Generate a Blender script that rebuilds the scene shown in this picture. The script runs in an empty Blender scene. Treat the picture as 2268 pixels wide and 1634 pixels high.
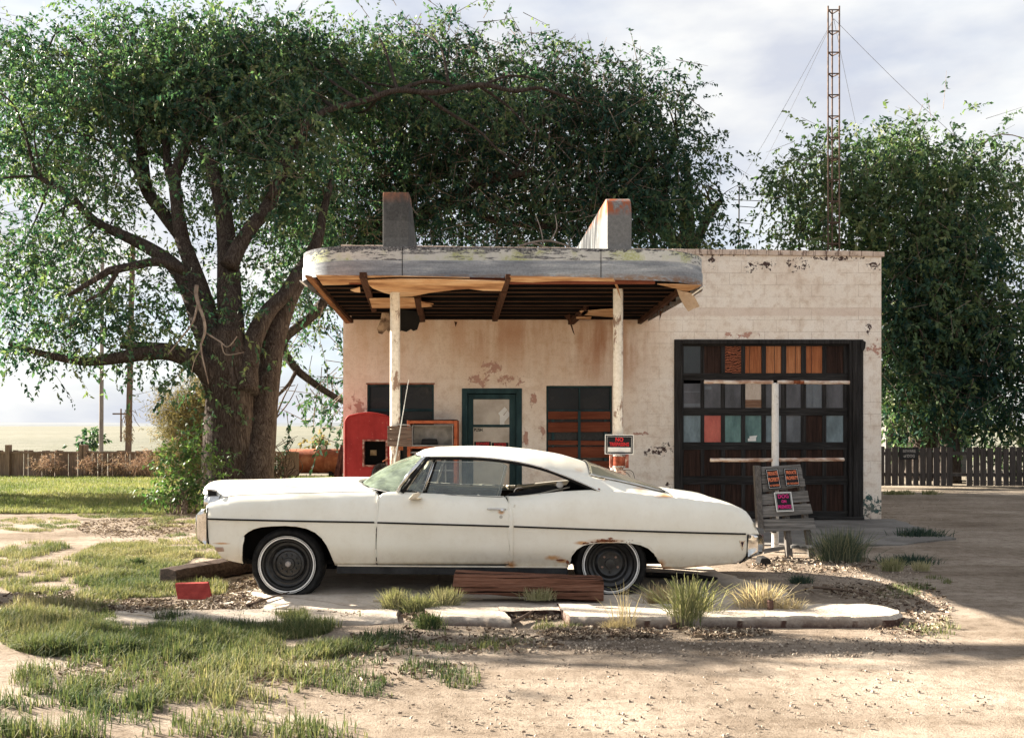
import bpy, bmesh, math, random
import numpy as np
from mathutils import Vector, noise as mnoise
R = math.radians
C = bpy.context.scene.collection
random.seed(7); RNG = np.random.default_rng(7)
# ---------------------------------------------------------------- camera, sky, sun, exposure
F, CX, HY, H = 2048.0, 1134.0, 943.0, 1.62        # focal length and centre in units of a 2268 wide frame; eye height in metres
cam = bpy.data.cameras.new('camera'); camo = bpy.data.objects.new('camera', cam); C.objects.link(camo)
camo.location = (0, 0, H); camo.rotation_euler = (R(90), 0, 0)
cam.sensor_width = 36; cam.lens = 36 * F / 2268; cam.shift_y = (HY - 817) / 2268
cam.clip_start = 0.1; cam.clip_end = 20000
bpy.context.scene.camera = camo
SUNV = Vector((1.95, -0.98, -1.0)).normalized()     # direction the light travels
el = math.asin(-SUNV.z)
sun = bpy.data.lights.new('sun', 'SUN'); sun.energy = 5.0; sun.angle = R(0.53); sun.color = (1, .915, .79)
suno = bpy.data.objects.new('sun', sun); C.objects.link(suno); suno.rotation_euler = SUNV.to_track_quat('-Z', 'Y').to_euler()
W = bpy.data.worlds.new('World'); bpy.context.scene.world = W; W.use_nodes = True
wn = W.node_tree; wl = wn.links; bg = wn.nodes['Background']
sky = wn.nodes.new('ShaderNodeTexSky'); sky.sky_type = 'NISHITA'; sky.sun_disc = False
sky.sun_elevation = el; sky.sun_rotation = math.atan2(-SUNV.x, -SUNV.y); sky.dust_density = 1.5; sky.altitude = 1200
tc = wn.nodes.new('ShaderNodeTexCoord'); mp = wn.nodes.new('ShaderNodeMapping'); mp.inputs['Scale'].default_value = (1, 1, 2.6)
mp.inputs['Location'].default_value = (.35, 0, .2)
nz = wn.nodes.new('ShaderNodeTexNoise'); nz.inputs['Scale'].default_value = 2.6; nz.inputs['Detail'].default_value = 9; nz.inputs['Roughness'].default_value = .56
cr = wn.nodes.new('ShaderNodeValToRGB'); cr.color_ramp.elements[0].position = .28; cr.color_ramp.elements[0].color = (.55, .55, .55, 1)
cr.color_ramp.elements[1].position = .60
nz2 = wn.nodes.new('ShaderNodeTexNoise'); nz2.inputs['Scale'].default_value = 5.5; nz2.inputs['Detail'].default_value = 8
cc = wn.nodes.new('ShaderNodeValToRGB'); cc.color_ramp.elements[0].position = .36; cc.color_ramp.elements[1].position = .64
cc.color_ramp.elements[0].color = (2.9, 3.05, 3.45, 1); cc.color_ramp.elements[1].color = (4.4, 4.4, 4.3, 1)
mx = wn.nodes.new('ShaderNodeMix'); mx.data_type = 'RGBA'
wl.new(tc.outputs['Generated'], mp.inputs['Vector']); wl.new(mp.outputs['Vector'], nz.inputs['Vector']); wl.new(mp.outputs['Vector'], nz2.inputs['Vector'])
wl.new(nz.outputs['Fac'], cr.inputs['Fac']); wl.new(nz2.outputs['Fac'], cc.inputs['Fac'])
sp = wn.nodes.new('ShaderNodeSeparateXYZ'); wl.new(tc.outputs['Generated'], sp.inputs[0]); hzm = wn.nodes.new('ShaderNodeMapRange'); hzm.inputs['From Min'].default_value = .22; hzm.inputs['From Max'].default_value = .02
wl.new(sp.outputs['Z'], hzm.inputs['Value']); mxx = wn.nodes.new('ShaderNodeMath'); mxx.operation = 'MAXIMUM'; wl.new(hzm.outputs[0], mxx.inputs[1]); wl.new(cr.outputs['Color'], mxx.inputs[0])
wl.new(mxx.outputs[0], mx.inputs['Factor']); wl.new(sky.outputs['Color'], mx.inputs['A']); wl.new(cc.outputs['Color'], mx.inputs['B'])
wl.new(mx.outputs['Result'], bg.inputs['Color']); bg.inputs['Strength'].default_value = .038
vs = bpy.context.scene.view_settings; vs.view_transform = 'Standard'; vs.look = 'None'; vs.exposure = 2.66; vs.gamma = 1
try:
    bpy.context.scene.cycles.max_bounces = 8; bpy.context.scene.cycles.transparent_max_bounces = 12
except Exception: pass
# ---------------------------------------------------------------- helpers
def P(x, y, d): return Vector(((x - CX) * d / F, d, H - (y - HY) * d / F))
def G(x, y): d = H * F / (y - HY); return Vector(((x - CX) * d / F, d, 0))
def tag(o, label=None, cat=None, group=None, kind=None):
    if label: o['label'] = label
    if cat: o['category'] = cat
    if group: o['group'] = group
    if kind: o['kind'] = kind
    return o
def thing(name, loc, label, cat, group=None):
    o = bpy.data.objects.new(name, None); C.objects.link(o); o.location = loc; o.empty_display_size = .1
    return tag(o, label, cat, group)
def wloc(o):
    v = Vector((0, 0, 0))
    while o: v += o.location; o = o.parent
    return v
def finish(name, me, mat, parent, smooth, bevel):
    if mat:
        for m in (mat if isinstance(mat, (list, tuple)) else [mat]): me.materials.append(m)
    if smooth:
        me.polygons.foreach_set('use_smooth', [True] * len(me.polygons))
        if smooth is not True: me.set_sharp_from_angle(angle=R(smooth))
    o = bpy.data.objects.new(name, me); C.objects.link(o)
    if parent: o.parent = parent
    if bevel:
        b = o.modifiers.new('bevel', 'BEVEL'); b.width = bevel; b.segments = 2; b.limit_method = 'ANGLE'; b.angle_limit = R(35)
    return o
class MB:
    def __init__(s): s.v = []; s.f = []; s.m = []; s.k = 0
    def add(s, vs, fs):
        n = len(s.v); s.v += [tuple(v) for v in vs]; s.f += [tuple(i + n for i in f) for f in fs]; s.m += [s.k] * len(fs); return s
    def hexa(s, p): return s.add(p, [(0, 3, 2, 1), (4, 5, 6, 7), (0, 1, 5, 4), (1, 2, 6, 5), (2, 3, 7, 6), (3, 0, 4, 7)])
    def box(s, x0, x1, y0, y1, z0, z1):
        return s.hexa([(x0, y0, z0), (x1, y0, z0), (x1, y1, z0), (x0, y1, z0), (x0, y0, z1), (x1, y0, z1), (x1, y1, z1), (x0, y1, z1)])
    def beam(s, a, b, w, t, up=(0, 0, 1)):
        a = Vector(a); b = Vector(b); d = (b - a).normalized(); u = Vector(up)
        if abs(d.dot(u)) > .98: u = Vector((0, 1, 0))
        r = d.cross(u).normalized() * w / 2; u = r.cross(d).normalized() * t / 2
        return s.hexa([a - r - u, a + r - u, b + r - u, b - r - u, a - r + u, a + r + u, b + r + u, b - r + u])
    def prism(s, poly, y0, y1):      # poly in (x, z), clockwise or not, extruded along y
        n = len(poly); vs = [(x, y0, z) for x, z in poly] + [(x, y1, z) for x, z in poly]
        return s.add(vs, [tuple(range(n)), tuple(range(2 * n - 1, n - 1, -1))] + [(i, i + n, (i + 1) % n + n, (i + 1) % n) for i in range(n)])
    def slab(s, poly, z0, z1):       # poly in (x, y)
        n = len(poly); vs = [(x, y, z0) for x, y in poly] + [(x, y, z1) for x, y in poly]
        return s.add(vs, [tuple(range(n - 1, -1, -1)), tuple(range(n, 2 * n))] + [(i, (i + 1) % n, (i + 1) % n + n, i + n) for i in range(n)])
    def tube(s, pts, rad, n=8, caps=True, wob=0, seed=0):
        pts = [Vector(p) for p in pts]; N = len(pts)
        if not hasattr(rad, '__len__'): rad = [rad] * N
        vs = []; fs = []; t0 = (pts[1] - pts[0]).normalized()
        u = t0.orthogonal().normalized()
        for i, p in enumerate(pts):
            t = (pts[min(i + 1, N - 1)] - pts[max(i - 1, 0)]).normalized()
            u = (u - t * u.dot(t)).normalized(); w = t.cross(u)
            for j in range(n):
                a = 2 * math.pi * j / n; r = rad[i]
                if wob:
                    q = Vector((math.cos(a) * 3.2, math.sin(a) * 3.2, p.z * .9 + seed)); r *= 1 + wob * (mnoise.noise(q) + .6 * mnoise.noise(q * 2.3))
                vs.append(p + u * (r * math.cos(a)) + w * (r * math.sin(a)))
        for i in range(N - 1):
            for j in range(n): fs.append((i * n + j, i * n + (j + 1) % n, (i + 1) * n + (j + 1) % n, (i + 1) * n + j))
        if caps: fs.append(tuple(range(n - 1, -1, -1))); fs.append(tuple((N - 1) * n + j for j in range(n)))
        return s.add(vs, fs)
    def lathe(s, prof, c, axis=1, n=32, sy=1):   # prof: (r, h) along axis from c
        c = Vector(c); vs = []; fs = []; m = len(prof)
        for r, h in prof:
            for j in range(n):
                a = 2 * math.pi * j / n; q = [r * math.cos(a), r * math.sin(a)]
                v = [0, 0, 0]; v[axis] = h; o = [k for k in range(3) if k != axis]; v[o[0]] = q[0]; v[o[1]] = q[1]
                vs.append(c + Vector(v))
        for i in range(m - 1):
            for j in range(n): fs.append((i * n + j, i * n + (j + 1) % n, (i + 1) * n + (j + 1) % n, (i + 1) * n + j))
        return s.add(vs, fs)
    def grid(s, fn, nu, nv, keep=None):
        vs = [fn(i, j) for i in range(nu) for j in range(nv)]
        fs = [(i * nv + j, (i + 1) * nv + j, (i + 1) * nv + j + 1, i * nv + j + 1) for i in range(nu - 1) for j in range(nv - 1) if keep is None or keep(i, j)]
        return s.add(vs, fs)
    def build(s, name, mat, parent=None, smooth=False, bevel=0, fixn=True):
        me = bpy.data.meshes.new(name); off = wloc(parent) if parent else Vector((0, 0, 0))
        me.from_pydata([(v[0] - off.x, v[1] - off.y, v[2] - off.z) for v in s.v], [], s.f); 
        if max(s.m, default=0) > 0: me.polygons.foreach_set('material_index', s.m)
        if fixn:
            bm = bmesh.new(); bm.from_mesh(me); bmesh.ops.recalc_face_normals(bm, faces=bm.faces); bm.to_mesh(me); bm.free()
        me.update()
        return finish(name, me, mat, parent, smooth, bevel)
def npmesh(name, verts, k, mat, parent=None, smooth=False, cols=None):     # verts (N,k,3): N separate k-gons
    N = len(verts); v = np.ascontiguousarray(verts, dtype=np.float32).reshape(-1, 3)
    if parent: v = v - np.array(wloc(parent), dtype=np.float32)
    me = bpy.data.meshes.new(name); me.vertices.add(N * k); me.loops.add(N * k); me.polygons.add(N)
    me.vertices.foreach_set('co', v.ravel().astype(np.float32)); me.loops.foreach_set('vertex_index', np.arange(N * k, dtype=np.int32))
    me.polygons.foreach_set('loop_start', np.arange(0, N * k, k, dtype=np.int32)); me.polygons.foreach_set('loop_total', np.full(N, k, dtype=np.int32))
    if cols is not None:
        a = me.attributes.new('tint', 'FLOAT', 'FACE'); a.data.foreach_set('value', cols.astype(np.float32))
    me.update(calc_edges=True)
    return finish(name, me, mat, parent, smooth, 0)
def spline(pts, k=6):
    pts = [Vector(p) for p in pts]; out = []
    for i in range(len(pts) - 1):
        p0 = pts[max(i - 1, 0)]; p1 = pts[i]; p2 = pts[i + 1]; p3 = pts[min(i + 2, len(pts) - 1)]
        for j in range(k):
            t = j / k; out.append(.5 * ((2 * p1) + (p2 - p0) * t + (2 * p0 - 5 * p1 + 4 * p2 - p3) * t * t + (3 * p1 - p0 - 3 * p2 + p3) * t ** 3))
    out.append(pts[-1]); return out
def interp(x, pts):
    return float(np.interp(x, [p[0] for p in pts], [p[1] for p in pts]))
def copy_tree(o, parent=None):
    c = o.copy(); C.objects.link(c)
    if parent: c.parent = parent
    for ch in list(o.children): copy_tree(ch, c)
    return c
def text(body, loc, size, mat, parent, name='lettering', sx=1, rot=(R(90), 0, 0), off=.0, depth=.001):
    cu = bpy.data.curves.new('t', 'FONT'); cu.body = body; cu.size = size; cu.align_x = 'CENTER'; cu.align_y = 'CENTER'; cu.offset = off; cu.extrude = depth; cu.resolution_u = 3
    t = bpy.data.objects.new('t', cu); C.objects.link(t); t.rotation_euler = rot; t.scale = (sx, 1, 1); t.location = loc
    bpy.context.view_layer.update()
    dg = bpy.context.evaluated_depsgraph_get(); me = bpy.data.meshes.new_from_object(t.evaluated_get(dg))
    me.transform(t.matrix_world); off_ = wloc(parent); me.transform(__import__('mathutils').Matrix.Translation(-off_))
    bpy.data.objects.remove(t); bpy.data.curves.remove(cu); me.materials.clear()
    return finish(name, me, mat, parent, False, 0)
# ---------------------------------------------------------------- materials
class NT:
    def __init__(s, name):
        s.mat = bpy.data.materials.new(name); s.mat.use_nodes = True; s.t = s.mat.node_tree; s.b = s.t.nodes['Principled BSDF']; s.out = s.t.nodes['Material Output']
        s.co = s.t.nodes.new('ShaderNodeTexCoord').outputs['Object']
    def n(s, typ, **kw):
        nd = s.t.nodes.new('ShaderNode' + typ)
        for k, v in kw.items():
            if k.startswith('_'): setattr(nd, k[1:], v)
            else: s.set(nd.inputs[k.replace('__', ' ')], v)
        return nd
    def set(s, inp, v):
        if isinstance(v, bpy.types.NodeSocket): s.t.links.new(v, inp)
        else:
            if hasattr(inp.default_value, '__len__') and len(inp.default_value) == 4 and len(v) == 3: v = (*v, 1)
            inp.default_value = v
    def map(s, scale=(1, 1, 1), loc=(0, 0, 0), vec=None, rot=(0, 0, 0)):
        return s.n('Mapping', Vector=vec or s.co, Scale=scale, Location=loc, Rotation=rot).outputs['Vector']
    def noise(s, scale, detail=6, rough=.55, vec=None, dist=0):
        return s.n('TexNoise', Vector=vec or s.co, Scale=scale, Detail=detail, Roughness=rough, Distortion=dist).outputs['Fac']
    def ramp(s, fac, stops, interp='LINEAR'):
        nd = s.n('ValToRGB', Fac=fac); r = nd.color_ramp; r.interpolation = interp
        while len(r.elements) < len(stops): r.elements.new(.5)
        for e, (p, c) in zip(r.elements, stops):
            e.position = p; e.color = (c, c, c, 1) if not hasattr(c, '__len__') else (*c, 1)
        return nd.outputs['Color']
    def mix(s, fac, a, b, mode='MIX'):
        nd = s.t.nodes.new('ShaderNodeMix'); nd.data_type = 'RGBA'; nd.blend_type = mode
        s.set(nd.inputs['Factor'], fac); s.set(nd.inputs['A'], a); s.set(nd.inputs['B'], b); return nd.outputs['Result']
    def math(s, op, a, b=0.0, clamp=False):
        nd = s.t.nodes.new('ShaderNodeMath'); nd.operation = op; nd.use_clamp = clamp; s.set(nd.inputs[0], a); s.set(nd.inputs[1], b); return nd.outputs[0]
    def spot(s, c, r, soft=.6):     # 1 inside an ellipsoid round c, falling to 0
        v = s.map(tuple(1 / q for q in r), tuple(-a / q for a, q in zip(c, r)))
        ln = s.n('VectorMath', _operation='LENGTH', Vector=v).outputs['Value']
        return s.n('MapRange', Value=ln, **{'From__Min': 1.0, 'From__Max': 1 - soft, 'To__Min': 0.0, 'To__Max': 1.0}).outputs['Result']
    def done(s, col, rough=.8, bump=None, bs=.3, bd=.01, metal=0, spec=.07, **kw):
        s.set(s.b.inputs['Base Color'], col); s.set(s.b.inputs['Roughness'], rough); s.set(s.b.inputs['Metallic'], metal); s.set(s.b.inputs['Specular IOR Level'], spec)
        for k, v in kw.items(): s.set(s.b.inputs[k.replace('__', ' ')], v)
        if bump is not None:
            bn = s.n('Bump', Height=bump, Strength=bs, Distance=bd); s.t.links.new(bn.outputs['Normal'], s.b.inputs['Normal'])
        return s.mat
def mk(name, stops, scale=6, detail=8, stretch=(1, 1, 1), rough=.85, bs=.4, bd=.01, metal=0, spec=.07, fine=.25, nr=.6):
    m = NT(name); v = m.map(stretch); a = m.noise(scale, detail, nr, v); col = m.ramp(a, stops)
    b = m.noise(scale * 7, 6, .7, v)
    col = m.mix(fine, col, m.ramp(b, [(.3, (.25, .25, .25)), (.7, (1, 1, 1))]), 'MULTIPLY')
    return m.done(col, rough, m.math('ADD', a, b), bs, bd, metal, spec)
def wood(name, dark, light, axis=0, rough=.85, scale=3, bs=.6):
    st = [14, 14, 14]; st[axis] = .6
    m = NT(name); v = m.map(tuple(st)); g = m.noise(scale, 8, .65, v, .6); g2 = m.noise(scale * 4, 5, .7, v)
    col = m.ramp(g, [(.25, dark), (.5, tuple((a + b) / 2 for a, b in zip(dark, light))), (.72, light)])
    col = m.mix(.5, col, m.ramp(g2, [(.35, (.3, .3, .3)), (.6, (1, 1, 1))]), 'MULTIPLY')
    big = m.noise(1.5, 4); col = m.mix(.35, col, m.ramp(big, [(.35, (.45, .42, .4)), (.65, (1, 1, 1))]), 'MULTIPLY')
    return m.done(col, rough, m.math('ADD', g, g2), bs, .006)
def plain(name, col, rough=.6, metal=0, spec=.15, var=.25, scale=9):
    d = tuple(c * (1 - var) for c in col)
    return mk(name, [(.35, d), (.65, col)], scale, 6, rough=rough, bs=.12, bd=.004, metal=metal, spec=spec, fine=var * .6)
M = {}
# ---------------------------------------------------------------- ground, plain, slabs
def hgt(x, y):
    return .012 * mnoise.noise(Vector((x * .9, y * .9, 0))) + .006 * mnoise.noise(Vector((x * 3.1, y * 3.1, 5))) - .012
m = NT('dry_soil'); n1 = m.noise(.55, 8, .6); n2 = m.noise(9, 8, .7); n3 = m.noise(70, 4, .8); n4 = m.noise(.004, 6, .6)
col = m.ramp(n1, [(.36, (.215, .172, .132)), (.5, (.295, .242, .19)), (.64, (.37, .31, .25))])
col = m.mix(.6, col, m.ramp(n2, [(.32, (.4, .36, .32)), (.55, (1, 1, 1))]), 'MULTIPLY'); rut = m.noise(1.6, 7, .65, m.map((.22, 1.5, 1))); col = m.mix(.45, col, m.ramp(rut, [(.38, (.52, .47, .43)), (.54, (1, 1, 1))]), 'MULTIPLY')
col = m.mix(.55, col, m.ramp(n3, [(.36, (.35, .32, .3)), (.5, (1, 1, 1))]), 'MULTIPLY')
sep = m.n('SeparateXYZ', Vector=m.co); far = m.n('MapRange', Value=sep.outputs['Y'], From__Min=20.0, From__Max=40.0).outputs['Result']
fc = m.ramp(n4, [(.35, (.15, .15, .125)), (.5, (.205, .195, .16)), (.65, (.17, .168, .14))]); fn = m.noise(.35, 8, .7)
fc = m.mix(.5, fc, m.ramp(fn, [(.4, (.5, .55, .42)), (.6, (1, 1, 1))]), 'MULTIPLY')
col = m.mix(far, col, fc)
M['soil'] = m.done(col, .95, m.math('ADD', n2, n3), .7, .02, spec=.02)
def axis(lo, hi, st, far, g=1.28):
    a = list(np.arange(lo, hi + 1e-6, st)); s = st
    while a[-1] < far: s *= g; a.append(a[-1] + s)
    s = st
    while a[0] > -far: s *= g; a.insert(0, a[0] - s)
    return a
gx = axis(-11, 9, .14, 5000); gy = axis(3, 27, .14, 9000)
g = MB(); g.grid(lambda i, j: (gx[i], gy[j], (hgt(gx[i], gy[j]) if 2.9 < gy[j] < 27.2 and -11.1 < gx[i] < 9.1 else -.012)), len(gx), len(gy))
tag(g.build('ground', M['soil'], smooth=True), 'sandy dry soil yard running out to the pale plain', 'ground', kind='structure')
m = NT('sunbleached_concrete'); n1 = m.noise(1.3, 8, .65); n2 = m.noise(26, 8, .75); n3 = m.noise(5, 6, .7)
col = m.ramp(n1, [(.33, (.43, .36, .29)), (.55, (.55, .475, .39)), (.7, (.6, .53, .45))])
col = m.mix(.4, col, m.ramp(n2, [(.33, (.4, .38, .36)), (.5, (1, 1, 1))]), 'MULTIPLY')
col = m.mix(.4, col, m.ramp(n3, [(.36, (.55, .47, .4)), (.52, (1, 1, 1))]), 'MULTIPLY')
cv = m.n('TexVoronoi', _feature='DISTANCE_TO_EDGE', Vector=m.mix(.14, m.co, m.n('TexNoise', Vector=m.co, Scale=2.0, Detail=6.0).outputs['Color'], 'ADD'), Scale=.42).outputs['Distance']
col = m.mix(m.ramp(cv, [(.0, .55), (.005, 0)]), col, (.2, .16, .13))
M['conc'] = m.done(col, .9, m.math('ADD', n2, n3), .5, .006, spec=.03)
def rough_poly(pts, amp, st=.18, seed=0):
    out = []
    for i, a in enumerate(pts):
        b = pts[(i + 1) % len(pts)]; L = math.dist(a, b); k = max(1, int(L / st))
        for j in range(k):
            t = j / k; x = a[0] + (b[0] - a[0]) * t; y = a[1] + (b[1] - a[1]) * t
            q = Vector((x * 2.3, y * 2.3, seed)); out.append((x + amp * mnoise.noise(q), y + amp * mnoise.noise(q + Vector((9, 4, 1)))))
    return out
def gp(x, y): v = G(x, y); return (v.x, v.y)
s = MB(); s.slab(rough_poly([(-3.0, 8.13), (2.35, 8.14), (2.7, 9.0), (2.35, 10.2), (1.9, 11.4), (-1.2, 11.5), (-2.2, 10.6), (-2.55, 9.4)], .12), -.06, .006)
tag(s.build('pavement', M['conc']), 'cracked pale concrete drive slab beneath the white car', 'pavement', kind='structure')
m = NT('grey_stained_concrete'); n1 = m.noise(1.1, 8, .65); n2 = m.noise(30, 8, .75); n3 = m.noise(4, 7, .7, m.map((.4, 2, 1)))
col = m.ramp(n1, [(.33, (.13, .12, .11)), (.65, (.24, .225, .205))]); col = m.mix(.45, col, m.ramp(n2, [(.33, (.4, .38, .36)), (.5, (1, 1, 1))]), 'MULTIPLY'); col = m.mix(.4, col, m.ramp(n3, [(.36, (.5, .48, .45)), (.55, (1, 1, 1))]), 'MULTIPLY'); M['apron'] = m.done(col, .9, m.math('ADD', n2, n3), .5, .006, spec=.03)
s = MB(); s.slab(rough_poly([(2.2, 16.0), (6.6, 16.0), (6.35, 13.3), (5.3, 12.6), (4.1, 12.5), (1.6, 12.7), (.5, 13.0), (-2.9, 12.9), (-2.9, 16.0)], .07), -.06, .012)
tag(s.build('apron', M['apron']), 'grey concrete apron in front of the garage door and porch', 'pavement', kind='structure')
# island kerb with a rounded right end and a broken out notch
isl = MB()
yF, yB, zt = 7.5, 8.1, .074
def island(poly, z, seed): 
    p = [(x + .016 * mnoise.noise(Vector((x * 17, y * 17, 3))), y + .02 * mnoise.noise(Vector((x * 19, y * 15, 8)))) for x, y in rough_poly(poly, .035, .035, seed)]; n = len(p)
    c = (sum(q[0] for q in p) / n, sum(q[1] for q in p) / n)
    lo = [(c[0] + (x - c[0]) * 1.0, c[1] + (y - c[1]) * 1.0 - .012, -.05) for x, y in p]
    up = [(x, y, z - .03 + .006 * mnoise.noise(Vector((x * 5, y * 5, 1)))) for x, y in p]
    ins = [(x + (-.02 if x > c[0] + 1 else 0) , y + (.028 if y < (yF + yB) / 2 else -.02), z + .008 * mnoise.noise(Vector((x * 4, y * 4, 3))) - .012 * max(0, mnoise.noise(Vector((x * 11, y * 11, 6))))) for x, y in p]
    isl.add(lo + up + ins, [(i, (i + 1) % n, (i + 1) % n + n, i + n) for i in range(n)] + [(i + n, (i + 1) % n + n, (i + 1) % n + 2 * n, i + 2 * n) for i in range(n)] + [tuple(range(2 * n, 3 * n))])
end = [(2.95 + .31 * math.sin(a), 7.79 - .30 * math.cos(a)) for a in [R(k) for k in range(0, 181, 15)]]
island([(.47, yF), (1.6, yF - .02)] + end + [(.38, yB)], zt, 1)
island([(-.62, 7.62), (-.0, yF + .02), (-.05, 7.75), (-.12, yB), (-.8, yB)], .05, 2)
island([(-.1, 7.86), (.44, 7.88), (.42, yB - .004), (-.12, yB - .004)], .055, 3)
island([(-3.4, 7.6), (-2.2, 7.55), (-1.2, 7.55), (-.95, 7.65), (-.98, yB), (-3.4, yB - .05)], .022, 4)
m = NT('stained_kerb_concrete'); n1 = m.noise(1.8, 8, .65); n2 = m.noise(22, 8, .75); zz = m.n('SeparateXYZ', Vector=m.co).outputs['Z']; n3 = m.noise(7, 9, .72)
col = m.ramp(n1, [(.33, (.33, .275, .22)), (.6, (.45, .395, .33))]); col = m.mix(.6, col, m.ramp(n2, [(.33, (.4, .37, .34)), (.5, (1, 1, 1))]), 'MULTIPLY')
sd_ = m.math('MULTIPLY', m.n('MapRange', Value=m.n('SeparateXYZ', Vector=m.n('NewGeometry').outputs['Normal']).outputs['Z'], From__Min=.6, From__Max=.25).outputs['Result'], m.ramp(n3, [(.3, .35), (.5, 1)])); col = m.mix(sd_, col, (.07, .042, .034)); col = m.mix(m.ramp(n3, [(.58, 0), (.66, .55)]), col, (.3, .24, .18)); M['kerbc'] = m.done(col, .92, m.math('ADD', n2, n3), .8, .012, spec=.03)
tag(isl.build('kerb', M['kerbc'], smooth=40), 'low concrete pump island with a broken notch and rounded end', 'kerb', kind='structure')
hl = MB(); random.seed(2); hx = [-9000 + 300 * k for k in range(61)]
hl.grid(lambda i, j: (hx[i], 6500 + 900 * j, (0, 26 + 14 * mnoise.noise(Vector((hx[i] * .0006, 1, 0))) + 4 * mnoise.noise(Vector((hx[i] * .004, 3, 0))), 20)[j]), 61, 3)
tag(hl.build('hills', mk('sage_plateau', [(.35, (.12, .135, .15)), (.65, (.17, .18, .19))], .002), smooth=True), 'long low blue grey plateau on the horizon', 'hills', kind='structure')
# ---------------------------------------------------------------- service station
BR = Vector((1.735, 16.0, 0))
st = thing('service_station', BR, 'abandoned cream block service station with a rounded porch canopy and boarded garage door', 'service station')
def wx(x): return (x - CX) / 128.0
def wz(y): return H - (y - HY) / 128.0
def L(x, y, yy=0): return (wx(x) - BR.x, yy, wz(y))
m = NT('cream_block_paint'); n1 = m.noise(1.1, 9, .62); n2 = m.noise(6, 9, .7); n3 = m.noise(45, 6, .7)
vst = m.noise(3.2, 7, .62, m.map((1, 1, .16)))
col = m.ramp(n1, [(.3, (.68, .57, .47)), (.45, (.79, .71, .61)), (.68, (.84, .78, .70))])
col = m.mix(.6, col, m.ramp(n2, [(.34, (.66, .55, .46)), (.52, (1, 1, 1))]), 'MULTIPLY')
# tan stain streaks with the warm bounced light under the canopy painted in
sepn = m.n('SeparateXYZ', Vector=m.co)
up = m.n('MapRange', Value=sepn.outputs['Z'], From__Min=1.0, From__Max=3.3).outputs['Result']
lft = m.n('MapRange', Value=sepn.outputs['X'], From__Min=1.15, From__Max=.2).outputs['Result']
wash = m.math('MULTIPLY', m.math('MULTIPLY', up, lft), m.ramp(vst, [(.3, .45), (.6, 1)]))
col = m.mix(m.math('MULTIPLY', wash, .7), col, (.60, .37, .22))
sm = m.math('MULTIPLY', m.math('MAXIMUM', m.spot(L(1350, 760), (1.0, 1, .95), .9), m.math('MULTIPLY', m.spot(L(1130, 740), (1.7, 1, .75), .95), .6)), m.ramp(vst, [(.36, .15), (.56, 1)])); col = m.mix(m.math('MULTIPLY', sm, .9), col, (.36, .165, .085))
br = m.n('TexBrick', Vector=m.map((1, 1, 1), (0, 0, 0), None, (R(90), 0, 0)), Scale=1.0, Mortar__Size=.0045, Mortar__Smooth=.35, Brick__Width=.406, Row__Height=.203, _offset=.5)
mort = m.math('MULTIPLY', br.outputs['Fac'], m.ramp(m.noise(1.7, 5, .6), [(.4, 0), (.55, 1)]))
blk = m.n('TexWhiteNoise', Vector=m.n('VectorMath', _operation='FLOOR', Vector=m.map((2.463, 1, 4.926))).outputs['Vector']).outputs['Value']
col = m.mix(.16, col, m.ramp(blk, [(0, (.8, .76, .72)), (1, (1, 1, 1))]), 'MULTIPLY')
mort = m.math('MULTIPLY', mort, m.math('SUBTRACT', 1.0, m.math('MULTIPLY', lft, .8)))
col = m.mix(m.math('MULTIPLY', mort, .5), col, (.3, .2, .14))
bnd = m.math('MULTIPLY', m.n('MapRange', Value=sepn.outputs['Z'], From__Min=wz(702), From__Max=wz(698)).outputs['Result'], m.n('MapRange', Value=sepn.outputs['Z'], From__Min=wz(679), From__Max=wz(683)).outputs['Result'])
col = m.mix(m.math('MULTIPLY', bnd, m.ramp(n1, [(.35, .2), (.6, .7)])), col, (.6, .47, .38))
def peels(lst, thr, c, nsc=7):
    global col
    tot = None
    for (x, y, rx, ry) in lst:
        q = m.spot(L(x, y), (rx * 1.25 / 128, 1, ry * 1.25 / 128), 1); tot = q if tot is None else m.math('MAXIMUM', tot, q)
    nn = m.ramp(m.noise(nsc, 9, .7), [(.3, 0), (.7, 1)])
    f = m.ramp(m.math('MULTIPLY', m.math('POWER', tot, .6), nn), [(thr, 0), (thr + .03, 1)]); col = m.mix(f, col, c); return f
pk = peels([(1060, 842, 45, 26), (1090, 815, 34, 34), (1130, 842, 45, 20), (790, 900, 30, 40), (1180, 885, 14, 24), (1200, 955, 14, 24), (1164, 980, 9, 50), (1640, 742, 60, 12), (1420, 960, 26, 9), (1935, 775, 22, 40), (780, 1000, 24, 60)], .40, (.45, .27, .21))
dk = peels([(1578, 580, 16, 18), (1665, 590, 26, 20), (1700, 588, 26, 18), (1755, 588, 20, 22), (1780, 588, 24, 20), (1467, 994, 42, 14), (1450, 1002, 44, 14), (1478, 988, 22, 14), (1478, 1080, 12, 26), (1925, 728, 14, 20), (1345, 930, 10, 16), (1935, 590, 30, 16), (1600, 562, 130, 8), (1840, 572, 130, 8)], .42, (.075, .05, .045), 13)
gr = peels([(1925, 1120, 34, 44), (1945, 1130, 22, 40)], .40, (.04, .09, .085), 9)
col = m.mix(.25, col, m.ramp(n3, [(.36, (.4, .34, .3)), (.5, (1, 1, 1))]), 'MULTIPLY')
low = m.n('MapRange', Value=sepn.outputs['Z'], From__Min=.45, From__Max=.0).outputs['Result']
col = m.mix(m.math('MULTIPLY', low, m.ramp(n2, [(.4, .1), (.6, .75)])), col, (.3, .22, .17))
hb = m.math('ADD', m.math('MULTIPLY', mort, -.5), m.math('MULTIPLY', n3, .4)); hb = m.math('ADD', hb, m.math('MULTIPLY', pk, -.6))
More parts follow.
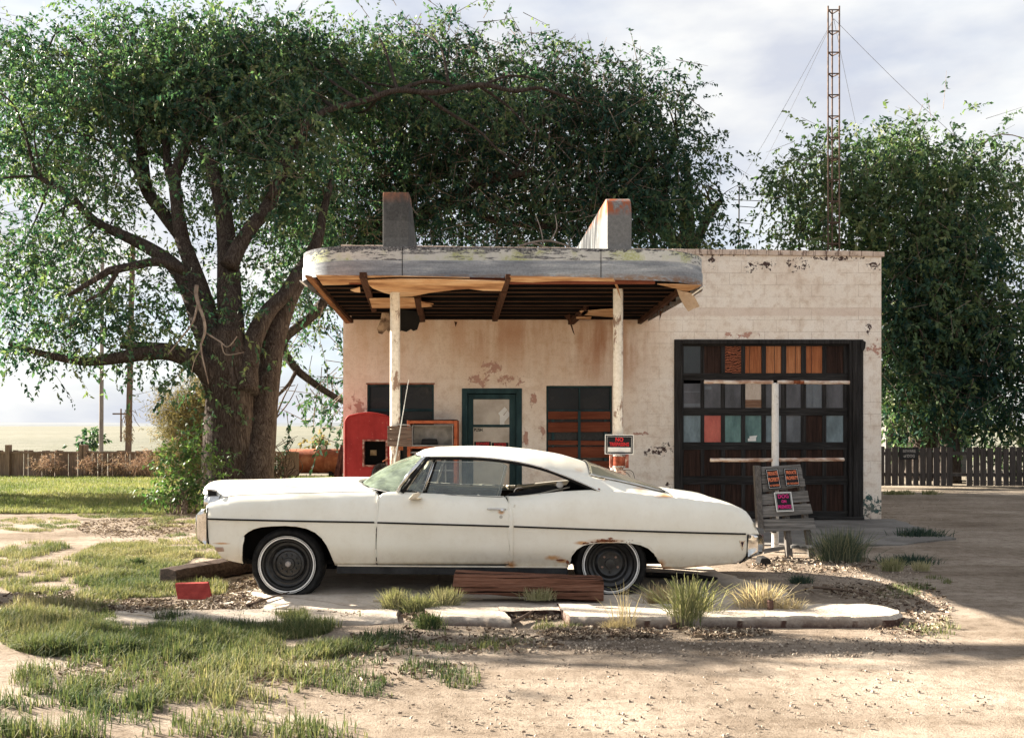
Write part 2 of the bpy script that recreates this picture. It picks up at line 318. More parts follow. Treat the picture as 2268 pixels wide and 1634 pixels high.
M['wall'] = m.done(col, .92, m.math('ADD', hb, m.math('MULTIPLY', n2, .5)), .55, .012, spec=.03)
X0, X1 = wx(760), wx(1952)
def topz(x): return 4.66 + (x - X0) / (X1 - X0) * (4.545 - 4.66)
ops = [(wx(813), wx(961), .86, wz(851)), (wx(1023), wx(1156), 0, wz(860)), (wx(1210), wx(1356), .82, wz(854)), (wx(1495), wx(1908), 0, wz(756))]
xs = sorted({X0, X1} | {a for o in ops for a in o[:2]}); zs = sorted({0.0, 9.0} | {a for o in ops for a in o[2:]})
w = MB(); YW = 16.0; YB = 24.6
for i in range(len(xs) - 1):
    for j in range(len(zs) - 1):
        cxm = (xs[i] + xs[i + 1]) / 2; czm = (zs[j] + zs[j + 1]) / 2
        if any(o[0] < cxm < o[1] and o[2] < czm < o[3] for o in ops): continue
        a, b = xs[i], xs[i + 1]; za = zs[j]; t0 = topz(a) if zs[j + 1] == 9 else zs[j + 1]; t1 = topz(b) if zs[j + 1] == 9 else zs[j + 1]
        w.add([(a, YW, za), (b, YW, za), (b, YW, t1), (a, YW, t0)], [(0, 1, 2, 3)])
for (a, b, c, d) in ops:
    w.add([(a, YW, c), (a, YW, d), (a, YW + .2, d), (a, YW + .2, c)], [(0, 1, 2, 3)]); w.add([(b, YW, c), (b, YW, d), (b, YW + .2, d), (b, YW + .2, c)], [(0, 3, 2, 1)])
    w.add([(a, YW, d), (b, YW, d), (b, YW + .2, d), (a, YW + .2, d)], [(0, 3, 2, 1)])
    if c > 0: w.add([(a, YW, c), (b, YW, c), (b, YW + .2, c), (a, YW + .2, c)], [(0, 1, 2, 3)])
w.add([(X0, YW, 0), (X0, YB, 0), (X0, YB, topz(X0)), (X0, YW, topz(X0))], [(0, 1, 2, 3)]); w.add([(X1, YW, 0), (X1, YB, 0), (X1, YB, topz(X1)), (X1, YW, topz(X1))], [(0, 3, 2, 1)])
w.add([(X0, YB, 0), (X1, YB, 0), (X1, YB, topz(X1)), (X0, YB, topz(X0))], [(0, 3, 2, 1)])
w.build('wall', M['wall'], st, fixn=False)
M['roofing'] = mk('grey_roofing', [(.35, (.12, .11, .1)), (.65, (.25, .23, .21))], 3)
r = MB(); r.add([(X0 + .02, YW + .02, topz(X0) - .25), (X1 - .02, YW + .02, topz(X1) - .25), (X1 - .02, YB - .02, topz(X1) - .25), (X0 + .02, YB - .02, topz(X0) - .25)], [(0, 1, 2, 3)]); rf = r.build('roof', M['roofing'], st)
m = NT('coping_tile'); n1 = m.noise(5, 8, .7); tl = m.n('TexBrick', Vector=m.map((1, 1, 1), (0, 0, 0), None, (R(90), 0, 0)), Scale=1.0, Mortar__Size=.008, Brick__Width=.2, Row__Height=3.0)
col = m.ramp(n1, [(.32, (.2, .13, .1)), (.45, (.5, .4, .32)), (.65, (.64, .53, .45))]); col = m.mix(m.math('MULTIPLY', tl.outputs['Fac'], .7), col, (.22, .15, .12))
dr = m.noise(9, 8, .7, m.map((1, 1, .35))); col = m.mix(m.ramp(dr, [(.54, 0), (.62, .85)]), col, (.13, .085, .07))
M['coping'] = m.done(col, .9, m.math('SUBTRACT', n1, tl.outputs['Fac']), .5, .008)
c = MB()
for k in range(46):
    a = X0 - .03 + (X1 + .05 - X0 + .03) * k / 46; b = X0 - .03 + (X1 + .05 - X0 + .03) * (k + 1) / 46 - .004; dz = random.uniform(-.006, .006); dy = random.uniform(-.006, .006)
    c.hexa([(a, YW - .035 + dy, topz(a) - .003), (b, YW - .035 + dy, topz(b) - .003), (b, YW + .2, topz(b) - .003), (a, YW + .2, topz(a) - .003), (a, YW - .035 + dy, topz(a) + .085 + dz), (b, YW - .035 + dy, topz(b) + .085 + dz), (b, YW + .2, topz(b) + .085), (a, YW + .2, topz(a) + .085)])
for X in (X0 - .03, X1 - .15): c.hexa([(X, YW + .204, topz(X) - .003), (X + .2, YW + .204, topz(X) - .003), (X + .2, YB + .03, topz(X) - .003), (X, YB + .03, topz(X) - .003), (X, YW + .204, topz(X) + .085), (X + .2, YW + .204, topz(X) + .085), (X + .2, YB + .03, topz(X) + .085), (X, YB + .03, topz(X) + .085)])
c.build('coping', M['coping'], st, bevel=.006)
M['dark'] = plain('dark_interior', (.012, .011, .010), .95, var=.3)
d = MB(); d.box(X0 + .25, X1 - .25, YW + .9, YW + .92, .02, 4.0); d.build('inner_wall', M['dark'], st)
# door
M['green'] = mk('dark_teal_paint', [(.3, (.006, .022, .026)), (.5, (.012, .04, .045)), (.75, (.03, .07, .075))], 7, 8, (1, 1, .3), .6, .3, .004, spec=.2)
dr = MB(); a, b, zt_ = wx(1023), wx(1156), wz(860); fw = .1
dr.box(a, a + .1, YW - .02, YW + .12, .0, zt_); dr.box(b - .1, b, YW - .02, YW + .12, 0, zt_); dr.box(a + .1, b - .1, YW - .02, YW + .12, zt_ - .09, zt_)
door = dr.build('door', M['green'], st, bevel=.004)
dl = MB(); a2, b2 = a + .104, b - .104; g0, g1, gz0, gz1 = wx(1048), wx(1128), .5, wz(884)
dl.box(a2, g0, YW + .05, YW + .1, .02, zt_ - .1); dl.box(g1, b2, YW + .05, YW + .1, .02, zt_ - .1); dl.box(g0, g1, YW + .05, YW + .1, gz1, zt_ - .1); dl.box(g0, g1, YW + .05, YW + .1, .02, gz0); dl.box(g0, g1, YW + .055, YW + .09, wz(946), wz(940))
dl.build('door_leaf', M['green'], door, bevel=.004)
m = NT('dusty_papered_glass'); n1 = m.noise(3, 8, .6); col = m.ramp(n1, [(.35, (.33, .28, .22)), (.6, (.46, .4, .33))]); M['paperglass'] = m.done(col, .25, spec=.5)
dp = MB(); dp.box(g0, g1, YW + .072, YW + .078, gz0, gz1); dp.build('pane', M['paperglass'], door)
M['white'] = plain('white_paint', (.75, .74, .7), .6, var=.15); M['black'] = plain('black_paint', (.012, .012, .014), .5, var=.3)
M['red'] = plain('sign_red', (.62, .03, .035), .5, var=.15); M['orange'] = plain('sign_orange', (.72, .2, .09), .5, var=.15); M['pink'] = plain('sign_magenta', (.62, .03, .2), .5, var=.15)
def doorpt(x, y): return (wx(x), wz(y))
sy_ = MB(); sy_.prism([doorpt(*q) for q in [(1107, 942), (1117, 942), (1117, 934), (1131.5, 917), (1124, 909), (1116, 920), (1114, 919), (1124, 907), (1117.5, 901), (1103, 915), (1107, 920)]], YW + .066, YW + .071); sy_.build('sticker', M['white'], door)
ps = MB(); ps.box(wx(1050), wx(1070), YW + .067, YW + .0715, wz(957), wz(947)); pso = ps.build('door_notice', plain('notice_paper', (.5, .46, .38), .8), door)
text('PUSH', (wx(1059), YW + .0655, wz(952)), .075, M['black'], door, sx=.85, off=.002)
for (xa, xb, yt, yb, wd) in ((1050, 1087, 978, 1000, 'BEWARE'), (1089, 1126, 980, 1002, 'POSTED')):
    q = MB(); q.box(wx(xa), wx(xb), YW + .062, YW + .0715, wz(yb), wz(yt)); nt = q.build('door_sign', M['black'], door)
    q = MB(); q.box(wx(xa) - .008, wx(xb) + .008, YW + .0725, YW + .0735, wz(yb) - .008, wz(yt) + .008)
    text(wd, (wx((xa + xb) / 2), YW + .061, wz(yt + 5)), .075, M['red'], door, sx=.78, off=.002)
# windows
m = NT('dark_dusty_glass'); n1 = m.noise(2.5, 8, .7); n2 = m.noise(4, 7, .65, m.map((1, 1, .25))); col = m.ramp(n1, [(.35, (.006, .0065, .007)), (.7, (.018, .018, .018))])
col = m.mix(m.ramp(n2, [(.58, 0), (.72, .35)]), col, (.2, .16, .12)); M['dglass'] = m.done(col, m.ramp(n1, [(.3, .12), (.7, .4)]), spec=.22)
def window(xa, xb, yt, zb, mull, rails, lab=None):
    f = MB(); A, B, T = wx(xa) + .004, wx(xb) - .004, wz(yt) - .004; t = .03
    f.box(A, A + t, YW + .05, YW + .11, zb, T); f.box(B - t, B, YW + .05, YW + .11, zb, T); f.box(A + t, B - t, YW + .05, YW + .11, T - t, T); f.box(A + t, B - t, YW + .05, YW + .11, zb, zb + .05)
    for x in mull: f.box(wx(x) - .011, wx(x) + .011, YW + .055, YW + .1, zb + .05, T - t)
    for y, h in rails:
        f.box(A + t, B - t, YW + .045, YW + .105, wz(y + h), wz(y))
    o = f.build('window', M['green'], st, bevel=.003)
    p = MB(); p.box(A + .01, B - .01, YW + .112, YW + .118, zb + .01, T - .01); p.build('pane', M['dglass'], o); return o
wl_ = window(813, 961, 851, .86, [887], [(905, 6)])
wr_ = window(1210, 1356, 854, .82, [1284], [(907, 6), (976, 3), (1038, 5)])
lt = MB(); lt.box(wx(811), wx(963), YW - .012, YW + .05, wz(851) - .002, wz(848)); lt.build('lintel', mk('red_lead_trim', [(.35, (.2, .06, .03)), (.65, (.42, .2, .13))], 9), wl_)
M['redwood'] = wood('reddish_brown_boards', (.11, .03, .016), (.27, .085, .045), 0)
for (ya, yb_, sk) in ((911, 928, 0), (935, 957, 1), (975, 985, -1), (990, 1014, 1), (1021, 1036, 0), (1044, 1052, 0), (1058, 1072, 0)):
    q = MB(); q.hexa([(wx(1214), YW + .012, wz(yb_)), (wx(1352), YW + .012, wz(yb_ - sk)), (wx(1352), YW + .034, wz(yb_ - sk)), (wx(1214), YW + .034, wz(yb_)), (wx(1214), YW + .012, wz(ya)), (wx(1352), YW + .012, wz(ya - sk)), (wx(1352), YW + .034, wz(ya - sk)), (wx(1214), YW + .034, wz(ya))])
    q.build('board', M['redwood'], wr_, bevel=.004)
q = MB(); q.box(wx(1222), wx(1228), YW + .036, YW + .05, .85, wz(912)); q.box(wx(1338), wx(1344), YW + .036, YW + .05, .85, wz(912)); q.box(wx(1280), wx(1286), YW - .002, YW + .011, .85, wz(909)); q.build('batten', M['green'], wr_)
# garage door
M['oldwood'] = wood('black_weathered_wood', (.007, .0065, .006), (.06, .057, .055), 0)
M['oldwoodv'] = wood('black_weathered_upright', (.007, .0065, .006), (.064, .06, .058), 2)
gd = MB(); ga, gb = wx(1494), wx(1912)
def gbox(xa, xb, ya, yb_, y0, y1, mb=None): (mb or gd).box(wx(xa), wx(xb), YW + y0, YW + y1, wz(yb_), wz(ya))
gbox(1493, 1511, 752, 1148, -.03, .1); gbox(1880, 1911, 752, 1152, -.03, .1); gbox(1511, 1880, 752, 762, -.035, .1)
gd.hexa([L2 for L2 in [(wx(1888), YW - .06, wz(1150)), (wx(1898), YW - .06, wz(1150)), (wx(1898), YW - .03, wz(1150)), (wx(1888), YW - .03, wz(1150)), (wx(1886), YW - .06, wz(757)), (wx(1896), YW - .06, wz(757)), (wx(1896), YW - .03, wz(757)), (wx(1886), YW - .03, wz(757))]])
gd.prism([(wx(a_), wz(b_)) for a_, b_ in [(1906, 752), (1916, 758), (1914, 772), (1908, 782), (1904, 770)]], YW - .05, YW - .004)
garage = gd.build('garage_door', M['oldwoodv'], st, bevel=.008)
rl = MB()
for (ya, yb_) in ((826, 842), (903, 920), (979, 996), (1054, 1073), (1132, 1148), (762, 766)): gbox(1512, 1879, ya, yb_, .03, .075, rl); 
for y in (834, 911.5, 988, 1064): rl.box(wx(1512), wx(1879), YW + .026, YW + .0295, wz(y + .6), wz(y - .6))
rl.build('rail', M['oldwood'], garage, bevel=.005)
cols = [(1515, 1553), (1561, 1598), (1607, 1643), (1652, 1688), (1698, 1732), (1743, 1776), (1787, 1823), (1832, 1870)]
ml = MB()
edges = [1512] + [v for c_ in cols for v in c_] + [1879]
for (ya, yb_) in ((766, 826), (842, 903), (920, 979), (996, 1054), (1073, 1132)):
    for k in range(0, len(edges), 2): ml = MB(); gbox(edges[k], edges[k + 1], ya, yb_, .034, .07, ml); ml.build('mullion', M['oldwoodv'], garage, bevel=.004)
def pv(nm, c0, c1): return wood(nm, c0, c1, 2, .6, 2.2)
def paint(nm, c0, c1): return mk(nm, [(.3, c0), (.6, c1)], 5, 8, (1, 1, .35), .35, .15, .003, spec=.5, fine=.35)
m_dt = paint('dark_teal_pane', (.008, .014, .018), (.02, .032, .036)); m_br = pv('dark_brown_panel', (.010, .007, .006), (.07, .038, .028))
m = NT('zebra_grain_panel'); wv = m.n('TexWave', _bands_direction='Z', Vector=m.co, Scale=9.0, Distortion=9.0, Detail=3.0, Detail__Scale=1.2).outputs['Fac']
m_zb = m.done(m.ramp(wv, [(.4, (.03, .012, .008)), (.65, (.3, .1, .05))]), .6)
m_or = pv('orange_plank_panel', (.26, .075, .03), (.52, .2, .085)); m_or2 = pv('light_orange_plank_panel', (.34, .11, .04), (.62, .28, .13))
m_bt = paint('blue_teal_pane', (.05, .08, .09), (.17, .235, .26)); m_rd = paint('orange_red_pane', (.4, .06, .04), (.62, .14, .09)); m_tg = paint('green_teal_pane', (.02, .075, .075), (.12, .24, .22))
m_gr = paint('slate_grey_pane', (.05, .06, .07), (.12, .135, .15)); m_gl = paint('grey_reflecting_pane', (.016, .017, .02), (.075, .075, .085)); m_bg = paint('beige_plywood_panel', (.4, .31, .23), (.55, .45, .36)); m_lw = wood('pale_grained_panel', (.1, .05, .03), (.34, .2, .13), 0)
rows = [(766, 826, [m_dt, m_br, m_zb, m_or, m_or2, m_or2, m_or, m_br]), (850, 902, [m_gl, m_gl, m_gl, m_bg, m_gl, m_gl, m_gr, m_gl]), (921, 978, [m_bt, m_rd, m_tg, m_tg, m_bt, m_gr, m_br, m_bt]), (996, 1053, [m_br] * 8), (1073, 1131, [m_br] * 8)]
labs = {(0, 2): 'zebra grained wood panel', (2, 1): 'orange red pane', (1, 3): 'beige plywood panel', (0, 5): 'light orange plank panel'}
for ri, (ya, yb_, ms) in enumerate(rows):
    for ci, (xa, xb) in enumerate(cols):
        q = MB(); gbox(xa - 1, xb + 1, ya - 1, yb_ + 1, .05 + .0007 * ci, .056 + .0007 * ci, q); o = q.build('pane', ms[ci], garage)
        if (ri, ci) in labs: tag(o, labs[(ri, ci)])
        if ri == 0 and ci in (3, 4, 5, 6):
            q = MB(); xm = (xa + xb) / 2 + (-8, 2, 4, -6)[ci - 3]; gbox(xm - .5, xm + .5, ya, yb_, .0485, .0497, q); q.build('plank_joint', M['black'], garage)
q = MB(); gbox(1651, 1689, 885, 902, .045, .0495, q); q.build('plank_patch', m_lw, garage)
for sm_ in ((1516, 1552, 893, 900), (1516, 1552, 866, 868), (1562, 1577, 855, 862), (1790, 1795, 880, 902), (1801, 1803, 850, 902)): q = MB(); gbox(*sm_, .046, .0495, q); q.build('glass_smear', m_gr, garage)
q = MB(); q.prism([(wx(a_), wz(b_)) for a_, b_ in [(1658, 977), (1676, 976.5), (1676, 969), (1679, 964), (1661, 966), (1662, 970), (1658, 971)]], YW + .043, YW + .0455); q.build('paper', M['white'], garage)
tr = MB(); tr.beam((wx(1765), YW - .1, .04), (wx(1905), YW - .14, .035), .14, .045); tr.beam((wx(1700), YW - .16, .06), (wx(1800), YW - .2, .05), .1, .04); tr.build('threshold', M['oldwood'], st, bevel=.006)
# ---------------------------------------------------------------- porch canopy
CXL, CXR, CYF, CR = -2.79, 2.54, 11.55, .85
def outline(ins=0.0):
    xl, xr, yf, r = CXL + ins, CXR - ins, CYF + ins, CR - ins * .6; p = [(xl - .14 + 0 * ins, 15.99), (xl - .07, 14.2), (xl, yf + r)]
    p += [(xl + r - r * math.cos(R(a)), yf + r - r * math.sin(R(a))) for a in range(9, 90, 9)] + [(xl + r, yf)]
    p += [(xl + r + (xr - xl - 2 * r) * t / 14, yf) for t in range(1, 14)] + [(xr - r, yf)]
    p += [(xr - r + r * math.sin(R(a)), yf + r - r * math.cos(R(a))) for a in range(9, 90, 9)] + [(xr, yf + r), (xr - .1, 14.2), (xr - .19, 15.99)]
    return p
def ftop(x): return 3.868 - .011 * (x + 2)
def fbot(x): return 3.50 - .018 * (x + 2)
m = NT('weathered_fascia'); u = m.n('SeparateXYZ', Vector=m.co).outputs['Z']; n1 = m.noise(2.2, 9, .65); n2 = m.noise(16, 9, .72, m.map((.6, 1, 1.6))); n3 = m.noise(5, 8, .7, m.map((.35, .35, 3))); n4 = m.noise(38, 6, .7)
zinc = m.mix(.45, m.ramp(n3, [(.3, (.17, .185, .205)), (.5, (.29, .31, .33)), (.68, (.42, .44, .45))]), m.ramp(n4, [(.32, (.45, .45, .47)), (.62, (1, 1, 1))]), 'MULTIPLY'); zinc = m.mix(m.ramp(n3, [(.62, 0), (.68, .6)]), zinc, (.6, .6, .58))
chalk = m.ramp(n1, [(.3, (.42, .42, .40)), (.6, (.6, .6, .56))]); lich = m.math('MULTIPLY', m.ramp(n1, [(.46, 0), (.56, .9)]), m.ramp(n4, [(.35, .35), (.6, 1)])); chalk = m.mix(lich, chalk, (.31, .34, .13))
tar = m.ramp(n4, [(.4, (.045, .045, .05)), (.6, (.2, .205, .21))]); e = m.math('MULTIPLY', n2, .34)
tarf = m.ramp(m.math('ADD', m.n('MapRange', Value=u, From__Min=3.64, From__Max=3.87).outputs['Result'], m.math('MULTIPLY', m.math('SUBTRACT', n2, .5), 1.6)), [(.7, 0), (.76, 1)])
upc = m.mix(tarf, chalk, tar); upc = m.mix(m.ramp(m.noise(11, 8, .7, m.map((.4, .4, 2.5))), [(.54, 0), (.58, .9)]), upc, tar)
col = m.mix(m.ramp(m.math('ADD', u, m.math('MULTIPLY', n2, .012)), [(.0, 0), (1, 1)]), zinc, upc)
stp = m.n('MapRange', Value=u, From__Min=3.682, From__Max=3.69).outputs['Result']; col = m.mix(stp, zinc, upc)
lowe = m.math('MULTIPLY', m.n('MapRange', Value=u, From__Min=3.53, From__Max=3.47).outputs['Result'], m.ramp(n2, [(.4, 0), (.55, .8)])); col = m.mix(lowe, col, (.22, .12, .06))
M['fascia'] = m.done(col, .85, m.math('ADD', n2, n4), .35, .006, spec=.08)
cn = MB(); ol = outline(); ol2 = outline(.012); prof = [(0, 'b'), (0, 's'), (1, 's'), (1, 't'), (2, 't')]
def fz(x, k): return {'b': fbot(x), 's': 3.685 - .014 * (x + 2), 't': ftop(x)}[k]
cn.grid(lambda i, j: ((ol if prof[j][0] == 0 else ol2 if prof[j][0] == 1 else outline(.05))[i][0], (ol if prof[j][0] == 0 else ol2 if prof[j][0] == 1 else outline(.05))[i][1], fz(ol[i][0], prof[j][1]) + .002 * mnoise.noise(Vector((ol[i][0] * 3, ol[i][1] * 3, j)))), len(ol), 5)
canopy = cn.build('canopy', M['fascia'], st, smooth=30)
canopy['label'] = 'peeling grey and lichen stained rounded canopy edge'
q = MB(); q.slab(outline(.051), 3.80, 3.815); q.build('canopy_deck', M['roofing'], canopy)
for x in (891, 1331):
    q = MB(); X = (x - CX) * CYF / F; q.box(X - .004, X + .004, CYF - .004, CYF - .001, fbot(X) + .002, ftop(X) - .01); q.build('fascia_seam', M['dark'], canopy)
M['soffit_dark'] = wood('shade_dark_joist', (.003, .003, .003), (.014, .012, .011), 0)  # near-black wood colour carries the shade between the joists
M['ply'] = None
m = NT('stained_plywood'); n1 = m.noise(1.6, 8, .62, m.map((.7, 1.6, 1))); n2 = m.noise(5, 8, .7, m.map((.4, 2.5, 2)))
col = m.ramp(n1, [(.3, (.2, .085, .04)), (.48, (.46, .26, .13)), (.68, (.6, .42, .26))]); col = m.mix(.6, col, m.ramp(n2, [(.36, (.25, .15, .1)), (.52, (1, 1, 1))]), 'MULTIPLY'); M['ply'] = m.done(col, .85, n2, .3, .004, spec=.05)
M['rotbeam'] = wood('rotten_brown_beam', (.02, .011, .008), (.13, .06, .035), 1)
M['edgeply'] = wood('orange_edge_board', (.1, .04, .018), (.42, .2, .09), 1)
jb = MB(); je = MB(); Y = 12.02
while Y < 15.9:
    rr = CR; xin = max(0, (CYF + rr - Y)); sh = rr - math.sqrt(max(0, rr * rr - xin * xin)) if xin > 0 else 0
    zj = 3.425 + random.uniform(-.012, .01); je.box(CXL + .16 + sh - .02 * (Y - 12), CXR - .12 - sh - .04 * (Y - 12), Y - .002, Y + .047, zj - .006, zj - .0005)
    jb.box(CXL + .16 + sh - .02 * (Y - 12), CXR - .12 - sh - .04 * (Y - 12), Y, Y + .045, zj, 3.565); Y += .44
je.build('lit_joist_edge', wood('bounce_lit_joist_edge', (.025, .011, .007), (.14, .07, .04), 0), canopy)['kind'] = 'stuff'; jb.build('joist', M['soffit_dark'], canopy, bevel=.003)  # lighter strips paint the ground light bounced onto the joist bottoms
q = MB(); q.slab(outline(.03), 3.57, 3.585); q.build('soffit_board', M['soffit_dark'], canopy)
def onz(x, y, z): d = (z - H) * F / (HY - y); return Vector(((x - CX) * d / F, d, z))
q = MB(); q.slab([(p.x, p.y) for p in (onz(x, y, 3.44) for x, y in [(672, 614), (1640, 614), (1640, 617), (672, 617)])] if 0 else [(CXL + .75, CYF + .02), (CXR - .75, CYF + .02), (CXR - .75, CYF + .09), (CXL + .75, CYF + .09)], 3.40, 3.53); q.build('front_header', M['redwood'], canopy)
def sheet(name, pts, z, mat, th=.012, sag=None):
    p = [onz(x, y, z) for x, y in pts]; q = MB(); n = len(p)
    for k in p: 
        if sag: k.z -= sag(k)
    q.add([(a.x, a.y, a.z) for a in p] + [(a.x, a.y, a.z + th) for a in p], [tuple(range(n)), tuple(range(2 * n - 1, n - 1, -1))] + [(i, i + n, (i + 1) % n + n, (i + 1) % n) for i in range(n)])
    return q.build(name, mat, canopy)
sheet('soffit_panel', [(700, 611), (760, 612), (900, 613), (1040, 616), (1040, 622), (900, 621), (820, 627), (760, 631), (715, 632)], 3.41, M['ply'])
sheet('soffit_panel', [(806, 622), (885, 619), (1000, 620), (1122, 624), (1116, 645), (1070, 644), (1038, 640), (1007, 642), (950, 649), (912, 657), (885, 658), (852, 649), (826, 639)], 3.375, M['ply'])
sheet('soffit_panel', [(818, 662), (917, 661), (921, 682), (900, 683), (824, 682)], 3.36, M['ply'])
sheet('soffit_panel', [(776, 643), (797, 637), (798, 648), (786, 647)], 3.36, M['ply'])
sheet('soffit_panel', [(933, 669), (960, 674), (948, 676), (957, 679), (934, 681)], 3.36, M['ply'])
sheet('soffit_panel', [(1129, 613), (1250, 615), (1358, 618), (1362, 624), (1250, 622), (1180, 626), (1129, 624)], 3.40, M['ply'])
sheet('soffit_panel', [(1456, 630), (1500, 631), (1553, 633), (1540, 640), (1520, 647), (1500, 640)], 3.37, M['ply'])
sheet('soffit_panel', [(1284, 690), (1358, 685), (1358, 703), (1320, 700), (1290, 698)], 3.37, M['ply'])
sheet('soffit_panel', [(1276, 703), (1310, 703), (1308, 707), (1276, 706)], 3.36, M['ply'])
sheet('edge_board', [(676, 614), (690, 617), (776, 716), (766, 717)], 3.37, M['edgeply'], .03)
sheet('edge_board', [(690, 622), (700, 626), (783, 715), (777, 716)], 3.385, M['rotbeam'], .05)
for pts in ([(796, 616), (812, 616), (834, 690), (824, 692)], [(917, 662), (931, 661), (942, 713), (930, 714)], [(1110, 648), (1123, 648), (1102, 712), (1090, 712)], [(1120, 620), (1131, 620), (1123, 646), (1110, 646)], [(1297, 686), (1304, 690), (1268, 722), (1258, 718)], [(1500, 650), (1503, 655), (1420, 718), (1412, 717)]):
    sheet('beam', pts, 3.37, M['rotbeam'], .07)
def vsheet(name, pts, d, mat, th=.012, par=None, lean=0):
    q = MB(); n = len(pts); p = [P(x, y, d + lean * (y - pts[0][1]) / 100) for x, y in pts]
    q.add([tuple(a) for a in p] + [(a.x, a.y + th, a.z) for a in p], [tuple(range(n)), tuple(range(2 * n - 1, n - 1, -1))] + [(i, i + n, (i + 1) % n + n, (i + 1) % n) for i in range(n)])
    return q.build(name, mat, par or canopy)
flap = vsheet('hanging_flap', [(1499, 640), (1512, 645), (1532, 649), (1541, 662), (1550, 679), (1536, 684), (1525, 690), (1516, 678), (1506, 660)], 11.95, mk('tan_torn_board', [(.35, (.38, .27, .18)), (.65, (.55, .44, .33))], 6), .01, lean=.3)
vsheet('hanging_rag', [(880, 684), (926, 690), (930, 712), (924, 730), (915, 733), (910, 729), (900, 735), (888, 732), (884, 737), (872, 728)], 14.6, M['dark'], .01, lean=.4)
vsheet('hanging_flap', [(846, 690), (862, 694), (868, 715), (862, 738), (856, 730), (846, 740), (838, 738), (835, 728), (842, 712)], 14.9, mk('torn_felt', [(.35, (.1, .06, .04)), (.6, (.42, .3, .2))], 7), .01, lean=.3)
vsheet('splinter', [(1355, 617), (1362, 620), (1369, 634), (1376, 664), (1371, 652), (1364, 635)], 11.7, M['ply'], .006)
vsheet('splinter', [(1250, 700), (1262, 695), (1266, 715), (1273, 742), (1269, 736), (1262, 716)], 14.9, M['rotbeam'], .01)
vsheet('splinter', [(1006, 712), (1013, 713), (1009, 724)], 15.4, M['rotbeam'], .01); vsheet('splinter', [(1461, 688), (1467, 690), (1464, 700), (1461, 709)], 13, M['rotbeam'], .01)
for l_ in ([P(665, 622, 11.7), P(680, 634, 12.0)], [P(1533, 653, 11.9), P(1560, 634, 11.7)]): q = MB(); q.tube(l_, .011, 6); q.build('edge_strip', M['white'], canopy)
# pylons on the canopy
m = NT('grey_pylon_sheet'); n1 = m.noise(30, 8, .75); n2 = m.noise(4, 7, .65, m.map((1, 1, .3))); bz = m.n('SeparateXYZ', Vector=m.co).outputs['Z']
bands = m.ramp(m.math('SUBTRACT', bz, 3.8), [(0, .8), (.26, .8), (.262, .66), (.48, .66), (.482, .5), (1, .45)]); col = m.mix(1, m.ramp(n1, [(.3, (.085, .083, .08)), (.65, (.17, .167, .16))]), bands, 'MULTIPLY')
col = m.mix(m.ramp(n2, [(.52, 0), (.66, .4)]), col, (.2, .195, .18)); rust = m.math('MULTIPLY', m.n('MapRange', Value=bz, From__Min=4.5, From__Max=4.64).outputs['Result'], m.ramp(n2, [(.45, 0), (.6, .7)])); col = m.mix(rust, col, (.3, .11, .05)); M['pylon'] = m.done(col, .85, n1, .35, .004)
m = NT('galvanised_pylon'); n1 = m.noise(22, 8, .75); n2 = m.noise(8, 8, .68, m.map((1, 1, .22))); bz = m.n('SeparateXYZ', Vector=m.co).outputs['Z']; by = m.n('SeparateXYZ', Vector=m.co).outputs['Y']
col = m.ramp(n1, [(.3, (.11, .11, .108)), (.65, (.19, .19, .185))]); top = m.n('MapRange', Value=bz, From__Min=4.34, From__Max=4.42).outputs['Result']
rust = m.math('MULTIPLY', top, m.ramp(n2, [(.42, 0), (.55, 1)])); col = m.mix(rust, col, (.3, .095, .045)); pale = m.math('MULTIPLY', top, m.ramp(n2, [(.3, .5), (.42, 0)])); col = m.mix(pale, col, (.62, .52, .42))
streak = m.noise(3.2, 6, .6, m.map((1, 3.2, .22), rot=(R(0), 0, 0))); sf = m.math('MULTIPLY', m.n('MapRange', Value=by, From__Min=-3.75, From__Max=-3.4).outputs['Result'], m.ramp(streak, [(.42, 0), (.52, .85)])); col = m.mix(sf, col, (.02, .022, .024)); M['galv'] = m.done(col, .6, n1, .25, .004, metal=.0, spec=.02)
def fin(name, xl, xr, front, ridge, rearx, mat):
    # front: (y, z) from base up, ridge: (y, z) from top back down; the far end drifts sideways by rearx per metre
    prof = front + ridge; n = len(prof); q = MB(); y0 = front[0][0]
    def sh(y): return max(0, y - 12.2) * rearx
    fl = lambda z: .05 * max(0, 1 - (z - 3.8) / .1) ** 2
    q.add([(xl + sh(y) - fl(z), y, z) for y, z in prof] + [(xr + sh(y) + fl(z), y, z) for y, z in prof], [tuple(range(n)), tuple(range(2 * n - 1, n - 1, -1))] + [(i, i + n, (i + 1) % n + n, (i + 1) % n) for i in range(n)])
    return q.build(name, mat, st, smooth=35, bevel=.006)
fr = [(11.92, 3.80), (11.96, 3.84), (11.99, 3.9), (12.0, 4.0), (12.0, 4.36), (12.02, 4.44), (12.06, 4.52), (12.13, 4.585), (12.2, 4.61)]
pr = fin('pylon', 1.238, 1.552, fr, [(15.9, 3.88), (15.9, 3.80)], -.163, M['galv']); pr['label'] = 'rust topped pylon with a long sloping back'
fl_ = [(11.92, 3.80), (11.96, 3.84), (11.99, 3.9), (12.0, 4.0), (12.0, 4.58), (12.02, 4.655)]
pl_ = fin('pylon', -1.676, -1.342, fl_, [(12.3, 4.64), (12.95, 3.80)], -.0, M['pylon']); pl_['label'] = 'darker grey short pylon'
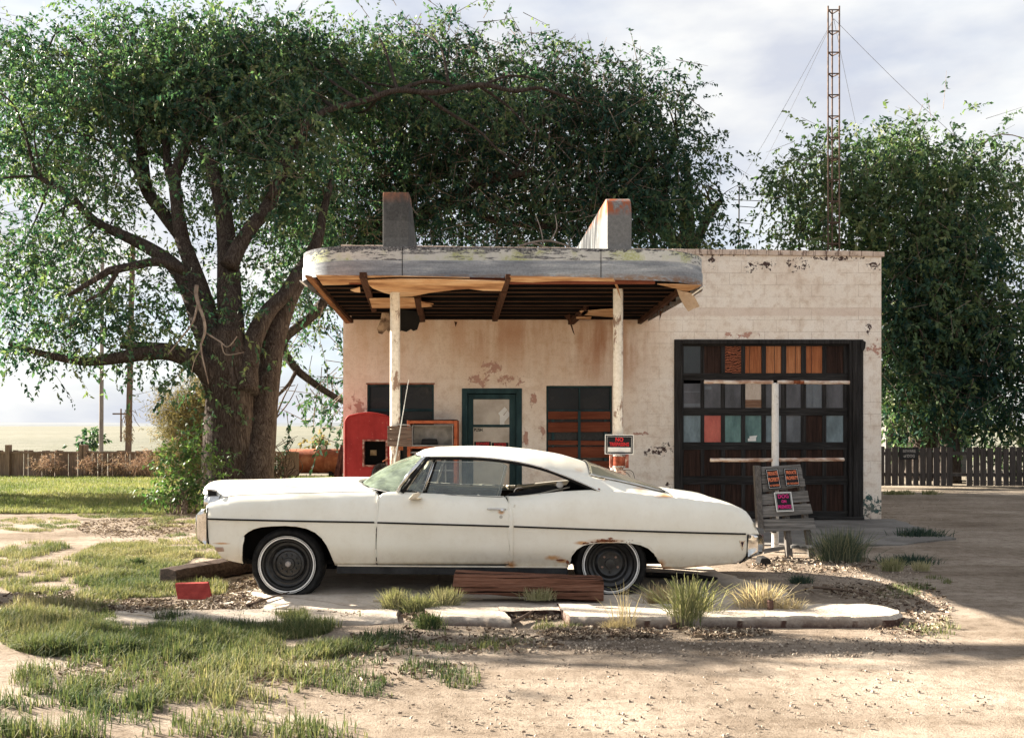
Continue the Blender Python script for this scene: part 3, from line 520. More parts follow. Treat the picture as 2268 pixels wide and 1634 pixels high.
# posts
m = NT('flaking_white_post'); n1 = m.noise(7, 9, .72, m.map((1, 1, .35))); n2 = m.noise(26, 8, .7); bz = m.n('SeparateXYZ', Vector=m.co).outputs['Z']
col = m.ramp(n2, [(.3, (.58, .52, .42)), (.6, (.75, .70, .61))]); fk = m.math('ADD', n1, m.n('MapRange', Value=bz, From__Min=2.2, From__Max=.6, To__Min=0.0, To__Max=.1).outputs['Result']); col = m.mix(m.ramp(fk, [(.545, 0), (.575, .85)]), col, (.19, .1, .06)); M['post'] = m.done(col, .75, n1, .5, .006)
for x, lab in ((875, 'post behind the small wooden board'), (1369, 'post behind the no trespassing sign')):
    X = (x - CX) * 12.2 / F; q = MB(); q.lathe([(.0, .0), (.07, .0), (.068, .4), (.066, 3.2), (.066, 3.46), (0, 3.46)], (X, 12.2, 0), 2, 20); q.build('canopy_post', M['post'], st, smooth=40)['label'] = lab
# ---------------------------------------------------------------- the white car
YN, YC = 8.79, 9.77                      # nearest side plane and centre line of the car
CAR = Vector(((995 - CX) / 233, YC, 0))
car = thing('car', CAR, 'white two door fastback car from the sixties with flat tyres and rust spots', 'car')
def cx(x): return (x - CX) / 233.0
def cz(y): return H - (y - HY) / 233.0
def cl(x, y, d=None):                    # local coordinates for the rust masks
    return (cx(x) - CAR.x, YN - YC, cz(y))
SHZ = [(440, 1112), (455, 1110), (467, 1107), (514, 1101), (617, 1097), (739, 1093.5), (825, 1091), (880, 1091), (1000, 1097.5), (1118, 1101), (1150, 1101), (1180, 1098), (1220, 1093), (1260, 1089), (1328, 1086), (1380, 1090), (1450, 1098), (1520, 1105), (1600, 1115.5), (1632, 1121), (1651, 1128), (1665, 1136.5), (1674, 1147.5), (1681, 1160.5), (1688, 1183), (1692, 1190)]
_sx = np.arange(420, 1710, 1.0); _sy = np.interp(_sx, [p[0] for p in SHZ], [p[1] for p in SHZ]); _k = np.hanning(41); _k /= _k.sum(); _sm = np.convolve(np.pad(_sy, 20, mode='edge'), _k, 'valid'); _wt = np.clip((1635 - _sx) / 30, 0, 1); _sy = _sm * _wt + _sy * (1 - _wt)
SHZ = list(zip(_sx, _sy))
def shz(X): return cz(float(np.interp(X * 233 + CX, _sx, _sy)))
def plan(X):                             # extra inset of the side in plan
    x = X * 233 + CX
    return interp(x, [(425, .115), (450, .085), (500, .05), (600, .018), (700, .004), (850, .0), (1000, .012), (1100, .02), (1200, .006), (1330, 0), (1450, .004), (1560, .03), (1640, .06), (1700, .1)])
def inset(X, z):
    s = shz(X); tz = cz(interp(X * 233 + CX, [(450, 1150), (1660, 1184)])); v = plan(X)
    if z > tz:
        t = min(1, (z - tz) / max(.05, s - tz)); x = X * 233 + CX
        hip = interp(x, [(1000, 0), (1250, 1), (1500, .7), (1640, .2)])
        v += .022 * math.sin(min(1, t * 1.0) * math.pi * .5) + .045 * t ** 2 + .075 * t ** 5 - .018 * hip * math.sin(math.pi * t)
    else:
        t = (tz - z) / max(.1, tz - .27); v += .006 * t + .012 * math.exp(-((t - .06) / .05) ** 2) * 0 + .05 * max(0, t - .55) ** 1.5 * 3
        if t < .12: v += .006 * (t / .12)
        else: v += .006
    return v
def S(X, z): return YN + inset(X, z)
# paint
m = NT('aged_white_car_paint'); n1 = m.noise(2.0, 8, .6); n2 = m.noise(13, 9, .72); n3 = m.noise(60, 6, .75); zz = m.n('SeparateXYZ', Vector=m.co).outputs['Z']
col = m.ramp(n1, [(.35, (.74, .70, .59)), (.6, (.80, .77, .67))])
col = m.mix(.09, col, m.ramp(n2, [(.36, (.62, .5, .36)), (.5, (1, 1, 1))]), 'MULTIPLY')
dirt = m.math('MULTIPLY', m.n('MapRange', Value=zz, From__Min=.5, From__Max=.28).outputs['Result'], m.ramp(n2, [(.3, .25), (.62, .8)])); col = m.mix(dirt, col, (.5, .41, .29))
def rustspots(lst, lo, hi, c, nn):
    global col
    tot = None
    for (x, y, rx, ry) in lst:
        q = m.spot(cl(x, y), (rx / 233, .6, ry / 233), .95); tot = q if tot is None else m.math('MAXIMUM', tot, q)
    f = m.ramp(m.math('MULTIPLY', tot, nn), [(lo, 0), (hi, 1)]); col = m.mix(f, col, c)
rustspots([(1292, 1042, 34, 16), (1430, 1084, 34, 20), (1225, 1236, 30, 10), (1245, 1243, 20, 8), (1340, 1198, 62, 9), (1290, 1202, 30, 7), (1466, 1252, 16, 20), (1478, 1260, 26, 7), (1130, 1252, 20, 14), (1110, 1135, 12, 8), (1350, 1060, 30, 16), (1480, 1100, 40, 10), (485, 1205, 30, 4), (1560, 1258, 70, 5)], .12, .40, (.52, .29, .13), n2)
rustspots([(1340, 1196, 54, 8), (1350, 1192, 22, 8), (1466, 1254, 14, 16), (1476, 1260, 24, 6), (1240, 1241, 22, 6), (1258, 1245, 10, 14), (1292, 1041, 16, 8), (1330, 1085, 8, 6), (1640, 1246, 12, 6)], .31, .41, (.2, .065, .03), n2)
st_ = m.noise(4.5, 6, .6, m.map((1, 1, .12))); col = m.mix(m.math('MULTIPLY', m.ramp(st_, [(.66, 0), (.76, .3)]), m.ramp(n2, [(.4, .2), (.6, 1)])), col, (.6, .45, .28))
col = m.mix(m.ramp(n3, [(.66, 0), (.7, .5)]), col, (.36, .25, .15))
M['car'] = m.done(col, m.ramp(n1, [(.3, .3), (.7, .48)]), n1, .05, .004, spec=.45, Coat__Weight=.25, Coat__Roughness=.18)
M['chrome'] = mk('worn_chrome', [(.35, (.55, .53, .5)), (.65, (.8, .79, .77))], 12, rough=.12, metal=1, bs=.06, bd=.002)
M['trimblack'] = plain('black_rubber_trim', (.014, .013, .013), .45)
M['tyre'] = mk('dusty_tyre', [(.35, (.007, .007, .007)), (.65, (.022, .021, .02))], 14, rough=.85, spec=.15, bs=.3, bd=.003)
M['steel'] = mk('black_steel_wheel', [(.35, (.008, .008, .008)), (.65, (.034, .032, .03))], 16, rough=.36, bs=.2, bd=.002, spec=.5)
M['wwall'] = plain('whitewall_band', (.8, .78, .73), .7, var=.15, scale=20)
M['rustred'] = mk('flaking_rust', [(.35, (.1, .03, .015)), (.6, (.3, .1, .045))], 30, rough=.95, bs=.8)
def patch(name, outl, parent, mat=None, mirror=False, th=0, gx_=.045, gz_=.03, push=0):
    bm = bmesh.new(); vs = [bm.verts.new((cx(x), 0, cz(y))) for x, y in outl]; f = bm.faces.new(vs)
    bmesh.ops.triangulate(bm, faces=[f], ngon_method='EAR_CLIP')
    xs_ = [v.co.x for v in bm.verts]; zs_ = [v.co.z for v in bm.verts]
    for k in np.arange(min(xs_), max(xs_), gx_): bmesh.ops.bisect_plane(bm, geom=bm.verts[:] + bm.edges[:] + bm.faces[:], plane_co=(k, 0, 0), plane_no=(1, 0, 0), dist=1e-5)
    for k in np.arange(min(zs_), max(zs_), gz_): bmesh.ops.bisect_plane(bm, geom=bm.verts[:] + bm.edges[:] + bm.faces[:], plane_co=(0, 0, k), plane_no=(0, 0, 1), dist=1e-5)
    for k in np.arange(.80, max(zs_), .011): bmesh.ops.bisect_plane(bm, geom=bm.verts[:] + bm.edges[:] + bm.faces[:], plane_co=(0, 0, k), plane_no=(0, 0, 1), dist=1e-5)
    bmesh.ops.dissolve_degenerate(bm, dist=1e-4, edges=bm.edges[:])
    for v in bm.verts:
        y = S(v.co.x, v.co.z) + push; v.co.y = (2 * YC - y) if mirror else y; v.co -= wloc(parent)
    bmesh.ops.recalc_face_normals(bm, faces=bm.faces)
    bm.normal_update()
    if bm.faces and (sum(f.normal.y * f.calc_area() for f in bm.faces) > 0) != mirror: bmesh.ops.reverse_faces(bm, faces=bm.faces)
    me = bpy.data.meshes.new(name); bm.to_mesh(me); bm.free()
    o = finish(name, me, mat or M['car'], parent, 45, 0)
    so = o.modifiers.new('solid', 'SOLIDIFY'); so.thickness = .012; so.offset = -1
    return o
archF = [(531, 1250), (528, 1240), (526.5, 1225), (527, 1210), (530, 1196), (536, 1186), (545, 1178), (558, 1171), (575, 1166.5), (600, 1164), (630, 1163), (655, 1164.5), (678, 1169), (698, 1178), (713, 1191), (724, 1207), (732, 1225), (737, 1240), (742, 1253)]
archR = [(1473, 1262), (1467, 1250), (1460, 1238), (1450, 1225), (1437, 1213.5), (1420, 1206), (1400, 1202), (1370, 1200.5), (1340, 1200.5), (1312, 1202), (1292, 1207), (1277, 1216), (1266, 1230), (1260, 1248), (1257, 1258)]
def top(xa, xb): return [(x, interp(x, SHZ)) for x in np.arange(xa, xb + .1, (xb - xa) / max(1, int(abs(xb - xa) / 18)))]
fender = [(449, 1121), (454, 1113)] + top(462, 826)[0:] + [(834, 1097), (833.5, 1110), (832.6, 1160), (830.6, 1200), (830, 1225), (832, 1251)] + archF[::-1] + [(515, 1247), (497, 1243), (483, 1236), (474, 1224), (468, 1212), (452, 1206), (449, 1180), (448, 1150)]
body = patch('front_fender', fender, car)
doorp = [(837, 1099), (846, 1093), (861, 1091)] + top(882, 1115) + [(1120, 1105), (1126, 1115), (1131, 1130), (1133.4, 1148), (1133.6, 1235), (1131, 1244), (1126, 1249), (1119, 1251), (834.5, 1251), (832.6, 1225), (833.2, 1200), (835.2, 1160), (836, 1110)]
cdoor = patch('door', doorp, car)
quarter = [(1119, 1101.5)] + top(1124, 1648) + [(1657, 1131.5), (1665, 1137), (1670, 1142.5), (1674, 1148), (1681, 1161), (1687, 1184.5), (1661, 1186), (1659, 1234), (1649, 1246), (1640, 1250), (1600, 1254), (1540, 1258.5), (1490, 1262.5)] + archR + [(1200, 1257), (1121, 1255), (1121, 1253), (1128.5, 1250.5), (1133.6, 1245), (1136.2, 1235), (1136, 1148), (1133.6, 1130), (1128.6, 1114), (1122.4, 1104)]
rq = patch('rear_quarter', quarter, car)
for nm, ol_ in (('front_fender', fender), ('door', doorp), ('rear_quarter', quarter)): patch(nm, ol_, car, mirror=True)
# dark shell behind the panel gaps and wheel wells
q = MB(); xs_ = np.arange(-2.62, 2.3, .12)
for sgn in (0, 1):
    def fn(i, j):
        X = xs_[i]; z0 = .3; z1 = shz(X) - .06; z = z0 + (z1 - z0) * j / 5; y = S(X, z) + .05; return (X, 2 * YC - y if sgn else y, z)
    def kp(i, j):
        x = xs_[i] * 233 + CX; return not (500 < x < 740 or 1240 < x < 1470)
    q.grid(fn, len(xs_), 6, kp)
q.box(-2.6, 2.2, 9.05, 10.5, .27, .31)
for X in (-2.64, -1.6, .55, 1.5): q.box(X, X + .02, 9.0, 10.5, .27, .82)
q.box(-2.62, -1.62, 9.15, 9.17, .31, .85); q.box(.57, 1.5, 9.15, 9.17, .31, .85)
q.build('floor_pan', M['dark'], car)
# rocker moulding
q = MB()
def rk(xa, xb, ya0, ya1, yb0, yb1, ins, mb): 
    a, b = cx(xa), cx(xb); mb.hexa([(a, YN + ins, cz(ya1)), (b, YN + ins, cz(yb1)), (b, YN + .2, cz(yb1)), (a, YN + .2, cz(ya1)), (a, YN + ins, cz(ya0)), (b, YN + ins, cz(yb0)), (b, YN + .2, cz(yb0)), (a, YN + .2, cz(ya0))])
rk(744, 1258, 1255, 1271, 1259, 1276, .035, q); q.build('rocker_moulding', mk('dark_grey_moulding', [(.3, (.02, .02, .021)), (.7, (.05, .05, .05))], 5, rough=.4, bs=.1), car, bevel=.006)
q = MB(); rk(746, 1256, 1251.6, 1254.6, 1256, 1258.6, .03, q); q.build('rocker_strip', M['car'], car, bevel=.002)
# side trim
def ribbon(pts, w, out, name, mat, parent, th=.012):
    q = MB(); P_ = [(cx(x), cz(y)) for x, y in pts]
    ps = []
    for i, (X, z) in enumerate(P_): ps.append((X, S(X, z) - out, z))
    for i in range(len(ps) - 1):
        a, b = ps[i], ps[i + 1]
        q.hexa([(a[0], a[1], a[2] - w / 2), (b[0], b[1], b[2] - w / 2), (b[0], b[1] + th, b[2] - w / 2), (a[0], a[1] + th, a[2] - w / 2), (a[0], a[1], a[2] + w / 2), (b[0], b[1], b[2] + w / 2), (b[0], b[1] + th, b[2] + w / 2), (a[0], a[1] + th, a[2] + w / 2)])
    return q.build(name, mat, parent)
def lin(xa, ya, xb, yb, n): return [(xa + (xb - xa) * i / n, ya + (yb - ya) * i / n) for i in range(n + 1)]
ribbon(lin(451, 1150.5, 829, 1156.5, 14), .016, .008, 'trim_strip', M['trimblack'], car); ribbon(lin(836, 1157, 1132, 1166, 10), .016, .008, 'trim_strip', M['trimblack'], cdoor); ribbon(lin(1138, 1166, 1656, 1184, 18), .016, .008, 'trim_strip', M['trimblack'], car)
# wheel arch lips
for ar, mt, nm in ((archF, M['car'], 'arch_lip'), (archR, M['car'], 'arch_lip')):
    q = MB(); q.tube([(cx(x), S(cx(x), cz(y)) + .004, cz(y)) for x, y in ar], .008, 6); q.build(nm, mt, car, smooth=True)
random.seed(3); q = MB()
for k in range(46):
    x = random.gauss(1345, 26); y = interp(x, [(1292, 1206), (1312, 1201), (1340, 1199), (1370, 1199), (1400, 1201)]) - abs(random.gauss(0, 2.2)) + 1; X, z = cx(x), cz(y); a = random.uniform(.004, .018)
    q.add([(X - a, S(X, z) - .004, z + random.uniform(-.004, .004)), (X + a, S(X, z) - .004, z + random.uniform(-.004, .004)), (X + a * .3, S(X, z) - .009, z + random.uniform(.004, .014)), (X, S(X, z) + .004, z)], [(0, 1, 2), (0, 2, 3), (1, 3, 2), (0, 3, 1)])
q.build('rust_flakes', M['rustred'], car)['kind'] = 'stuff'
# hood
def hoodfn(nu, nv):
    def fn(i, j):
        v = -1 + 2 * j / (nv - 1); u = i / (nu - 1); a = abs(v)
        Xf = -2.875 - .36 * (1 - a ** 1.6); Xr = -1.30 - .27 * (1 - a ** 2.2); X = Xf + (Xr - Xf) * u
        xe = -2.86 + (-1.31 + 2.86) * u; ze = shz(xe); hw = YC - (S(xe, ze) + .012)
        cr_ = interp(u, [(0, .075), (.06, .092), (.3, .088), (.8, .085), (.95, .075), (1, .06)])
        z = ze + .002 + cr_ * (1 - a ** 2.6) + .02 * max(0, 1 - (a / .12) ** 2) * (1 - u) + (.012 * math.exp(-((a - .55) / .08) ** 2))
        if u < .04: z -= .03 * (1 - u / .04) ** 2
        return (X, YC + v * hw, z)
    return fn
q = MB(); hf = hoodfn(40, 41); q.grid(hf, 40, 41); ho = q.build('hood', M['car'], car, smooth=True); so = ho.modifiers.new('s', 'SOLIDIFY'); so.thickness = .015; so.offset = -1
# hood lip turned down over the grille and the dark grille cavity
q = MB(); vv = [hf(0, j) for j in range(41)]
q.grid(lambda i, j: (vv[j][0] + (0, -.008, .02)[i], vv[j][1], vv[j][2] - (0, .03, .05)[i]), 3, 41); q.build('hood_lip', M['car'], car, smooth=50)
q = MB(); q.grid(lambda i, j: (vv[j][0] + .10, YC + (vv[j][1] - YC) * .98, (vv[j][2] - .04, .52)[i]), 2, 41); gr_ = q.build('grille', M['trimblack'], car)
for dy in (-.72, -.52, .52, .72):
    for dz in (.86,):
        q = MB(); Xg = -2.87 - .36 * (1 - abs(dy / .9) ** 1.6); q.lathe([(0, -.02), (.05, -.018), (.08, -.005), (.088, .02), (.088, .1)], (Xg + .03, YC + dy, dz), 0, 20); q.build('headlight', M['chrome'], car, smooth=True)
q = MB(); q.hexa([P(461, 1100, 9.05), P(478, 1096, 9.05), P(478, 1096, 9.25), P(461, 1100, 9.25), P(459, 1084, 9.05), P(481, 1087, 9.05), P(481, 1087, 9.25), P(459, 1084, 9.25)]); q.build('headlight_bezel', M['trimblack'], car, bevel=.006)
q = MB(); q.tube([P(458, 1083.5, 9.04), P(470, 1084.5, 9.04), P(482, 1087.5, 9.04)], .01, 6); q.build('headlight_trim', M['chrome'], car, smooth=True)
q = MB(); q.hexa([P(463, 1112, 9.03), P(478, 1106, 9.03), P(478, 1106, 9.3), P(463, 1112, 9.3), P(461.5, 1100.5, 9.03), P(479, 1096.5, 9.03), P(479, 1096.5, 9.3), P(461.5, 1100.5, 9.3)]); q.build('headlight_recess', M['trimblack'], car)
# front fender nose cap
q = MB(); npf = [(449, 1121), (449, 1135), (449, 1160), (450, 1185), (452, 1206)]
q.grid(lambda i, j: (cx(npf[i][0]) - .03 * math.sin(j / 6 * math.pi / 2) + .0, S(cx(450), cz(npf[i][1])) + .003 + .10 * (j / 6) ** 1.5, cz(npf[i][1]) - .0), 5, 7); q.build('fender_nose', M['car'], car, smooth=True)
# bumpers
bp = [(451, 1127), (436, 1132), (428, 1142), (425.5, 1160), (427, 1185), (431, 1199), (438, 1205), (452, 1206)]
q = MB()
def bfn(i, j):
    x, y = bp[i]; v = -1 + 2 * j / 30; a = abs(v); X = cx(x) - .10 * (1 - a ** 3) - .06 * max(0, 1 - a * 5); hw = (YC - YN - .07) - .04 * math.exp(-((a - 1) / .03) ** 2) * (1 if i in (3, 4) else 1)
    zc = cz(1166); z = cz(y); z = zc + (z - zc) * (1 - .25 * (1 - a ** 6)); return (X + .08 * max(0, (a - .93) / .07) ** 2 * (0 if x > 440 else .0), YC + v * hw, z)
q.grid(bfn, len(bp), 31)
bmp = q.build('front_bumper', M['chrome'], car, smooth=45)
q = MB(); pe = [(451, 1127), (438, 1131), (429, 1142), (425.5, 1160), (427, 1185), (431, 1199), (438, 1205), (452, 1207)]
q.grid(lambda i, j: (cx(pe[i][0]) + (.0, .002, .012, .0)[j] * 0, YN + (.066, .064, .075, .10)[j] + (0 if pe[i][0] > 445 else .035), cz(pe[i][1])), len(pe), 4)
vs_ = [(cx(x), YN + .072 + interp(x, [(425, .045), (432, .02), (452, 0)]), cz(y)) for x, y in pe]; mid = [(cx(451.5), YN + .068, cz(y)) for x, y in pe]
q = MB(); q.grid(lambda i, j: tuple(Vector(vs_[i]).lerp(Vector(mid[i]), j / 4) + Vector((0, -.012 * math.sin(j / 4 * math.pi), 0))), len(pe), 5); q.build('bumper_end', M['chrome'], bmp, smooth=True)
ribbon([(452, 1127), (453.5, 1150), (454, 1180), (456, 1207)], .0, .004, 'bumper_seal', M['trimblack'], bmp) if 0 else None
q = MB(); q.tube([(cx(x), S(cx(x), cz(y)) - .004, cz(y)) for x, y in [(450.5, 1127), (451.5, 1145), (452, 1170), (453, 1190), (455, 1207)]], .008, 6); q.build('bumper_seal', M['trimblack'], bmp, smooth=True)
q = MB(); q.hexa([(cx(474), S(cx(474), cz(1224)) - .006, cz(1224)), (cx(492), S(cx(492), cz(1223)) - .004, cz(1223)), (cx(492), YN + .2, cz(1223)), (cx(474), YN + .2, cz(1224)), (cx(469), S(cx(474), cz(1213)) - .006, cz(1213)), (cx(490), S(cx(492), cz(1213)) - .004, cz(1213)), (cx(490), YN + .2, cz(1213)), (cx(469), YN + .2, cz(1213))]); q.build('parking_light', mk('cloudy_amber_lens', [(.35, (.35, .22, .15)), (.65, (.6, .5, .42))], 20, rough=.3, bs=.1, spec=.5), car, bevel=.006)
q = MB(); q.grid(lambda i, j: (cx(470) - .09 * (1 - abs(-1 + j / 10) ** 3) + (0, .03, .12)[i], YC + (-1 + j / 10) * (YC - YN - .09), (cz(1208), cz(1225), cz(1246))[i]), 3, 21); q.build('front_valance', M['car'], car, smooth=True)
# roof, sail panels, rear window and boot lid: one grid split into parts
EP = [(940, 1011, .21), (1000, 1010, .2), (1060, 1011.5, .2), (1110, 1016, .2), (1160, 1024, .2), (1210, 1037, .195), (1260, 1056, .18), (1300, 1073, .155), (1328, 1086, .13)]
E = [(P(x, y, YN + i).x, YN + i, P(x, y, YN + i).z) for x, y, i in EP]
for x in np.arange(1350, 1691, 17):
    X = cx(x); E.append((X, S(X, shz(X)) + .004, shz(X) + .001))
ex = np.array([e_[0] for e_ in E]); e1 = np.array([e_[1] for e_ in E]); e2 = np.array([e_[2] for e_ in E]); xd = np.linspace(ex[0], ex[-1], 400); ker = np.hanning(31); ker /= ker.sum()
def smo(a): p = np.pad(a, 15, mode='edge'); return np.convolve(p, ker, 'valid')
EX, E1, E2 = xd, smo(np.interp(xd, ex, e1)), smo(np.interp(xd, ex, e2))
CP = [(925, 1003, 9.77), (940, 994.5, 9.77), (970, 989, 9.77), (1050, 987, 9.77), (1120, 989, 9.77), (1180, 995, 9.77), (1240, 1005, 9.77), (1290, 1020, 9.77), (1340, 1039, 9.77), (1400, 1061, 9.77), (1445, 1077.5, 9.77), (1480, 1086, 9.6), (1530, 1097, 9.4), (1580, 1108, 9.3), (1630, 1119, 9.2), (1655, 1126, 9.1), (1672, 1138, 9.0), (1690, 1175, 8.95)]
CPw = [(P(*p).x, P(*p).z) for p in CP]; cxs = np.linspace(CPw[0][0], CPw[-1][0], 400); CZ = np.interp(cxs, [c[0] for c in CPw], [c[1] for c in CPw]); CZ[30:] = smo(CZ)[30:]
NS, NV = 150, 61; s0, s1 = -1.0, 2.385
def roofpt(s, v):
    a = abs(v); X = s + .15 * a ** 2.2 * max(0, min(1, (-.35 - s) / .65))
    if s > 2.0: X = s - .05 * a ** 3 * (s - 2.0) / .385
    ye = float(np.interp(X, EX, E1)); ze = float(np.interp(X, EX, E2)); zc = max(ze, float(np.interp(s, cxs, CZ)))
    p = interp(s, [(-1, 2.3), (.4, 2.3), (.9, 3.2), (1.4, 3.6), (2.3, 3.2)])
    z = ze + (zc - ze) * (1 - a ** p); hw = YC - ye
    w_ = v + .06 * math.sin(math.pi * v) * -0
    return Vector((X, YC + w_ * hw, z))
sv = np.linspace(s0, s1, NS); vvv = np.sin(np.linspace(-math.pi / 2, math.pi / 2, NV))
ptsR = [[roofpt(sv[i], vvv[j]) for j in range(NV)] for i in range(NS)]
def isglass(i, j): s = (sv[i] + sv[i + 1]) / 2; a = abs((vvv[j] + vvv[j + 1]) / 2); return .78 < s < 1.5 and a < .80 - .05 * (s - .78)
def isboot(i): return sv[i] >= 1.55
def sub(name, keep, mat, parent, dz=0, sm=True, th=.012):
    q = MB(); q.grid(lambda i, j: ptsR[i][j] + Vector((0, 0, dz)), NS, NV, keep); q2 = q
    o = q2.build(name, mat, parent, smooth=sm); 
    if th: so = o.modifiers.new('s', 'SOLIDIFY'); so.thickness = th; so.offset = -1
    return o
ib = next(i for i in range(NS) if isboot(i))
roof = sub('roof', lambda i, j: not isglass(i, j) and not isboot(i), M['car'], car)
sub('boot_lid', lambda i, j: isboot(i), M['car'], car)
m = NT('tinted_rear_glass'); M['rglass'] = m.done((.20, .19, .14), .06, spec=.6); 
rg = sub('rear_window', isglass, M['rglass'], car, .018, th=.005)
ii = [i for i in range(NS) if .78 < (sv[i] + sv[min(i + 1, NS - 1)]) / 2 < 1.5]
for sgn in (-1, 1):
    q = MB(); q.tube([roofpt(sv[i], sgn * (.80 - .05 * (sv[i] - .78))) + Vector((0, 0, .012)) for i in range(ii[0], ii[-1] + 2)], .009, 6); q.build('rear_window_trim', M['chrome'], rg, smooth=True)
for s in (.775, 1.505):
    q = MB(); q.tube([roofpt(s, v) + Vector((0, 0, .012)) for v in np.linspace(-.79, .79, 20)], .007, 6); q.build('rear_window_trim', M['trimblack'], rg, smooth=True)
# tail panel and rear bumper
q = MB(); q.grid(lambda i, j: (2.36 - .03 * abs(-1 + j / 10) ** 4 + (0, .03, .05)[i], YC + (-1 + j / 10) * (YC - YN - .1), (cz(1160), cz(1184), cz(1200))[i]), 3, 21); q.build('tail_panel', M['car'], car, smooth=True)
rb = [(1659, 1184), (1690, 1186), (1696, 1190), (1698, 1205), (1697.5, 1222), (1692, 1229), (1678, 1233), (1660, 1235)]
q = MB(); q.grid(lambda i, j: (cx(rb[i][0]) + .08 * (1 - abs(-1 + j / 10) ** 3), YC + (-1 + j / 10) * (YC - YN - .075), cz(rb[i][1])), len(rb), 21); rbo = q.build('rear_bumper', M['chrome'], car, smooth=45)
ctr = [(cx(1660 + (x - 1660) * .0), y) for x, y in rb]
q = MB(); vs_ = [(cx(x), YN + .075 + interp(x, [(1660, 0), (1688, .02), (1699, .06)]), cz(y)) for x, y in rb]; mid = [(cx(1661), YN + .07, cz(1184 + (1235 - 1184) * i / 7)) for i in range(8)]
q.grid(lambda i, j: tuple(Vector(vs_[i]).lerp(Vector(mid[i]), j / 5) + Vector((0, -.016 * math.sin(j / 5 * math.pi), 0))), 8, 6); q.build('bumper_end', M['chrome'], rbo, smooth=True)
q = MB(); q.tube([(cx(x), S(cx(x), cz(y)) - .002, cz(y)) for x, y in [(1661, 1186), (1661, 1210), (1659, 1234), (1650, 1246), (1643, 1250)]], .009, 6); q.build('bumper_seal', M['trimblack'], rbo, smooth=True)
q = MB(); q.grid(lambda i, j: (cx((1664, 1690, 1672, 1652)[i]) - (.0 if j else 0) + .04 * (1 - abs(-1 + j / 10) ** 3), YC + (-1 + j / 10) * (YC - YN - .09), cz((1234, 1229, 1236, 1248)[i])), 4, 21); q.build('rear_valance', M['car'], car, smooth=50)
def flat_on_side(pts, out, th, name, mat, parent):
    q = MB(); X = [cx(x) for x, y in pts]; Z = [cz(y) for x, y in pts]; n = len(pts)
    q.add([(X[i], S(X[i], Z[i]) - out, Z[i]) for i in range(n)] + [(X[i], S(X[i], Z[i]) - out + th, Z[i]) for i in range(n)], [tuple(range(n)), tuple(range(2 * n - 1, n - 1, -1))] + [(i, i + n, (i + 1) % n + n, (i + 1) % n) for i in range(n)])
    return q.build(name, mat, parent)
em = flat_on_side([(1641, 1197.5), (1645, 1199.5), (1651, 1199.5), (1655, 1197.5), (1648.4, 1222)], .006, .012, 'side_emblem', M['chrome'], car)
flat_on_side([(1644.5, 1201.5), (1651.5, 1201.5), (1648.2, 1214)], .008, .003, 'emblem_lens', plain('dark_purple_lens', (.03, .012, .03), .25), em)
# wheels
def wheel(x, y, rear):
    X = cx(x); yo = YN + .085; z = cz(y); c = (X, yo, z); rot = None
    wo = bpy.data.objects.new('wheel', None); C.objects.link(wo); wo.parent = car; wo.location = Vector(c) - CAR
    q = MB(); q.lathe([(.272, .03), (.285, .002), (.30, -.012), (.325, -.008), (.343, .015), (.352, .05), (.352, .15), (.34, .19), (.30, .2), (.27, .19)], c, 1, 56)
    zb = .012
    for i, v in enumerate(q.v):           # flat tyre: flatten and bulge at the ground
        vx, vy, vz = v
        if vz < zb: q.v[i] = (vx * 1.0 + (vx - X) * .06, vy + (-.02 if vy < yo + .08 else .02), zb)
        elif vz < zb + .09: q.v[i] = (vx + (vx - X) * .03, vy + (-.014 if vy < yo + .08 else .014), vz)
    q.build('tyre', M['tyre'], wo, smooth=40)
    q = MB(); q.lathe([(.252, -.0125), (.265, -.0155), (.265, -.006), (.252, -.004)], (X, yo + .0, z), 1, 56); q.build('whitewall', M['wwall'], wo, smooth=30)
    q = MB(); q.lathe([(.272, -.0145), (.276, -.0155), (.276, -.006), (.272, -.004)], (X, yo, z), 1, 56); q.build('whitewall_line', M['wwall'], wo, smooth=30)
    q = MB(); q.lathe([(.249, -.004), (.272, -.002), (.272, .03), (.21, .02)], c, 1, 56); q.build('tyre_bead', M['tyre'], wo, smooth=30)
    q = MB()
    if not rear: pr_ = [(.244, .02), (.238, -.004), (.228, -.002), (.222, .03), (.206, .045), (.2, .05), (.186, .05), (.168, .075), (.160, .08), (.150, .06), (.13, .055), (.118, .075), (.06, .068), (.055, .055), (.0, .05)]
    else: pr_ = [(.246, .02), (.24, -.004), (.23, .0), (.222, .035), (.2, .05), (.19, .055), (.176, .07), (.166, .095), (.15, .1), (.13, .085), (.118, .08), (.1, .085), (.05, .085), (.046, .06), (.0, .058)]
    q.lathe(pr_, c, 1, 56); rim = q.build('rim', M['steel'], wo, smooth=35)
    if not rear:
        q = MB(); q.lathe([(0, .026), (.02, .027), (.027, .034), (.027, .06)], c, 1, 24); q.build('hub_cap', plain('dull_hub_cap', (.42, .38, .35), .5), wo, smooth=40)
        for k in range(10):
            a = k * 2 * math.pi / 10; q = MB(); q.lathe([(0, .052), (.011, .054), (.013, .07)], (X + .085 * math.cos(a), yo, z + .085 * math.sin(a)), 1, 8); q.build('wheel_nut', M['steel'], wo)
    else:
        for k, a in enumerate((48, 132, 205, 335, 270)):
            a = R(a); q = MB(); q.lathe([(0, .068), (.008, .069), (.012, .074), (.013, .09)], (X + .083 * math.cos(a), yo, z + .083 * math.sin(a)), 1, 10); q.build('wheel_nut', plain('rusty_nut', (.34, .22, .17), .6) if k == 0 else bpy.data.materials['rusty_nut'] if k < 4 else M['steel'], wo)
    return wo
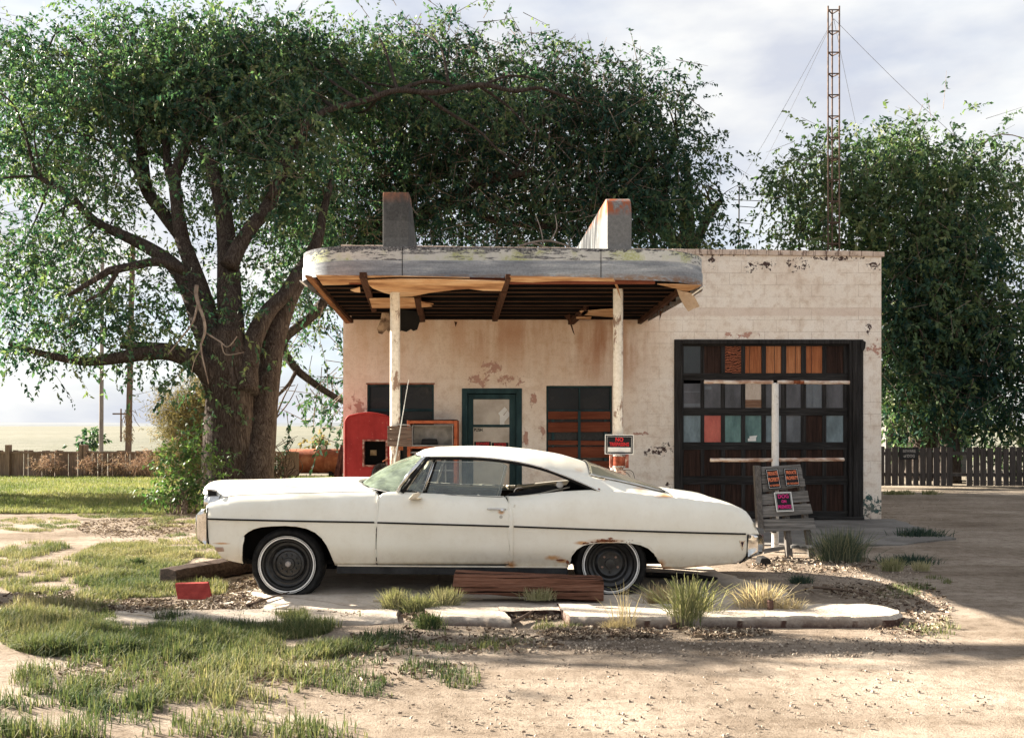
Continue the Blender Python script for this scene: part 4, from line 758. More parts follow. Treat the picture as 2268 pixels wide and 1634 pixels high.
def wheel_far(wo):
    c = copy_tree(wo, car); c.location = (wo.location.x, -wo.location.y, wo.location.z); c.rotation_euler = (0, 0, 0); c.scale = (1, -1, 1); return c
for x, y, r_ in ((631, 1253, 0), (1355, 1253, 1)): wheel_far(wheel(x, y, r_))
# greenhouse: pillars, rails, glass
YA = 8.99
def cp(x, y, d): return P(x, y, d)
def both(fn):
    fn(lambda v: v); fn(lambda v: Vector((v[0], 2 * YC - v[1], v[2])))
def strip(mf, pts, r, name, mat, par=None, n=6):
    q = MB(); q.tube([mf(p) for p in pts], r, n); return q.build(name, mat, par or car, smooth=True)
def green(mf):
    base = cp(879, 1090, 8.93); topp = cp(941, 1011, YA)
    strip(mf, [base, base.lerp(topp, .5) + Vector((-.012, 0, .008)), topp], .022, 'windshield_pillar', M['chrome'])
    b2 = cp(891, 1091, 8.92); t2 = cp(950, 1013, 8.985); strip(mf, [b2, b2.lerp(t2, .5) + Vector((-.012, 0, .008)), t2], .017, 'pillar_seal', M['trimblack'])
    rail = [Vector((e_[0], e_[1] - .006, e_[2] - .004)) for e_ in E[:9]]; sp = spline([topp + Vector((0, -.004, .0))] + rail[1:], 4)
    strip(mf, sp, .0075, 'drip_rail', M['chrome'])
    strip(mf, [p + Vector((0, .012, -.018)) for p in sp[:-1]], .014, 'window_seal', M['trimblack'])
    strip(mf, [cp(x, y, 8.94) for x, y in [(880, 1091.5), (1000, 1097), (1117, 1101.5)]], .008, 'belt_seal', M['trimblack'])
    vf = [cp(902, 1086.5, 8.97), cp(936, 1089, 8.97), cp(958, 1023, 9.0), cp(951, 1019, 9.0), cp(944, 1021, 9.0), cp(901, 1084, 8.97)]
    strip(mf, vf + [vf[0]], .0042, 'vent_frame', M['chrome']); strip(mf, [cp(938, 1093, 8.96), cp(963, 1020, 9.0)], .009, 'vent_post', M['chrome']); strip(mf, [cp(943, 1093, 8.97), cp(968, 1020, 9.01)], .007, 'vent_seal', M['trimblack'])
green(lambda v: v); green(lambda v: Vector((v[0], 2 * YC - v[1], v[2])))
m = NT('clear_dusty_glass'); tr_ = m.n('BsdfTransparent', Color=(.80, .84, .82)); gl_ = m.n('BsdfGlossy', Roughness=.04, Color=(.9, .95, 1)); df_ = m.n('BsdfDiffuse', Color=(.5, .52, .48))
n1 = m.noise(5, 8, .7); dust = m.ramp(n1, [(.35, .035), (.7, .16)]); fr_ = m.n('Fresnel', IOR=1.5).outputs['Fac']
ms1 = m.n('MixShader'); m.t.links.new(fr_, ms1.inputs[0]); m.t.links.new(tr_.outputs[0], ms1.inputs[1]); m.t.links.new(gl_.outputs[0], ms1.inputs[2])
ms2 = m.n('MixShader'); m.t.links.new(dust, ms2.inputs[0]); m.t.links.new(ms1.outputs[0], ms2.inputs[1]); m.t.links.new(df_.outputs[0], ms2.inputs[2]); m.t.links.new(ms2.outputs[0], m.out.inputs['Surface']); M['glass'] = m.mat
def qpane(pts, name, par, th=.004):
    q = MB(); n = len(pts); q.add([tuple(p) for p in pts] + [(p[0], p[1] + th, p[2]) for p in pts], [tuple(range(n)), tuple(range(2 * n - 1, n - 1, -1))] + [(i, i + n, (i + 1) % n + n, (i + 1) % n) for i in range(n)]); return q.build(name, M['glass'], par)
dg = qpane([cp(945, 1093, 8.975), cp(1108, 1100, 8.975), cp(1125, 1032, 9.0), cp(1110, 1022, 9.005), cp(968, 1019, 9.005)], 'side_window', cdoor)
q = MB(); q.tube([cp(1101, 1100, 8.972), cp(1119, 1031, 8.998), cp(1108, 1024.5, 9.0), cp(968, 1021.5, 9.0)], .0028, 5); q.build('glass_edge', plain('pale_glass_edge', (.5, .55, .52), .2), dg, smooth=True)
qpane([vf_ for vf_ in (cp(902, 1086.5, 8.975), cp(936, 1089, 8.975), cp(957, 1024, 9.003), cp(950, 1020, 9.003))], 'vent_window', car)
# windshield: curved sheet
hN = [roofpt(sv[0], v) for v in np.linspace(-1, 1, 25)]
def wsf(i, j):
    v = -1 + 2 * j / 24; a = abs(v); bx = -1.125 - .455 * (1 - a ** 2.3); by = YC + v * (YC - 8.945); bz = .965 + .055 * (1 - a ** 2.6)
    b = Vector((bx, by, bz)); t = hN[j] + Vector((-.004, 0, -.012)); u = i / 8; p = b.lerp(t, u); p += Vector((-.035, 0, .02)) * math.sin(u * math.pi) * (1 - a ** 4); return p
m = NT('windshield_glass'); tr_ = m.n('BsdfTransparent', Color=(.62, .7, .64)); gl_ = m.n('BsdfGlossy', Roughness=.03, Color=(.9, .97, .93)); df_ = m.n('BsdfDiffuse', Color=(.33, .4, .3)); n1 = m.noise(4, 8, .7, m.map((1, 1, 3)))
fr_ = m.n('Fresnel', IOR=1.6).outputs['Fac']; ms1 = m.n('MixShader'); m.t.links.new(fr_, ms1.inputs[0]); m.t.links.new(tr_.outputs[0], ms1.inputs[1]); m.t.links.new(gl_.outputs[0], ms1.inputs[2])
ms2 = m.n('MixShader'); m.t.links.new(m.ramp(n1, [(.35, .1), (.7, .42)]), ms2.inputs[0]); m.t.links.new(ms1.outputs[0], ms2.inputs[1]); m.t.links.new(df_.outputs[0], ms2.inputs[2]); m.t.links.new(ms2.outputs[0], m.out.inputs['Surface']); M['wsglass'] = m.mat
q = MB(); q.grid(wsf, 9, 25); ws = q.build('windshield', M['wsglass'], car, smooth=True)
q = MB(); q.tube([wsf(0, j) + Vector((-.012, 0, .0)) for j in range(25)], .012, 6); q.build('windshield_seal', M['trimblack'], ws, smooth=True)
q = MB(); q.tube([wsf(8, j) + Vector((-.004, 0, .006)) for j in range(25)], .01, 6); q.build('header_trim', M['chrome'], ws, smooth=True)
q = MB(); q.grid(lambda i, j: wsf(0, j) + Vector(((-.02, .25)[i], 0, (-.012, -.03)[i])), 2, 25); q.build('cowl', M['trimblack'], car)
# interior
M['trimdark'] = plain('dark_upholstery', (.022, .022, .022), .8); M['cream'] = plain('cream_vinyl', (.55, .5, .4), .5, var=.2)
q = MB(); q.box(-1.2, .95, 9.12, 10.42, .33, .36); q.box(-1.28, -1.18, 9.1, 10.44, .36, .93); q.box(1.0, 1.04, 9.1, 10.44, .36, .95); q.build('cabin_floor', M['trimdark'], car)
q = MB(); q.prism([(-1.2, .97), (-1.0, .965), (-.86, .9), (-.88, .72), (-1.2, .68)], 9.1, 10.44); q.build('dashboard', M['trimdark'], car, bevel=.02)
for xa in (-.55, .35):
    q = MB(); q.prism([(xa, .42), (xa, .6), (xa + .5, .55), (xa + .58, .93 if xa < 0 else .97), (xa + .68, .94 if xa < 0 else .97), (xa + .66, .42)], 9.14, 10.4); q.build('bench_seat', M['trimdark'], car, bevel=.035)
q = MB(); cc_ = Vector(P(921, 1082, 9.25)); ax = Vector((.55, 0, -.35)).normalized(); u_ = Vector((0, 1, 0)); w_ = ax.cross(u_)
q.tube([cc_ + u_ * .19 * math.cos(a) + w_ * .19 * math.sin(a) for a in np.linspace(0, 2 * math.pi, 33)], .011, 6, False); q.tube([cc_ - u_ * .19, cc_ + ax * .03, cc_ + u_ * .19], .009, 6); q.tube([cc_, cc_ - ax * .3 * -1], .02, 8); q.build('steering_wheel', M['cream'], car, smooth=True)
q = MB()
q.prism([(cp(x, y, 9.2).x, cp(x, y, 9.2).z) for x, y in [(1117, 1102), (1122, 1094), (1150, 1086), (1200, 1078), (1262, 1073), (1266, 1080), (1235, 1087), (1200, 1093), (1150, 1101)]], 9.14, 9.2); tp = q.build('quarter_trim', M['trimdark'], car, bevel=.008)
strip(lambda v: v, spline([cp(x, y, 9.13) for x, y in [(1119, 1101), (1150, 1099), (1190, 1094), (1225, 1086), (1262, 1079)]], 4), .008, 'trim_piping', M['cream'], tp)
q = MB(); q.lathe([(0, -.008), (.03, -.006), (.036, 0), (.03, .008), (0, .01)], cp(1240, 1073, 9.1), 1, 24); q.build('loose_mirror', M['white'], car, smooth=True)
q = MB(); q.prism([(cp(x, y, 9.3).x, cp(x, y, 9.3).z) for x, y in [(1245, 1090), (1262, 1064), (1290, 1070), (1325, 1090)]], 9.3, 9.34); q.build('inner_sail', M['trimdark'], car)
# door furniture, mirror, aerial
q = MB(); zc = cz(1128.5); q.tube([(cx(x), S(cx(x), cz(y)) - o_, cz(y)) for x, y, o_ in [(1079, 1128, .002), (1083, 1127.5, .022), (1095, 1127.5, .03), (1110, 1128, .026), (1120, 1128.5, .004)]], [.006, .008, .008, .008, .008], 8); q.build('handle', M['chrome'], cdoor, smooth=True)
q = MB(); q.lathe([(0, -.02), (.014, -.018), (.016, .0), (.016, .03)], (cx(1112), S(cx(1112), cz(1131)) - .012, cz(1131)), 1, 16); q.build('handle_button', M['chrome'], cdoor, smooth=True)
q = MB(); q.lathe([(0, -.004), (.016, -.004), (.018, .01)], (cx(1109.5), S(cx(1109.5), cz(1145)), cz(1145)), 1, 16); q.build('door_lock', plain('worn_lock', (.5, .48, .42), .4), cdoor)
mb_ = [(cx(911), 8.8, cz(1103)), (cx(917), 8.74, cz(1099)), (cx(926), 8.70, cz(1092)), (cx(930), 8.70, cz(1089))]
q = MB(); q.prism([(cx(x), cz(y)) for x, y in [(907, 1103), (917, 1092), (929, 1088), (934, 1092), (925, 1102), (913, 1105)]], 8.70, 8.735); q.hexa([(cx(906), 8.78, cz(1105.5)), (cx(932), 8.78, cz(1105)), (cx(932), 8.9, cz(1105)), (cx(906), 8.9, cz(1105.5)), (cx(908), 8.78, cz(1103)), (cx(934), 8.78, cz(1103)), (cx(934), 8.9, cz(1103)), (cx(908), 8.9, cz(1103))]); q.build('wing_mirror', mk('tarnished_mirror_shell', [(.3, (.45, .38, .28)), (.7, (.72, .67, .56))], 15, rough=.3, metal=.6, bs=.1), car, bevel=.008)
q = MB(); a0 = P(871, 1043, 10.45); a1 = P(905, 841, 10.45); q.tube([a0, a1], [.008, .0035], 6); q.build('aerial', plain('pale_aerial', (.6, .58, .54), .4), car)
q = MB()
for pts in ([(835, 1095), (834.6, 1110), (833.8, 1160), (831.8, 1200), (831.4, 1226), (833, 1250.5)], [(833, 1251.6), (900, 1251.8), (1000, 1251.9), (1118, 1252.4), (1127.5, 1249.8), (1132.6, 1244.6), (1134.9, 1235), (1134.8, 1148), (1132.3, 1130), (1127.3, 1114.5), (1121, 1103.5)]):
    q = MB(); sp = []
    for a, b in zip(pts[:-1], pts[1:]):
        k = max(1, int(math.dist(a, b) / 12)); sp += [(a[0] + (b[0] - a[0]) * t / k, a[1] + (b[1] - a[1]) * t / k) for t in range(k)]
    sp.append(pts[-1]); q.tube([(cx(x), S(cx(x), cz(y)) + .003, cz(y)) for x, y in sp], .0058, 6); q.build('door_gap_line', M['trimblack'], cdoor, smooth=True)  # dark tube along the door cut stands in for shade in the gap
q = MB(); q.tube([hf(i, 0) + Vector((0, -.004, -.004)) if 0 else Vector(hf(i, 0)) + Vector((0, -.005, -.003)) for i in range(1, 40)], .0038, 5); q.build('hood_seam', mk('rusty_seam', [(.35, (.1, .06, .03)), (.65, (.35, .25, .15))], 9), ho)

for o in car.children_recursive:
    if o.type == 'MESH': o.cycles.shadow_terminator_geometry_offset = .2; o.cycles.shadow_terminator_offset = .06
# ---------------------------------------------------------------- things by the wall and posts
def rotpt(p, c, a): x = p[0] - c[0]; z = p[1] - c[1]; return (c[0] + x * math.cos(a) - z * math.sin(a), c[1] + x * math.sin(a) + z * math.cos(a))
def poly_at(pts, d): return [(P(x, y, d).x, P(x, y, d).z) for x, y in pts]
# red machine with an arched top
m = NT('faded_red_enamel'); n1 = m.noise(2.5, 8, .62); n2 = m.noise(20, 8, .72); vs_ = m.noise(4, 7, .6, m.map((1, 1, .15)))
col = m.ramp(n1, [(.3, (.25, .022, .02)), (.6, (.37, .04, .035)), (.75, (.44, .075, .055))]); col = m.mix(m.ramp(vs_, [(.5, 0), (.7, .5)]), col, (.16, .014, .016)); col = m.mix(m.ramp(n2, [(.63, 0), (.67, .8)]), col, (.42, .22, .16)); M['redenamel'] = m.done(col, .5, n2, .15, .003)
d = 15.25; rx0, rx1 = P(766, 0, d).x, P(866, 0, d).x; zt = P(0, 915, d).z
vm = thing('drinks_machine', ((rx0 + rx1) / 2, 15.55, .012), 'faded red arched metal drinks machine shell with a square hole against the wall', 'drinks machine')
arc = [(rx0, .012), (rx0, zt - .16)] + [(rx0 + .11 - .11 * math.cos(R(a)), zt - .16 + .12 * math.sin(R(a))) for a in range(15, 91, 15)] + [(rx0 + .11 + (rx1 - rx0 - .22) * t / 8, zt - .04 + .04 * math.sin(math.pi * t / 8)) for t in range(1, 9)] + [(rx1 - .11 + .11 * math.sin(R(a)), zt - .16 + .12 * math.cos(R(a))) for a in range(15, 91, 15)] + [(rx1, .012)]
q = MB(); n = len(arc); 
q.add([(x, d, z) for x, z in arc] + [(x, 15.9, z) for x, z in arc], [(i, i + n, (i + 1) % n + n, (i + 1) % n) for i in range(n)] + [tuple(range(n, 2 * n))])
q.build('cabinet', M['redenamel'], vm, smooth=30)
ox0, ox1, oz0, oz1 = P(808, 0, d).x, P(855, 0, d).x, P(0, 1029, d).z, P(0, 977, d).z
bm = bmesh.new(); o_ = [bm.verts.new((x, d - .02, z)) for x, z in arc]; i_ = [bm.verts.new((x, d - .02, z)) for x, z in ((ox0, oz0), (ox1, oz0), (ox1, oz1), (ox0, oz1))]
es = [bm.edges.new((o_[i], o_[(i + 1) % n])) for i in range(n)] + [bm.edges.new((i_[i], i_[(i + 1) % 4])) for i in range(4)]; bmesh.ops.triangle_fill(bm, edges=es, use_beauty=True)
for f in list(bm.faces):
    c_ = f.calc_center_median()
    if ox0 < c_.x < ox1 and oz0 < c_.z < oz1: bm.faces.remove(f)
for v in bm.verts: v.co -= wloc(vm)
me = bpy.data.meshes.new('front'); bm.to_mesh(me); bm.free(); fo = finish('front_panel', me, M['redenamel'], vm, False, 0); so = fo.modifiers.new('s', 'SOLIDIFY'); so.thickness = .03; so.offset = 0
q = MB(); q.tube([(x, d - .03, z) for x, z in arc], .02, 6); q.build('front_rim', M['redenamel'], vm, smooth=True)
q = MB(); M['rustframe'] = mk('rusty_pale_frame', [(.3, (.09, .03, .02)), (.5, (.3, .1, .07)), (.65, (.55, .42, .34))], 16); t = .03
for a in ((ox0 - t, ox1 + t, oz1, oz1 + t), (ox0 - t, ox1 + t, oz0 - t, oz0), (ox0 - t, ox0, oz0, oz1), (ox1, ox1 + t, oz0, oz1)): q.box(a[0], a[1], d - .06, d + .02, a[2], a[3])
q.build('hole_frame', M['rustframe'], vm, bevel=.004)
q = MB(); q.box(ox0 - .1, ox1 + .1, d + .25, d + .27, oz0 - .1, oz1 + .1); q.build('inner_back', M['dark'], vm)
q = MB(); q.box(P(816, 0, d).x, P(830, 0, d).x, d + .2, d + .21, P(0, 1009, d).z, P(0, 997, d).z); q.build('paper_scrap', mk('tan_scrap', [(.4, (.3, .2, .1)), (.6, (.5, .36, .2))], 12), vm)
# fuel pump with an orange frame
d = 15.3
fp = thing('fuel_pump', (P(958, 0, d).x, 15.5, .012), 'gutted fuel pump cabinet with an orange frame and open grey top', 'fuel pump')
def pb(mb, xa, xb, ya, yb, y0, y1): mb.box(P(xa, 0, d).x, P(xb, 0, d).x, y0, y1, P(0, yb, d).z, P(0, ya, d).z)
M['orangeframe'] = mk('flaking_orange_paint', [(.3, (.12, .04, .025)), (.42, (.42, .11, .05)), (.65, (.55, .17, .08))], 10)
q = MB(); pb(q, 902, 909, 931, 1150, d - .03, 15.8); pb(q, 1005, 1013, 931, 1150, d - .03, 15.8); pb(q, 909, 1005, 931, 938, d - .03, 15.8); pb(q, 909, 1005, 988, 993, d - .02, 15.7); q.build('frame', M['orangeframe'], fp, bevel=.006)
M['greymetal'] = mk('dusty_grey_metal', [(.3, (.18, .165, .15)), (.65, (.36, .34, .31))], 7)
q = MB(); pb(q, 913, 1004, 941, 986, d + .18, d + .2); pb(q, 913, 915, 941, 988, d - .05, d + .18); pb(q, 1001.5, 1004, 941, 988, d - .05, d + .18); pb(q, 915, 1001.5, 985, 988, d - .05, d + .18); pb(q, 915, 1001.5, 941, 943, d - .05, d + .18); q.build('display_box', M['greymetal'], fp, bevel=.003)
q = MB(); q.prism(poly_at([(932, 984), (934, 972), (966, 972), (970, 984)], d), d + .02, d + .12); q.build('meter_block', M['black'], fp, bevel=.012)
q = MB(); pb(q, 909, 1005, 993, 1150, d + .25, d + .27); q.build('inner_panel', M['dark'], fp)
q = MB(); pb(q, 909, 1005, 1040, 1043, d + .02, d + .06); pb(q, 985, 988, 993, 1150, d + .02, d + .05); pb(q, 909, 1005, 1000, 1004, d, d + .05); q.build('inner_frame', M['greymetal'], fp)
q = MB(); pb(q, 950, 975, 1000, 1022, d + .1, d + .2); q.build('valve_body', mk('pinkish_metal', [(.35, (.3, .16, .11)), (.65, (.5, .36, .28))], 9), fp, bevel=.01)
q = MB(); pb(q, 905, 1010, 929, 931, d - .03, 15.8); q.build('top_plate', M['dark'], fp)
# wooden board nailed on the left post, coil of wire below it
bd = thing('wooden_board', P(885, 965, 12.1), 'weathered brown plank board fixed to the left canopy post', 'board')
M['greywood'] = wood('weathered_brown_grey_wood', (.045, .028, .022), (.23, .165, .13), 0)
for ya, yb, k in ((943.5, 950, 0), (950.6, 972, 1), (972.4, 988.5, 0)):
    q = MB(); q.prism(poly_at([(858, yb - .5), (912, yb + .3), (912, ya + .5), (858, ya - .5)], 12.1), 12.095 - .004 * k, 12.13); q.build('plank', M['greywood'], bd, bevel=.003)
q = MB(); q.box(P(882, 0, 12.1).x, P(892, 0, 12.1).x, 12.131, 12.138, 1.3, 1.62); q.build('bracket', M['rustred'], bd)
q = MB(); q.tube([P(878, 940, 12.12), P(906, 941, 12.14), P(909, 944, 12.14)], .008, 6); q.build('wire_tie', plain('pale_wire', (.5, .47, .42), .5), bd)
cw = thing('wire_coil', P(840, 1048, 12.25), 'dark bundle of hanging wire beside the left canopy post', 'wire coil'); random.seed(12); q = MB()
for k in range(26):
    r = random.uniform(.06, .12); ox = random.uniform(-.03, .03); pts = [P(842, 1050, 12.25) + Vector((ox + r * math.cos(a) * .85, random.uniform(-.02, .02) + .06 * math.sin(a), r * 1.4 * math.sin(a) - .02)) for a in np.linspace(0, 2 * math.pi, 15)]
    q.tube(pts, .005, 4, False)
q.build('wire_loops', plain('dark_wire', (.03, .025, .022), .5), cw)
q = MB(); q.tube([P(848, 1022, 12.25), P(860, 1015, 12.2)], .008, 6); q.build('hook', M['rustred'], cw)
# signs
def sign(nm, lab, corners, d0, d1=None, border=M['white'], par_cat='sign', lines=(), panel=None):
    # corners: tl, tr, br, bl in picture units; d0 depth at the top, d1 at the bottom
    d1 = d1 or d0; dd = [d0, d0, d1, d1]; c = [P(x, y, k) for (x, y), k in zip(corners, dd)]
    cen = sum(c, Vector()) / 4; t = thing(nm, cen, lab, 'sign'); u = ((c[1] - c[0]) + (c[2] - c[3])) / 2; v = ((c[0] - c[3]) + (c[1] - c[2])) / 2
    w_, h_ = u.length, v.length; un = u.normalized(); vn = (v - un * v.dot(un)).normalized(); nn = un.cross(vn)      # nn points to the camera (-Y)
    if nn.y > 0: nn = -nn
    def slab(a0, a1, b0, b1, n0, n1, name, mat):
        q = MB(); q.hexa([cen + un * x + vn * z + nn * k for z, k in ((b0, n0), (b1, n0)) for x in (a0,)] * 0 or [cen + un * a0 + vn * b0 + nn * n1, cen + un * a1 + vn * b0 + nn * n1, cen + un * a1 + vn * b0 + nn * n0, cen + un * a0 + vn * b0 + nn * n0, cen + un * a0 + vn * b1 + nn * n1, cen + un * a1 + vn * b1 + nn * n1, cen + un * a1 + vn * b1 + nn * n0, cen + un * a0 + vn * b1 + nn * n0]); return q.build(name, mat, t)
    slab(-w_ / 2, w_ / 2, -h_ / 2, h_ / 2, 0, .004, 'backing', border[0]); b = border[1] * h_
    slab(-w_ / 2 + b, w_ / 2 - b, -h_ / 2 + b, h_ / 2 - b, .0042, .0056, 'face', border[2])
    if len(border) > 3:
        l = border[3] * h_; e = .008 * h_ + .0012
        for a in ((-w_ / 2 + l, w_ / 2 - l, h_ / 2 - l - e, h_ / 2 - l), (-w_ / 2 + l, w_ / 2 - l, -h_ / 2 + l, -h_ / 2 + l + e), (-w_ / 2 + l, -w_ / 2 + l + e, -h_ / 2 + l + e, h_ / 2 - l - e), (w_ / 2 - l - e, w_ / 2 - l, -h_ / 2 + l + e, h_ / 2 - l - e)): slab(*a, .0058, .0066, 'border_line', M['white'])
    if panel: slab(panel[0] * w_, panel[1] * w_, panel[2] * h_, panel[3] * h_, .0058, .0066, 'blank_panel', M['white'])
    import mathutils
    for (body, fx, fz, sz, sx, mt, of) in lines:
        o = text(body, (0, 0, 0), sz * h_, mt, t, sx=sx, rot=(0, 0, 0), off=of * h_, depth=.0006)
        rot = mathutils.Matrix((un, vn, nn)).transposed().to_4x4(); o.data.transform(mathutils.Matrix.Translation(wloc(t)))
        o.data.transform(mathutils.Matrix.Translation(un * fx * w_ + vn * fz * h_ + nn * .0068) @ rot)
    return t
W_, B_ = M['white'], M['black']
sign('warning_sign', 'white edged NO TRESPASSING sign on the right canopy post', [(1339, 961.5), (1404, 962.5), (1402.5, 1006), (1340.5, 1005.5)], 12.08, border=(W_, .04, B_, .10), lines=[('NO', 0, .235, .27, .95, M['red'], .007), ('TRESPASSING', 0, -.0, .25, .66, M['red'], .006)], panel=(-.40, .40, -.37, -.15))
# rusty meter under the sign
mt_ = thing('meter_box', P(1370, 1022, 12.08), 'rusty red round meter head with loose wires under the no trespassing sign', 'meter')
q = MB(); q.lathe([(0, -.005), (.085, -.005), (.085, .16), (0, .16)], P(1370, 1035, 12.07), 2, 20); q.build('housing', mk('rusty_red_housing', [(.35, (.12, .03, .015)), (.6, (.3, .08, .045)), (.75, (.5, .35, .25))], 14), mt_, smooth=40)
for y in (1008, 1033):
    q = MB(); q.lathe([(.088, -.012), (.09, 0), (.088, .012)], P(1370, y, 12.07), 2, 20); q.build('band', mk('pale_ring', [(.4, (.12, .1, .09)), (.6, (.5, .47, .42))], 40) if y == 1008 else bpy.data.materials['pale_ring'], mt_, smooth=True)
for x in (1354, 1388):
    q = MB(); q.box(P(x - 4, 0, 12.08).x, P(x + 4, 0, 12.08).x, 12.05, 12.09, P(0, 1036, 12.08).z, P(0, 1006, 12.08).z); q.build('side_plate', M['rustframe'], mt_, bevel=.004)
q = MB(); q.lathe([(0, -.03), (.024, -.02), (.03, 0), (.02, .03), (0, .035)], P(1356, 1042, 12.03), 2, 14); q.build('insulator', M['white'], mt_, smooth=True)
q = MB(); q.box(P(1364, 0, 12.08).x, P(1386, 0, 12.08).x, 12.04, 12.1, P(0, 1070, 12.08).z, P(0, 1040, 12.08).z); q.build('conduit_box', mk('peeling_pink_box', [(.35, (.3, .12, .09)), (.6, (.6, .52, .44))], 20), mt_, bevel=.006)
for k, pts in enumerate(([(1380, 1042), (1392, 1040), (1402, 1046), (1406, 1062)], [(1382, 1044), (1390, 1048), (1398, 1060), (1400, 1070)], [(1390, 1042), (1400, 1050), (1404, 1070)], [(1384, 1046), (1394, 1056), (1395, 1072)])):
    q = MB(); q.tube(spline([P(x, y, 12.03 + .01 * k) for x, y in pts], 4), .0045, 5); q.build('loose_wire', bpy.data.materials['dark_wire'] if k < 2 else bpy.data.materials['pale_wire'], mt_)
# T shaped sign frame pole and pallet
sp_ = thing('sign_pole', (P(1717, 0, 12.0).x, 12.0, 0), 'white steel pole with two rusty crossbars in front of the garage door', 'sign pole')
q = MB(); X = P(1717, 0, 12).x; q.lathe([(0, 0), (.046, 0), (.046, 1.35), (.043, 2.05), (.043, 2.17), (0, 2.18)], (X, 12, 0), 2, 20); q.build('pole', mk('white_pole_paint', [(.3, (.2, .16, .13)), (.4, (.66, .64, .6)), (.7, (.78, .77, .74))], 14, rough=.5, bs=.15), sp_, smooth=40)
M['rustpipe'] = mk('peeling_white_rusty_pipe', [(.3, (.14, .06, .04)), (.48, (.4, .26, .19)), (.6, (.62, .54, .46))], 9, 8, (.5, 1, 1))
def pipe(xa, ya, xb, yb): q = MB(); q.tube([P(xa + (xb - xa) * t / 12, ya + (yb - ya) * t / 12 + random.uniform(-.5, .5), 12.0) for t in range(13)], .024, 12); return q.build('crossbar', M['rustpipe'], sp_, smooth=40)
pipe(1560, 845.5, 1712, 846); pipe(1722, 846, 1881, 847); pipe(1573, 1018.5, 1712, 1018); pipe(1722, 1018, 1869, 1017)
q = MB(); q.tube([P(1757, 846.3, 12), P(1780, 846.4, 12)], .0252, 12); q.build('rust_sleeve', M['rustred'], sp_, smooth=40)
pal = thing('pallet', P(1745, 1235, 11.45), 'grey weathered wooden pallet propped upright against the sign pole', 'pallet')
M['palw'] = wood('silver_grey_wood', (.05, .047, .043), (.33, .31, .285), 0); M['palv'] = wood('silver_grey_stringer', (.05, .046, .042), (.21, .19, .17), 2)
dp_ = lambda y: 11.82 - (y - 1028) / 207 * .42
def palb(pts, th, nm, mat, off=0):
    q = MB(); n = len(pts); p = [P(x, y, dp_(y) + off) for x, y in pts]; q.add([tuple(a) for a in p] + [(a.x, a.y + th, a.z) for a in p], [tuple(range(n)), tuple(range(2 * n - 1, n - 1, -1))] + [(i, i + n, (i + 1) % n + n, (i + 1) % n) for i in range(n)]); return q.build(nm, mat, pal, bevel=.004)
for pts in ([(1671, 1031), (1685, 1031), (1690, 1140), (1692, 1170), (1678, 1168)], ): palb(pts, .09, 'stringer', M['palv'], -.02)
for pts in ([(1728, 1034), (1742, 1036), (1750, 1160), (1757, 1236), (1743, 1238), (1739, 1160)], [(1764, 1034), (1776, 1036), (1793, 1160), (1806, 1232), (1794, 1234), (1782, 1160)], [(1706, 1034), (1716, 1036), (1720, 1180), (1710, 1180)]): palb(pts, .09, 'stringer', M['palv'], .03)
for pts in ([(1686, 1034), (1773, 1028), (1777, 1050), (1687, 1052)], [(1686, 1054), (1776, 1051), (1780, 1063), (1687, 1071)], [(1688, 1073), (1782, 1060), (1784, 1076), (1690, 1090)], [(1686, 1095), (1789, 1086), (1793, 1110), (1688, 1118)], [(1686, 1121), (1795, 1115), (1801, 1137), (1690, 1146)], [(1690, 1150), (1803, 1147), (1808, 1172), (1694, 1178)]): palb(pts, .024, 'slat', M['palw'])
palb([(1752, 1207), (1804, 1207), (1805, 1214), (1752, 1214)], .02, 'slat', mk('half_painted_slat', [(.4, (.06, .055, .05)), (.6, (.45, .43, .4))], 12), -.01)
palb([(1690, 1215), (1750, 1206), (1748, 1214), (1692, 1226)], .03, 'loose_slat', M['palw'], .1)
PO = (B_, .04, B_, .045)
sign('private_property_sign', 'PRIVATE PROPERTY sign nailed on the pallet, the upright one beside the left stringer', [(1697, 1039), (1726.5, 1037), (1727.5, 1081.5), (1699.5, 1084)], 11.76, 11.67, border=PO, lines=[('PRIVATE', .02, .25, .27, .47, M['orange'], .006), ('PROPERTY', .02, -.05, .27, .42, M['orange'], .006), ('NO TRESPASSING', .02, -.33, .13, .44, M['orange'], .003)])
sign('private_property_sign', 'tilted PRIVATE PROPERTY sign nailed at the upper right of the pallet', [(1733, 1037), (1765.5, 1036), (1773, 1076), (1742, 1078)], 11.76, 11.68, border=PO, lines=[('PRIVATE', 0, .25, .27, .54, M['orange'], .006), ('PROPERTY', 0, -.05, .27, .48, M['orange'], .006), ('NO TRESPASSING', .02, -.34, .13, .6, M['orange'], .003)])
sign('dog_sign', 'DOG ON PREMISES sign with pink letters in a white edge, lower on the pallet', [(1714.5, 1090), (1752.5, 1089), (1758, 1131.5), (1719.5, 1133.5)], 11.67, 11.58, border=(W_, .045, B_, .07), lines=[('DOG', 0, .27, .28, .85, M['pink'], .006), ('ON', 0, .01, .2, .75, M['pink'], .008), ('PREMISES', 0, -.27, .25, .66, M['pink'], .006)])
sl = thing('wood_stump', P(1688, 1250, 10.9), 'short dark wood block on the ground behind the rear bumper', 'wood block'); q = MB(); q.prism(poly_at([(1676, 1250), (1681, 1233), (1696, 1232), (1703, 1238), (1702, 1248), (1697, 1252)], 10.9), 10.8, 11.0); q.build('block', M['oldwood'], sl, bevel=.012)
